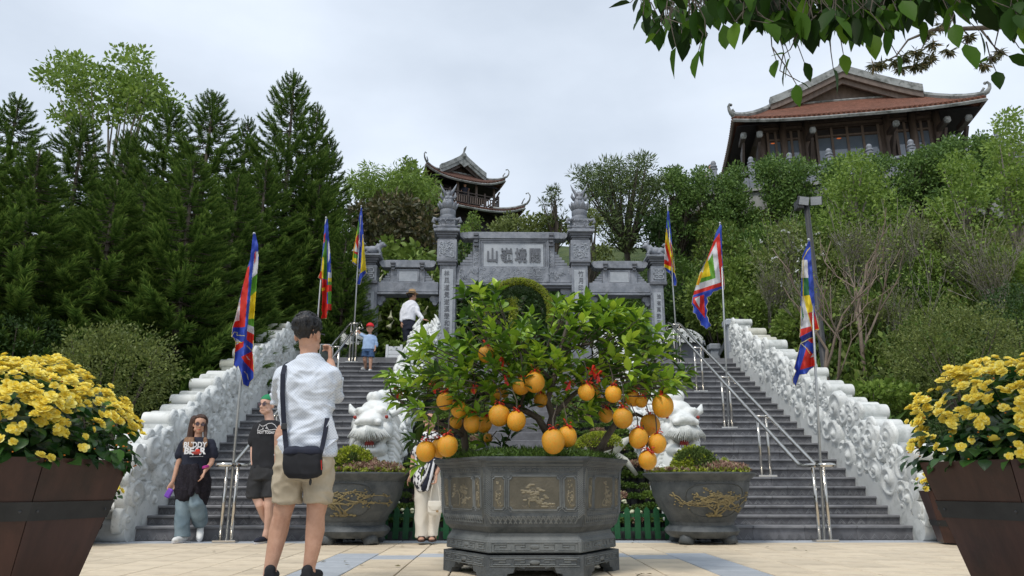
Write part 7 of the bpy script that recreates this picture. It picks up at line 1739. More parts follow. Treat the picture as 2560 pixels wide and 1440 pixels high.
while len(L_) < 1000:
    px = rr.uniform(1575, 2700); yb = np.interp(px, bx, by); dens = np.interp(px, [1570, 1700, 1900, 2100, 2560], [.22, .45, .85, 1, .85])
    if rr.random() > dens: continue
    py = yb - 55 - abs(rr.gauss(0, 1)) * 80 if px > 1750 else yb - 10 - abs(rr.gauss(0, 1)) * 60
    if py < -260: continue
    Y = 2.15 + rr.uniform(0, .9); p = U(px, py, Y); t = rr.gauss(0, .55); D = Vector((math.sin(t), rr.uniform(-.5, .5), -math.cos(t))); L_.append((p, D.normalized(), rr.uniform(.6, 1.15), rr.choices((0, 1, 2, 3), (4, 4, 2, 1))[0]))
L_.sort(key=lambda l: l[0].y)
vis = [l for l in L_]; place_leaves(vis, OL, ot, 290)
b = MB()
main = [(4.2, 2.9, 0), (4.15, 2.9, 1.4), (3.6, 2.85, 2.3), (2.8, 2.75, 2.72), (2.0, 2.7, 2.85), (1.3, 2.6, 2.75), (.9, 2.5, 2.55)]
b.tube(main, [.16, .13, .08, .045, .03, .018, .008], n=9)
for k in range(46):
    t = rr.uniform(.38, .98); m = len(main) - 1; i = min(int(t * m), m - 1); p0 = Vector(main[i]).lerp(Vector(main[i + 1]), t * m - i); e = L_[rr.randrange(len(L_))][0]
    if (e - p0).length > 1.1: continue
    b.tube([p0, p0.lerp(e, .5) + Vector((0, 0, .07)), e], [.010, .006, .003], n=4, cap=False)
for (q, D, s, tn) in L_[::1]:
    up = q - D * .05 + Vector((rr.uniform(-.03, .03), .02, .03)); b.tube([q, up, up + Vector((rr.uniform(-.04, .04), 0, .07))], [.0018, .0022, .003], n=3, cap=False)
b.build('branch', 'bark', ot, smooth=True)
def pine_spray(): 
    rg = np.random.default_rng(4); P = [(2180, 165), (2200, 160), (2230, 150), (2260, 140), (2290, 130), (2300, 160), (2310, 150), (2330, 140), (2280, 165), (2250, 170), (2350, 60), (2330, 30), (2320, 80), (2480, 140), (2460, 160), (2500, 130), (2370, 125), (2420, 90), (2330, 110)]
    C = np.array([tuple(U(x + rg.uniform(-6, 6), y + rg.uniform(-6, 6), 6.0)) for x, y in P for _ in range(3)]); C2 = np.repeat(C, 16, 0)
    v, f, _ = stamp(LEAFN[0], LEAFN[1], frames(rg.normal(size=C2.shape) * .6 + np.array([0, 0, -.8]), rg, scale=.09), C2); root = empty('pine_branch', (4.2, 6.3, 0), 'thin reddish brown pine branch seen behind the overhanging leaves', 'tree')
    mkobj('needles', npmesh('needles', v, f, 'leaf_brownish'), root); b = MB()
    b.tube([U(2620, 60, 6), U(2450, 70, 6), U(2330, 75, 6), U(2270, 100, 6), U(2240, 140, 6), U(2185, 168, 6)], [.03, .022, .016, .01, .008, .004], n=6); b.tube([U(2330, 75, 6), U(2300, 130, 6), U(2330, 140, 6)], [.01, .006, .003], n=5); b.tube([U(2450, 70, 6), U(2480, 110, 6), U(2500, 130, 6)], [.012, .006, .003], n=5)
    p = U(2620, 60, 6); b.tube([p, p + Vector((1.0, .1, -.3)), (p.x + 1.4, 6.1, 0)], [.03, .08, .14], n=8); b.build('branch', 'bark', root, smooth=True)
pine_spray()
# ---------------- people: joints taken at real depths, bodies as one continuous surface
def loft(b, Y, rows, n=20, e=1.0):
    V = []
    for row in rows:
        cx, py, hw, dp = row[:4]; dy = row[4] if len(row) > 4 else 0
        c = U(cx, py, Y + dy); w = abs(U(cx + hw, py, Y + dy).x - c.x)
        for k in range(n):
            a = 2 * math.pi * k / n; ca, sa = math.cos(a), math.sin(a); V.append((c.x + w * math.copysign(abs(ca) ** e, ca), c.y + dp * math.copysign(abs(sa) ** e, sa), c.z))
    m = len(rows); Fs = [(i * n + k, i * n + (k + 1) % n, (i + 1) * n + (k + 1) % n, (i + 1) * n + k) for i in range(m - 1) for k in range(n)] + [tuple(range(n)), tuple(range((m - 1) * n, m * n))]
    return b.add(V, Fs)
def limb(b, Y, pts, n=12):
    """pts: (px,py,dy,radius m)"""
    P = [U(x, y, Y + d) for x, y, d, r in pts]; Rr = [p[3] for p in pts]; b.tube(P, Rr, n=n)
    for i, p in enumerate(P): b.ball(p, Rr[i] * .98, 10, 7)
    return P
def hand(b, w, d, n, s=1.0, curl=.5, side=1, L_=.085):
    """w wrist, d direction, n palm normal (fingers curl toward n)"""
    d = Vector(d).normalized(); n = (Vector(n) - d * Vector(n).dot(d)).normalized(); x = d.cross(n) * side
    b.tube([w - d * .01, w + d * .03 * s, w + d * L_ * s], [.021 * s, .030 * s, .034 * s], n=10, flat=.5, up=tuple(n))
    for k, (o, fl) in enumerate(((-.026, .064), (-.009, .074), (.009, .070), (.025, .055))):
        p = w + d * L_ * s * .97 + x * o * s; P = [p]; a = .12 + curl * .3
        for j in range(3):
            dd = d * math.cos(a) + n * math.sin(a); p = p + dd * fl * s * (.42, .33, .25)[j]; P.append(p); a += curl * (.9 - .1 * j)
        b.tube(P, [.0092 * s, .0086 * s, .008 * s, .0068 * s], n=7); b.ball(P[-1], .0068 * s, 6, 5)
    p = w + d * .03 * s - x * .022 * s; P = [p, p - x * .025 * s + d * .022 * s + n * .008, p - x * .030 * s + d * .048 * s + n * .02 * s, p - x * .024 * s + d * .068 * s + n * .03 * s]
    b.tube(P, [.014 * s, .0115 * s, .010 * s, .0075 * s], n=7)
def head(b, c, fwd, up=(0, 0, 1), s=1.0, back=False):
    """continuous head shape; returns frame for features (x right of the person's face as seen, y forward, z up)"""
    f = Vector(fwd).normalized(); u = Vector(up).normalized(); f = (f - u * f.dot(u)).normalized(); x = f.cross(u)
    M = Matrix(((x.x, f.x, u.x, c.x), (x.y, f.y, u.y, c.y), (x.z, f.z, u.z, c.z), (0, 0, 0, 1)))
    q = lambda X, Y_, Z: M @ Vector((X * s, Y_ * s, Z * s)); Rm = M.to_3x3()
    E_ = lambda p, r: b.ball(q(*p), tuple(v * s for v in r), 16, 12, rot=Rm)
    E_((0, -.012, .035), (.072, .090, .082)); E_((0, .018, -.03), (.060, .068, .075)); E_((0, .045, -.082), (.034, .038, .028)); E_((0, .02, .03), (.066, .072, .07))
    for sd in (-1, 1): E_((sd * .073, -.008, -.008), (.012, .020, .031)); E_((sd * .032, .066, -.022), (.02, .018, .02)); E_((sd * .04, .03, -.065), (.025, .04, .026))
    b.tube([q(0, .084, .008), q(0, .098, -.018), q(0, .104, -.034)], [.009 * s, .011 * s, .0145 * s], n=8); E_((0, .086, -.036), (.020, .014, .010))
    E_((0, .080, -.060), (.022, .010, .006)); E_((0, .080, -.069), (.020, .011, .006)); E_((0, .078, .018), (.05, .014, .009))
    return M, q
def face_bits(root, q, s, glasses=None, lip='ribbon', brow='hair_black', eyes=True, smile=.3):
    for sd in (-1, 1):
        MB().tube([q(sd * .016, .087, .026), q(sd * .032, .086, .031), q(sd * .048, .076, .026)], [.0025 * s, .0036 * s, .002 * s], n=5).build('eyebrow', brow, root)
        if eyes:
            o = MB().ball(q(sd * .030, .0745, .002), (.0125 * s, .0105 * s, .0085 * s), 8, 6).build('eye', 'print_white', root, smooth=True); MB().ball(q(sd * .030, .0835, .002), .0052 * s, 6, 5).build('iris', 'hair_black', o, smooth=True)
            MB().tube([q(sd * .016, .084, .006), q(sd * .030, .087, .011), q(sd * .044, .080, .006)], .0018 * s, n=4).build('eyelid', brow, root)
    P = [q(u * .024, .089 - abs(u) * .012, -.064 + smile * .012 * u * u) for u in (-1, -.5, 0, .5, 1)]
    MB().tube(P, [.002 * s, .0045 * s, .0048 * s, .0045 * s, .002 * s], n=6).build('lips', lip, root, smooth=True)
    if glasses:
        g = MB(); ln = MB()
        for sd in (-1, 1):
            g.tube([q(sd * .032 + .023 * math.cos(a), .094 - .006 * abs(math.cos(a) * sd > 0) * abs(math.cos(a)), .003 + .019 * math.sin(a)) for a in np.linspace(0, 2 * math.pi, 15)], .0022 * s, n=4)
            V = [q(sd * .032 + .022 * math.cos(a), .0935, .003 + .018 * math.sin(a)) for a in np.linspace(0, 2 * math.pi, 12, endpoint=False)]; ln.add(V, [tuple(range(12))])
            g.tube([q(sd * .054, .090, .006), q(sd * .072, .04, .008), q(sd * .076, .0, .004)], .002 * s, n=4)
        g.tube([q(-.010, .097, .006), q(.010, .097, .006)], .002 * s, n=4); o = g.build('glasses', 'black_metal', root); ln.build('lens', glasses, o)
def cloth(b, name, m, root, voxel=.011, amp=.006, sc=7, seed=0, smooth=3, stretch=(1, 1, 1)): return fuse(b, name, m, voxel, smooth, root, wrinkle(amp, sc, seed, stretch))
def shoe(root, c, d, m, sole='print_white', s=1.0, name='shoe', tilt=0):
    d = Vector(d).normalized(); x = d.cross(Vector((0, 0, 1))).normalized(); u = x.cross(d); M = Matrix(((x.x, d.x, u.x, c.x), (x.y, d.y, u.y, c.y), (x.z, d.z, u.z, c.z), (0, 0, 0, 1)))
    b = MB(); T = lambda P, r, fl: b.tube([M @ (Vector(p) * s) for p in P], [v * s for v in r], n=12, flat=fl, up=tuple(u))
    T([(0, -.085, .042), (0, -.04, .045), (0, .05, .040), (0, .13, .034), (0, .17, .03)], [.034, .040, .043, .040, .018], .85); b.ball(M @ (Vector((0, -.05, .075)) * s), .038 * s, 10, 7)
    o = fuse(b, name, m, .008, 2, root); bb = MB(); pg = [(math.cos(a) * (.042 if math.sin(a) > 0 else .036), .045 + .132 * math.sin(a)) for a in np.linspace(0, 2 * math.pi, 18, endpoint=False)]
    bb.add([M @ (Vector((a, c_, z)) * s) for z in (0, .020) for a, c_ in pg], [tuple(range(18)), tuple(range(18, 36))] + [(i, (i + 1) % 18, 18 + (i + 1) % 18, 18 + i) for i in range(18)]); bb.build('sole', sole, o); return o
def cap_dome(b, q, s, r=(.082, .098, .075), z=.045): pass
def hair_shell(root, c, q, M, s, m, scale=(.080, .099, .092), off=(0, -.018, .045), cut=None, seed=1, amp=.006):
    b = MB(); b.ball(q(*off), tuple(v * s for v in scale), 20, 14, rot=M.to_3x3()); Mi = M.inverted(); V = []
    if cut:
        for v in b.V:
            l = Mi @ Vector(v) / s
            l = cut(l); V.append(tuple(M @ (l * s)))
        b.V = V
    return fuse(b, 'hair', m, .006, 1, root, wrinkle(amp, 30, seed, (1, 1, .4)))
def person(label, Y, px, py): p = U(px, py, Y); return empty('person', (p.x, Y, max(0, p.z)), label, 'person')
def cutter(l):   # keep hair off the face
    if l.y > .045 and l.z < .075: l = Vector((l.x * .8, .02, l.z * .6 + .04))
    elif l.z < -.035: l = Vector((l.x * .82, min(l.y, -.01), -.035 + (l.z + .035) * .3))
    return l
# --- A: man in the foreground, back turned, taking a picture
Y = 5.05; A = person('man in white dotted shirt and khaki shorts seen from behind, photographing with his phone', Y, 735, 1445)
b = MB(); limb(b, Y, [(775, 905, 0, .066), (772, 880, .0, .060), (771, 855, .01, .058)])
hc = U(770, 838, Y - .005); M, q = head(b, hc, (.25, 1, .02), s=1.13)
pr_ = limb(b, Y, [(792, 1085, 0, .085), (797, 1235, 0, .078), (789, 1290, 0, .060), (788, 1325, .012, .063), (781, 1375, 0, .050), (773, 1418, 0, .040), (773, 1442, 0, .043)])
limb(b, Y, [(718, 1085, 0, .085), (717, 1235, .02, .080), (705, 1290, .03, .060), (697, 1325, .045, .064), (686, 1375, .02, .052), (676, 1418, 0, .041), (674, 1440, 0, .043)])
for (e, w) in (((840, 985, .22, .042), (826, 905, .42, .030)), ((695, 985, .25, .045), (812, 918, .46, .030))):
    limb(b, Y, [(e[0], e[1], e[2], e[3]), ((e[0] + w[0]) / 2, (e[1] + w[1]) / 2, (e[2] + w[2]) / 2, .040), (w[0], w[1], w[2], w[3])])
w1 = U(826, 903, Y + .42); hand(b, w1, (-.1, .1, 1), (-1, -.3, .2), 1.05, .9, 1); w2 = U(812, 916, Y + .46); hand(b, w2, (-.25, .1, 1), (1, -.2, .3), 1.05, .9, -1)
fuse(b, 'body', 'skin', .0075, 3, A)
hair_shell(A, hc, q, M, 1.13, 'hair_black', (.083, .094, .088), (0, -.022, .052), lambda l: Vector((l.x * (1 if l.z > .02 else .9), l.y, l.z if l.z > -.04 else -.04 + (l.z + .04) * .4)) if l.y < .05 else Vector((l.x * .9, min(l.y, .07), max(l.z, .07))), 2, .010)
hb = MB(); hb.ball(q(0, -.02, .074), (.072, .080, .050), 16, 10, rot=M.to_3x3()); hb.ball(q(.01, .03, .086), (.055, .05, .033), 12, 8, rot=M.to_3x3()); fuse(hb, 'hair_top', 'hair_black', .006, 1, A, wrinkle(.012, 26, 4, (1, 1, .5)))
hs = MB(); rq_ = random.Random(6)
for k in range(300):
    d_ = Vector((rq_.gauss(0, 1), rq_.gauss(-.3, 1), abs(rq_.gauss(.5, .8)))).normalized(); p0 = Vector((d_.x * .084, -.02 + d_.y * .096, .045 + d_.z * .088)); t_d = (d_ * .5 + Vector((rq_.gauss(0, .4), rq_.gauss(.1, .4), -.5 if d_.z < .6 else .2))).normalized(); L_h = rq_.uniform(.010, .019)
    hs.tube([q(*(p0 - d_ * .006)), q(*(p0 + t_d * L_h * .6)), q(*(p0 + t_d * L_h))], [.003, .0025, .0006], n=3, cap=False)
hs.build('hair_tufts', 'hair_black', A)['kind'] = 'stuff'
g = MB(); g.tube([q(.079, .0, .004), q(.080, .06, .012), q(.06, .095, .012)], .0035, n=5); g.build('glasses', 'black_metal', A)
mm_ = mat('shirt_dotted', (.60, .65, .72), (.66, .71, .78), scale=3, rough=.8); t_ = mm_.node_tree; p_ = [n for n in t_.nodes if n.type == 'BSDF_PRINCIPLED'][0]
vo = t_.nodes.new('ShaderNodeTexVoronoi'); vo.inputs['Scale'].default_value = 75; vo.inputs['Randomness'].default_value = .0; tc_ = t_.nodes.new('ShaderNodeTexCoord'); mpp = t_.nodes.new('ShaderNodeMapping'); mpp.inputs['Rotation'].default_value = (0, R(45), 0); mpp.inputs['Scale'].default_value = (1, 0, 1)
t_.links.new(tc_.outputs['Object'], mpp.inputs[0]); t_.links.new(mpp.outputs[0], vo.inputs['Vector']); rm = t_.nodes.new('ShaderNodeMapRange'); rm.inputs[1].default_value = .18; rm.inputs[2].default_value = .30; t_.links.new(vo.outputs['Distance'], rm.inputs[0])
mx_ = t_.nodes.new('ShaderNodeMix'); mx_.data_type = 'RGBA'; mx_.inputs[6].default_value = (.44, .50, .60, 1); src = p_.inputs['Base Color'].links[0].from_socket; t_.links.new(rm.outputs[0], mx_.inputs[0]); t_.links.new(src, mx_.inputs[7]); t_.links.new(mx_.outputs[2], p_.inputs['Base Color'])
b = MB(); loft(b, Y, [(775, 893, 26, .062), (775, 905, 32, .072, .0), (774, 918, 56, .088), (772, 935, 72, .108), (770, 960, 72, .118), (768, 1000, 67, .118), (766, 1050, 63, .112), (766, 1090, 66, .120), (765, 1125, 72, .130), (764, 1138, 74, .134)], e=.85)
limb(b, Y, [(824, 940, .0, .068), (833, 965, .10, .062), (838, 990, .2, .056)]); limb(b, Y, [(838, 990, .2, .056), (834, 962, .30, .050), (830, 938, .36, .044)])
limb(b, Y, [(712, 942, .0, .066), (705, 968, .12, .060), (705, 995, .24, .054)]); limb(b, Y, [(697, 995, .24, .056), (740, 960, .34, .05)])
def shirt_wr(c):
    f1 = wrinkle(.016, 4.6, 3, (1.0, 1, 1.9))(c) + wrinkle(.006, 11, 8, (1.0, 1, 1.5))(c); v = c - Vector((U(850, 1000, Y).x, 0, U(850, 1000, Y).z)); rr_ = math.hypot(v.x, v.z); return f1 + .008 * math.sin(rr_ * 42 + 3 * noise.noise(c * 4)) * max(0, 1 - rr_ * 1.9)
fuse(b, 'shirt', 'shirt_dotted', .008, 3, A, shirt_wr)
b = MB(); loft(b, Y, [(776, 884, 25, .056, .0), (775, 896, 30, .066), (775, 903, 33, .07)]); fuse(b, 'collar', 'shirt_dotted', .007, 1, A)
b = MB(); b.add([U(828, 1040, Y - .12), U(846, 1095, Y - .09), U(842, 1103, Y - .06), U(815, 1120, Y - .135), U(800, 1100, Y - .13)], [(0, 1, 2, 3, 4)]); o = b.build('shirt_tail', 'shirt_dotted', A)
s_ = o.modifiers.new('t', 'SOLIDIFY'); s_.thickness = .004
b = MB(); loft(b, Y, [(763, 1112, 68, .112), (761, 1150, 72, .128), (760, 1185, 73, .130), (759, 1200, 71, .12)], e=.85)
loft(b, Y, [(722, 1190, 38, .110, .0), (720, 1225, 36, .102, .01), (718, 1257, 36, .100, .02)]); loft(b, Y, [(795, 1190, 37, .110), (796, 1225, 34, .100), (796, 1257, 33, .098)])
cloth(b, 'shorts', 'cloth_khaki', A, .009, .013, 6, 5, 2, (1, 1, 1.5))
shoe(A, U(774, 1452, Y) - Vector((0, .0, .01)), (.15, 1, 0), 'cloth_black', 'black_metal'); shoe(A, U(676, 1452, Y) - Vector((0, 0, .01)), (-.15, 1, 0), 'cloth_black', 'black_metal')
# phone
Mp = Matrix.Translation(U(811, 884, Y + .44)) @ Matrix.Rotation(R(-12), 4, 'X') @ Matrix.Rotation(R(3), 4, 'Z')
ph = MB().box(-.037, .037, -.004, .004, -.076, .076, bev=.002, M=Mp).build('phone', 'steel', label='phone with a pale frame held up by the man in the dotted shirt', cat='phone')
MB().box(-.033, .033, -.0055, -.0042, -.071, .071, M=Mp).build('screen', 'phone_glass', ph)
# shoulder bag
bg_c = U(757, 1158, Y - .19); bag = empty('shoulder_bag', bg_c, 'black shoulder bag hanging behind the man in the dotted shirt', 'bag')
b = MB(); loft(b, Y - .19, [(757, 1120, 38, .035), (757, 1130, 46, .05), (757, 1160, 48, .055), (757, 1185, 46, .052), (757, 1196, 36, .035)], e=.6); fuse(b, 'pouch', 'cloth_black', .007, 2, bag, wrinkle(.005, 9, 2))
b = MB(); loft(b, Y - .19, [(757, 1116, 36, .03), (757, 1124, 45, .056), (757, 1132, 47, .060), (757, 1136, 46, .056)], e=.6); fuse(b, 'flap', 'cloth_navy', .006, 1, bag, wrinkle(.004, 12, 3))
def strap(pts, w, name='strap', m='cloth_navy', par=bag):
    P = [U(x, y, Y + d) for x, y, d in pts]; V = []
    for i, p in enumerate(P):
        t = (P[min(i + 1, len(P) - 1)] - P[max(i - 1, 0)]).normalized(); x = t.cross(Vector((0, -1, 0))).normalized() * w; V += [p - x, p + x, p + x + Vector((0, .004, 0)), p - x + Vector((0, .004, 0))]
    MB().add(V, [(4 * i + k, 4 * i + (k + 1) % 4, 4 * i + 4 + (k + 1) % 4, 4 * i + 4 + k) for i in range(len(P) - 1) for k in range(4)]).build(name, m, par)
strap([(722, 906, .02), (712, 914, -.06), (707, 935, -.125), (706, 985, -.140), (709, 1050, -.142), (714, 1105, -.155), (717, 1135, -.18)], .016); strap([(818, 1045, -.115), (813, 1080, -.135), (806, 1115, -.15), (799, 1140, -.18)], .015)
MB().box(-.018, .018, -.01, .006, -.02, .02, bev=.004, M=Matrix.Translation(U(710, 1066, Y - .148))).build('slider', 'black_metal', bag); MB().ball(U(776, 1205, Y - .15), (.009, .007, .022)).build('toggle', 'black_metal', bag)
MB().tube([U(803, 1150, Y - .23), U(804, 1175, Y - .23)], .003, n=4).build('zip_pull', 'ribbon', bag)
# --- B: young man in black T-shirt and green cap
Y = 9.3; B_ = person('young man in a black cat T-shirt and backwards green cap, behind the photographer', Y, 660, 1356)
b = MB(); limb(b, Y, [(676, 1062, 0, .062), (673, 1045, 0, .056), (671, 1030, 0, .054)]); hc = U(669, 1013, Y - .01); M, q = head(b, hc, (-.45, -1, .0), s=1.10)
for pts in ([(640, 1072, 0, .050), (635, 1110, .01, .043), (633, 1135, -.01, .036), (633, 1160, -.03, .028)], [(712, 1072, 0, .050), (718, 1115, .02, .042), (722, 1165, 0, .028)]): limb(b, Y, pts)
hand(b, U(633, 1162, Y - .03), (.05, -.1, -1), (.4, -.6, 0), 1.0, .5); hand(b, U(722, 1167, Y), (0, -.1, -1), (-.4, -.6, 0), 1.0, .5, -1)
limb(b, Y, [(645, 1190, 0, .075), (642, 1240, -.02, .066), (650, 1262, -.04, .055), (662, 1290, .10, .054), (676, 1318, .22, .036), (681, 1332, .26, .04)]); limb(b, Y, [(680, 1190, 0, .078), (674, 1240, -.05, .066), (672, 1265, -.06, .053), (673, 1290, -.03, .054), (668, 1322, .0, .038), (664, 1340, .0, .042)])
fuse(b, 'body', 'skin_light', .0075, 3, B_); face_bits(B_, q, 1.10, 'lens', lip='skin_tan')
hair_shell(B_, hc, q, M, 1.10, 'hair_black', (.078, .094, .07), (0, -.022, .035), cutter, 3)
cp_ = MB(); cp_.ball(q(0, -.012, .048), (.088, .108, .086), 20, 14, rot=M.to_3x3()); Mi = M.inverted(); cp_.V = [tuple(M @ (lambda l: Vector((l.x, l.y, max(l.z, .045 + max(0, l.y) * .25))))(Mi @ Vector(v))) for v in cp_.V]; cp_.build('cap', 'cap_green', B_, smooth=True)
cp_ = MB(); cp_.ball(q(0, -.11, .035), (.06, .055, .012), 12, 8, rot=M.to_3x3()); cp_.build('cap_brim', 'cloth_black', B_, smooth=True)
b = MB(); loft(b, Y, [(675, 1052, 17, .065), (674, 1058, 32, .085), (674, 1070, 41, .105), (672, 1095, 40, .118), (669, 1130, 37, .115), (667, 1160, 37, .115), (666, 1172, 38, .118)], e=.85)
limb(b, Y, [(642, 1072, 0, .066), (634, 1095, .0, .064), (632, 1106, 0, .062)]); limb(b, Y, [(708, 1072, 0, .066), (716, 1095, .0, .064), (717, 1106, 0, .062)]); cloth(b, 'tshirt', 'cloth_black', B_, .010, .006, 7, 3)
b = MB(); loft(b, Y, [(665, 1162, 35, .11), (663, 1185, 38, .125), (661, 1200, 38, .125)], e=.85); loft(b, Y, [(645, 1190, 22, .10), (638, 1225, 22, .09, -.01), (637, 1246, 22, .09, -.02)]); loft(b, Y, [(680, 1190, 21, .10), (677, 1225, 20, .09, -.03), (675, 1243, 20, .09, -.05)]); cloth(b, 'shorts', 'cloth_charcoal', B_, .010, .007, 7, 6)
shoe(B_, U(657, 1358, Y - .02), (-.25, -1, 0), 'cloth_navy'); shoe(B_, U(678, 1340, Y + .28), (-.2, -.8, -.55), 'cloth_navy')
# cat line drawing and lettering on the chest
def print_line(pts, w, Yp, par, m='print_white'): MB().tube([U(x, y, Yp) for x, y in pts], w, n=4).build('print', m, par)
Yc = Y - .142; o_ = lambda u, v: (400 + u / 3.428, 960 + v / 3.428)
tsb = B_
print_line([o_(*p) for p in ((835, 398), (850, 360), (853, 345), (870, 362), (895, 360), (912, 350), (915, 370), (925, 385), (935, 395), (905, 400), (870, 392), (850, 400), (835, 398))], .0035, Yc, tsb)
print_line([o_(*p) for p in ((895, 358), (930, 338), (960, 336), (985, 352), (1003, 380), (1006, 392), (985, 388), (960, 392), (935, 395))], .0035, Yc, tsb)
for p in ((882, 380), (910, 378)): MB().ball(U(*o_(*p), Yc), (.008, .003, .008), 6, 5).build('print_eye', 'print_white', tsb)
c_ = U(*o_(910, 415), Yc); glyphs('NOT TODAY', 'lettering', 'print_white', c_.x, c_.z, Yc, .044, B_, depth=.001, bold=.001, xs=.8)
# --- C: woman with long hair
Y = 9.45; C_ = person('woman with long brown hair, sunglasses, printed navy T-shirt and jeans', Y, 455, 1355)
b = MB(); limb(b, Y, [(495, 1102, 0, .050), (496, 1088, 0, .046), (497, 1078, 0, .045)]); hc = U(500, 1062, Y - .01); M, q = head(b, hc, (.42, -1, -.05), (.08, 0, 1), s=.98)
hl = U(433, 1203, Y - .08); hr = U(512, 1178, Y - .14)
limb(b, Y, [(462, 1108, 0, .040), (452, 1140, -.01, .037), (443, 1168, -.03, .032), (433, 1203, -.08, .023)]); limb(b, Y, [(526, 1108, 0, .040), (532, 1142, .0, .036), (528, 1158, -.04, .031), (512, 1178, -.14, .023)])
hand(b, hl, (-.35, -.3, -1), (.5, -.5, 0), .95, .7, 1); hand(b, hr, (-.15, -.4, -1), (-.5, -.4, -.2), .95, .35, -1)
fuse(b, 'body', 'skin', .007, 3, C_); face_bits(C_, q, .98, 'lens', lip='ribbon', eyes=False)
def hcut(l):
    if l.y > .03 and l.z < .08 and abs(l.x) < .07: return Vector((l.x, .01, l.z))
    return l
hb = MB(); hb.ball(q(0, -.018, .048), (.084, .100, .082), 18, 12, rot=M.to_3x3()); Mi = M.inverted(); hb.V = [tuple(M @ hcut(Mi @ Vector(v))) for v in hb.V]
limb(hb, Y, [(487, 1048, .02, .045), (482, 1070, .03, .048), (476, 1095, .02, .042), (470, 1112, -.06, .032)]); limb(hb, Y, [(500, 1050, .06, .05), (495, 1075, .07, .055), (485, 1105, .09, .05)]); limb(hb, Y, [(513, 1060, -.01, .018), (514, 1080, -.03, .018), (513, 1098, -.07, .012)])
fuse(hb, 'hair', 'hair_brown', .008, 1, C_, wrinkle(.010, 22, 5, (1, 1, .15)))
hb = MB(); 
for (x0, x1, d) in ((470, 462, -.10), (476, 470, -.11), (482, 478, -.12), (465, 459, -.07), (514, 513, -.10)): limb(hb, Y, [(x0, 1098, d + .03, .022), ((x0 + x1) / 2, 1114, d - .01, .020), (x1, 1130 if x1 < 500 else 1116, d, .007)], n=8)
fuse(hb, 'hair_ends', 'hair_blond', .007, 1, C_, wrinkle(.008, 26, 6, (1, 1, .15)))
b = MB(); loft(b, Y, [(495, 1094, 14, .055), (495, 1099, 27, .075), (495, 1108, 36, .090), (494, 1130, 36, .108), (490, 1155, 34, .10), (487, 1172, 34, .10)], e=.85); limb(b, Y, [(462, 1108, 0, .055), (453, 1126, -.005, .058), (449, 1138, -.01, .060)]); limb(b, Y, [(526, 1108, 0, .055), (532, 1126, 0, .058), (533, 1137, 0, .060)]); cloth(b, 'tshirt', 'cloth_navy', C_, .010, .006, 7, 8)
b = MB(); loft(b, Y, [(485, 1162, 33, .105), (482, 1185, 38, .125), (480, 1215, 42, .13), (462, 1245, 22, .10, -.03), (448, 1262, 10, .05, -.03)], e=.9); loft(b, Y, [(490, 1170, 30, .11), (502, 1205, 24, .12), (507, 1235, 15, .08, -.02), (507, 1262, 7, .04, -.02)]); limb(b, Y, [(487, 1168, -.12, .04), (483, 1195, -.15, .035), (478, 1235, -.15, .025)]); limb(b, Y, [(487, 1168, -.12, .04), (492, 1200, -.15, .035), (494, 1230, -.14, .02)]); cloth(b, 'tied_cardigan', 'cloth_fur', C_, .010, .014, 10, 9, 2, (1.4, 1, .5))
b = MB(); loft(b, Y, [(483, 1175, 30, .10), (480, 1215, 33, .11)]); loft(b, Y, [(462, 1205, 19, .10), (457, 1260, 17, .095, -.03), (456, 1310, 17, .10, -.03), (457, 1342, 18, .11, -.02)]); limb(b, Y, [(493, 1215, 0, .098), (492, 1260, -.04, .092), (498, 1285, .02, .088), (500, 1304, .12, .085)]); cloth(b, 'jeans', 'cloth_jeans', C_, .010, .010, 6, 10, 3, (1, 1, .7))
shoe(C_, U(453, 1356, Y - .06), (-.2, -1, 0), 'shoe_white'); shoe(C_, U(500, 1332, Y + .14), (.3, -.75, -.55), 'shoe_white')
Yc = Y - .135; c_ = U(491, 1112, Yc); glyphs('BUDDY', 'lettering', 'print_white', c_.x - .01, c_.z, Yc - .005, .092, C_, depth=.001, bold=.003, xs=.9); c_ = U(489, 1127, Yc); glyphs('BEAR', 'lettering', 'print_white', c_.x, c_.z, Yc - .012, .105, C_, depth=.001, bold=.005, xs=1.05)
MB().ball(U(491, 1132, Yc - .025), (.058, .004, .020), 12, 6).build('printed_car', 'red_paint', C_); MB().ball(U(494, 1126, Yc - .026), (.030, .004, .018), 10, 6).build('printed_cabin', 'ribbon', C_)
for x in (482, 500): MB().ball(U(x, 1136, Yc - .028), (.010, .004, .010), 8, 5).build('printed_wheel', 'print_white', C_)
MB().tube([U(474, 1142, Yc - .01), U(508, 1141, Yc - .01)], .0018, n=4).build('print_line', 'print_white', C_)
for dy_ in (0, .02):
    br_ = MB(); c_ = U(514, 1169 - dy_ * 150, Y - .12); br_.tube([c_ + Vector((.033 * math.cos(a), .033 * math.sin(a), .010 * math.cos(a))) for a in np.linspace(0, 6.28, 14)], .008, n=6); br_.build('bracelet', 'pink', C_, smooth=True)
MB().box(-.035, .035, -.02, .02, -.055, .055, bev=.012, M=Matrix.Translation(U(422, 1233, Y - .13)) @ Matrix.Rotation(R(25), 4, 'Y')).build('pouch', 'purple', label='small purple pouch in the hand of the long haired woman', cat='pouch')
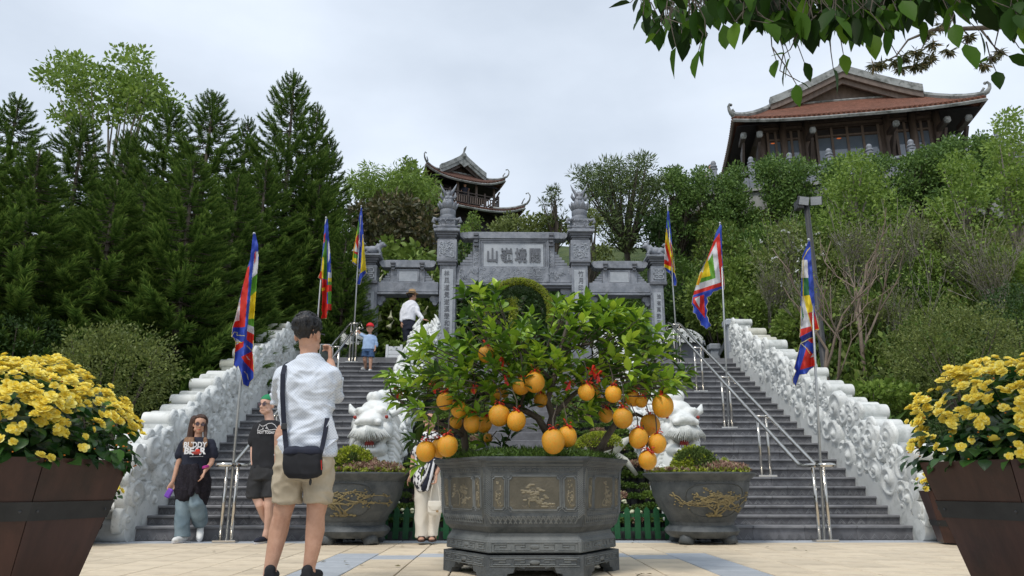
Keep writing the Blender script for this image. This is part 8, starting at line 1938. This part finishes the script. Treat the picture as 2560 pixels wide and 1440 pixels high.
# --- D: woman in cream trousers behind the fruit
Y = 9.15; D_ = person('person in wide cream trousers and patterned top, half hidden behind the pomelos', Y, 1070, 1355)
b = MB(); limb(b, Y, [(1075, 1085, 0, .05), (1075, 1070, 0, .046)]); hc = U(1075, 1052, Y); M, q = head(b, hc, (.1, -1, -.2), s=.97)
wr = U(1090, 1186, Y - .16); limb(b, Y, [(1104, 1098, 0, .04), (1108, 1140, -.02, .035), (1100, 1160, -.08, .032), (1091, 1184, -.16, .024)]); hand(b, wr, (-.05, -.1, -1), (-.6, -.5, 0), .95, .9, -1)
wl = U(1028, 1186, Y - .05); limb(b, Y, [(1046, 1098, 0, .04), (1034, 1140, 0, .034), (1028, 1184, -.05, .024)]); hand(b, wl, (-.3, 0, -.6), (0, 0, -1), .95, .4, 1)
for x in (1053, 1084): limb(b, Y, [(x, 1320, 0, .05), (x, 1344, 0, .035)])
fuse(b, 'body', 'skin', .0075, 3, D_); face_bits(D_, q, .97); hair_shell(D_, hc, q, M, .97, 'hair_black', (.082, .099, .085), (0, -.02, .045), cutter, 8)
mt = mat('cloth_pattern', (.02, .02, .03), (.70, .70, .70), scale=24, rough=.8, ramp=(.48, .52), detail=2, stretch=(1, 1, .6))
b = MB(); loft(b, Y, [(1075, 1080, 14, .055), (1075, 1088, 28, .08), (1075, 1100, 34, .09), (1072, 1140, 33, .11), (1068, 1175, 33, .12), (1062, 1205, 28, .13, -.02), (1058, 1228, 14, .10, -.04)], e=.85); limb(b, Y, [(1104, 1100, 0, .055), (1108, 1130, -.01, .058)]); limb(b, Y, [(1046, 1100, 0, .055), (1038, 1130, 0, .055)]); cloth(b, 'blouse', 'cloth_pattern', D_, .010, .008, 7, 12)
b = MB(); limb(b, Y, [(1092, 1120, -.11, .05), (1082, 1160, -.13, .05), (1070, 1200, -.15, .05), (1060, 1222, -.15, .03)]); cloth(b, 'navy_scarf', 'cloth_navy', D_, .010, .008, 9, 13)
b = MB(); limb(b, Y, [(1086, 1150, -.175, .014), (1078, 1190, -.19, .018), (1068, 1226, -.19, .010)]); limb(b, Y, [(1050, 1212, -.15, .012), (1064, 1190, -.19, .012), (1074, 1160, -.19, .010)]); fuse(b, 'scarf_stripe', 'print_white', .006, 1, D_)
b = MB(); loft(b, Y, [(1070, 1160, 30, .11), (1070, 1200, 33, .12)]); loft(b, Y, [(1056, 1195, 19, .115), (1056, 1260, 18, .11), (1055, 1310, 17, .115), (1056, 1343, 17, .13)]); loft(b, Y, [(1085, 1195, 18, .115, .02), (1086, 1260, 17, .11, .02), (1084, 1310, 14, .11, .02), (1082, 1340, 12, .12, .02)]); cloth(b, 'trousers', 'cloth_cream', D_, .010, .012, 5, 14, 3, (1.2, 1, .6))
for x, d in ((1055, -.04), (1081, .0)):
    c_ = U(x, 1354, Y + d); sh = MB().ball(c_ + Vector((0, -.06, .018)), (.048, .125, .018), 14, 8).build('sandal', 'sandal', D_, smooth=True)
    MB().tube([c_ + Vector((-.047, -.08, .02)), c_ + Vector((-.03, -.085, .06)), c_ + Vector((.03, -.085, .06)), c_ + Vector((.047, -.08, .02))], .015, n=6, flat=.6).build('strap', 'sandal', sh, smooth=True); MB().ball(c_ + Vector((0, -.09, .035)), (.036, .08, .022), 12, 8).build('foot', 'skin', D_, smooth=True)
hb_ = empty('handbag', U(1086, 1275, Y - .17), 'cream saddle handbag hanging in front of the cream trousers', 'bag')
b = MB(); loft(b, Y - .17, [(1087, 1254, 17, .03), (1087, 1262, 18, .04), (1087, 1280, 18, .045), (1087, 1288, 12, .035)], e=.7); fuse(b, 'pouch', 'cloth_cream', .006, 2, hb_); b = MB(); loft(b, Y - .20, [(1087, 1252, 17, .012), (1087, 1265, 17, .022), (1087, 1276, 11, .02)], e=.8); fuse(b, 'flap', 'cloth_cream', .005, 1, hb_)
MB().tube([U(1074, 1256, Y - .17), U(1080, 1220, Y - .19), U(1088, 1192, Y - .18), U(1096, 1220, Y - .17), U(1100, 1256, Y - .17)], .006, n=6).build('strap', 'cloth_cream', hb_); MB().box(-.014, .014, -.006, .006, -.012, .012, bev=.003, M=Matrix.Translation(U(1093, 1278, Y - .23))).build('clasp', 'straw', hb_)
# --- E: child on the upper steps
Y = SY(22) + .12; E_ = person('small child in a red cap, pale blue shirt and denim shorts holding the left handrail', Y, 918, 930)
b = MB(); limb(b, Y, [(925, 840, 0, .036), (925, 832, 0, .034)]); hc = U(925, 821, Y); M, q = head(b, hc, (.05, -1, -.3), s=.92)
wl = U(898, 826, Y - .03); limb(b, Y, [(912, 841, 0, .030), (903, 836, 0, .028), (897, 830, -.03, .020)]); hand(b, wl, (-.6, -.2, -.4), (0, .2, -1), .75, .6, 1); wr = U(938, 868, Y - .02); limb(b, Y, [(938, 846, 0, .030), (940, 858, 0, .026), (938, 868, -.02, .020)]); hand(b, wr, (0, -.2, -1), (-.5, -.5, 0), .75, .5, -1)
limb(b, Y, [(912, 885, 0, .05), (912, 900, .0, .040), (914, 915, .10, .030), (913, 921, .15, .028)]); limb(b, Y, [(926, 885, 0, .05), (927, 902, -.03, .040), (926, 918, -.03, .030), (926, 926, -.03, .028)]); fuse(b, 'body', 'skin', .0075, 2, E_); face_bits(E_, q, .92, lip='skin_tan')
hair_shell(E_, hc, q, M, .92, 'hair_black', (.078, .094, .078), (0, -.02, .04), cutter, 3)
cp_ = MB(); cp_.ball(q(0, -.010, .045), (.086, .098, .088), 18, 12, rot=M.to_3x3()); Mi = M.inverted(); cp_.V = [tuple(M @ (lambda l: Vector((l.x, l.y, max(l.z, .035))))(Mi @ Vector(v))) for v in cp_.V]; cp_.build('cap', 'cap_red', E_, smooth=True); MB().ball(q(0, .10, .038), (.062, .065, .010), 12, 8, rot=M.to_3x3()).build('cap_brim', 'cap_red', E_, smooth=True)
b = MB(); loft(b, Y, [(925, 837, 8, .045), (925, 841, 15, .065), (924, 850, 17, .08), (922, 868, 16, .085), (921, 874, 17, .09)]); limb(b, Y, [(912, 842, 0, .038), (902, 836, 0, .036)]); limb(b, Y, [(937, 844, 0, .038), (941, 858, 0, .036), (941, 864, 0, .034)]); cloth(b, 'shirt', 'cloth_blue', E_, .009, .006, 9, 15)
b = MB(); loft(b, Y, [(921, 870, 14, .08), (920, 880, 15, .09)]); loft(b, Y, [(913, 878, 8, .075), (912, 892, 8.5, .07)]); loft(b, Y, [(927, 878, 8, .075), (928, 893, 8.5, .07, -.02)]); cloth(b, 'shorts', 'cloth_denim', E_, .009, .005, 9, 16)
shoe(E_, U(926, 930, Y - .03) + Vector((0, 0, .0)), (0, -1, 0), 'shoe_white', s=.75); shoe(E_, U(912, 926, Y + .16), (-.5, -1, 0), 'shoe_white', s=.75)
# --- F: man in a straw hat at the top
Y = 17.25; F_ = person('man in straw hat, white shirt and dark trousers, hand on the left dragon', Y, 1025, 905)
b = MB(); limb(b, Y, [(1028, 757, 0, .060), (1029, 748, 0, .055)]); hc = U(1030, 741, Y); M, q = head(b, hc, (.9, .6, -.15), s=1.08)
wr = U(1058, 799, Y - .12); limb(b, Y, [(1040, 765, 0, .05), (1043, 782, -.04, .044), (1057, 798, -.12, .027)]); hand(b, wr, (1, -.1, -.15), (0, 0, -1), 1.0, .3, 1); wl = U(1004, 806, Y - .05); limb(b, Y, [(1012, 765, 0, .05), (1005, 785, 0, .044), (1004, 804, -.05, .028)]); hand(b, wl, (0, -.1, -1), (.5, .4, 0), 1.0, .5, -1)
limb(b, Y, [(1018, 880, 0, .05), (1020, 912, 0, .04)]); fuse(b, 'body', 'skin_tan', .009, 2, F_); hair_shell(F_, hc, q, M, 1.08, 'hair_black', (.078, .093, .075), (0, -.025, .03), cutter, 3)
ht = MB(); up = lambda z: q(0, 0, z); ht.tube([q(0, 0, .055), q(0, 0, .062), q(0, 0, .075), q(0, 0, .15), q(0, 0, .165)], [.150, .150, .092, .082, .05], n=20); ht.build('hat', 'straw', F_, smooth=True); ht = MB(); ht.tube([q(0, 0, .076), q(0, 0, .098)], [.0955, .094], n=20); ht.build('hat_band', 'dark_wood', F_)
b = MB(); loft(b, Y, [(1028, 752, 7, .06), (1027, 758, 15, .08), (1026, 766, 19, .10), (1023, 780, 18, .115), (1021, 797, 17, .115), (1021, 802, 17, .115)], e=.85); limb(b, Y, [(1040, 765, 0, .065), (1044, 782, -.04, .060), (1056, 797, -.11, .042)]); limb(b, Y, [(1012, 765, 0, .065), (1005, 785, 0, .058), (1004, 802, -.04, .042)]); cloth(b, 'shirt', 'cloth_white', F_, .012, .010, 6, 17)
b = MB(); loft(b, Y, [(1021, 798, 16, .11), (1022, 815, 18, .12), (1023, 825, 18, .12)]); loft(b, Y, [(1017, 820, 11, .11), (1018, 860, 9, .09), (1016, 908, 8, .085)]); loft(b, Y, [(1032, 820, 11, .11, .02), (1037, 850, 9, .095, .0), (1030, 885, 8, .08, .15), (1028, 900, 8, .08, .2)]); cloth(b, 'trousers', 'cloth_navy', F_, .012, .008, 6, 18)
MB().tube([U(1004 + k * 3.8, 799, Y - .121 * math.sin(math.pi * k / 9) - .001) for k in range(10)], .012, n=6).build('belt', 'cloth_black', F_)
shoe(F_, Vector((U(1017, 905, Y).x, Y, ZT)), (.2, 1, 0), 'cloth_black', 'black_metal'); shoe(F_, Vector((U(1028, 905, Y).x, Y + .2, ZT)), (.3, 1, 0), 'cloth_black', 'black_metal')
# --- far visitors
def far_person(label, c, fz, shirt, legs, H=1.6, hair='hair_black', armup=False):
    root = empty('person', c, label, 'person'); s = H / 1.7; b = MB(); v = lambda x, y, z: (c[0] + x * s, c[1] + y * s, c[2] + z * s)
    b.ball(v(0, 0, 1.58), (.085 * s, .095 * s, .115 * s), 12, 8); b.tube([v(0, 0, 1.4), v(0, 0, 1.5)], .05 * s, n=8); b.tube([v(.2, 0, 1.38), v(.27, -.05, 1.15), v(.30, -.22, 1.25) if armup else v(.25, -.15, .95)], [.045 * s, .04 * s, .03 * s], n=8); b.tube([v(-.2, 0, 1.38), v(-.26, -.05, 1.15), v(-.2, -.2, 1.0)], [.045 * s, .04 * s, .03 * s], n=8)
    for q in (-.1, .1): b.tube([v(q, 0, .5), v(q, 0, .03)], .05 * s, n=8)
    fuse(b, 'body', 'skin', .014, 1, root); b = MB(); b.tube([v(0, 0, .9), v(0, 0, 1.1), v(0, 0, 1.36), v(0, 0, 1.44)], [.17 * s, .16 * s, .2 * s, .08 * s], n=14, flat=.65, up=(0, 1, 0))
    for q in (-1, 1): b.tube([v(q * .17, 0, 1.38), v(q * .25, -.03, 1.2)], .065 * s, n=8)
    fuse(b, 'shirt', shirt, .014, 2, root); b = MB(); b.tube([v(0, 0, .95), v(0, 0, .8)], .17 * s, n=12, flat=.7)
    for q in (-.09, .09): b.tube([v(q, 0, .85), v(q, 0, .12)], [.10 * s, .07 * s], n=10)
    fuse(b, 'trousers', legs, .014, 2, root); b = MB(); b.ball(v(0, .02, 1.62), (.095 * s, .105 * s, .105 * s), 12, 8); b.ball(v(.07, .06, 1.60), (.06 * s, .07 * s, .06 * s), 8, 6); b.build('hair', hair, root, smooth=True)
c = U(1786, 425, 27.3); far_person('visitor in a white shirt with dark hair behind the terrace balustrade, left of the hall', (c.x, c.y + .5, TZ), TZ, 'cloth_white', 'cloth_navy')
c = PAG_M @ Vector((.15, .5, PAG_ZF)); far_person('visitor standing on the pagoda balcony', (c.x, c.y, c.z), c.z, 'cloth_navy', 'cloth_charcoal', armup=True)
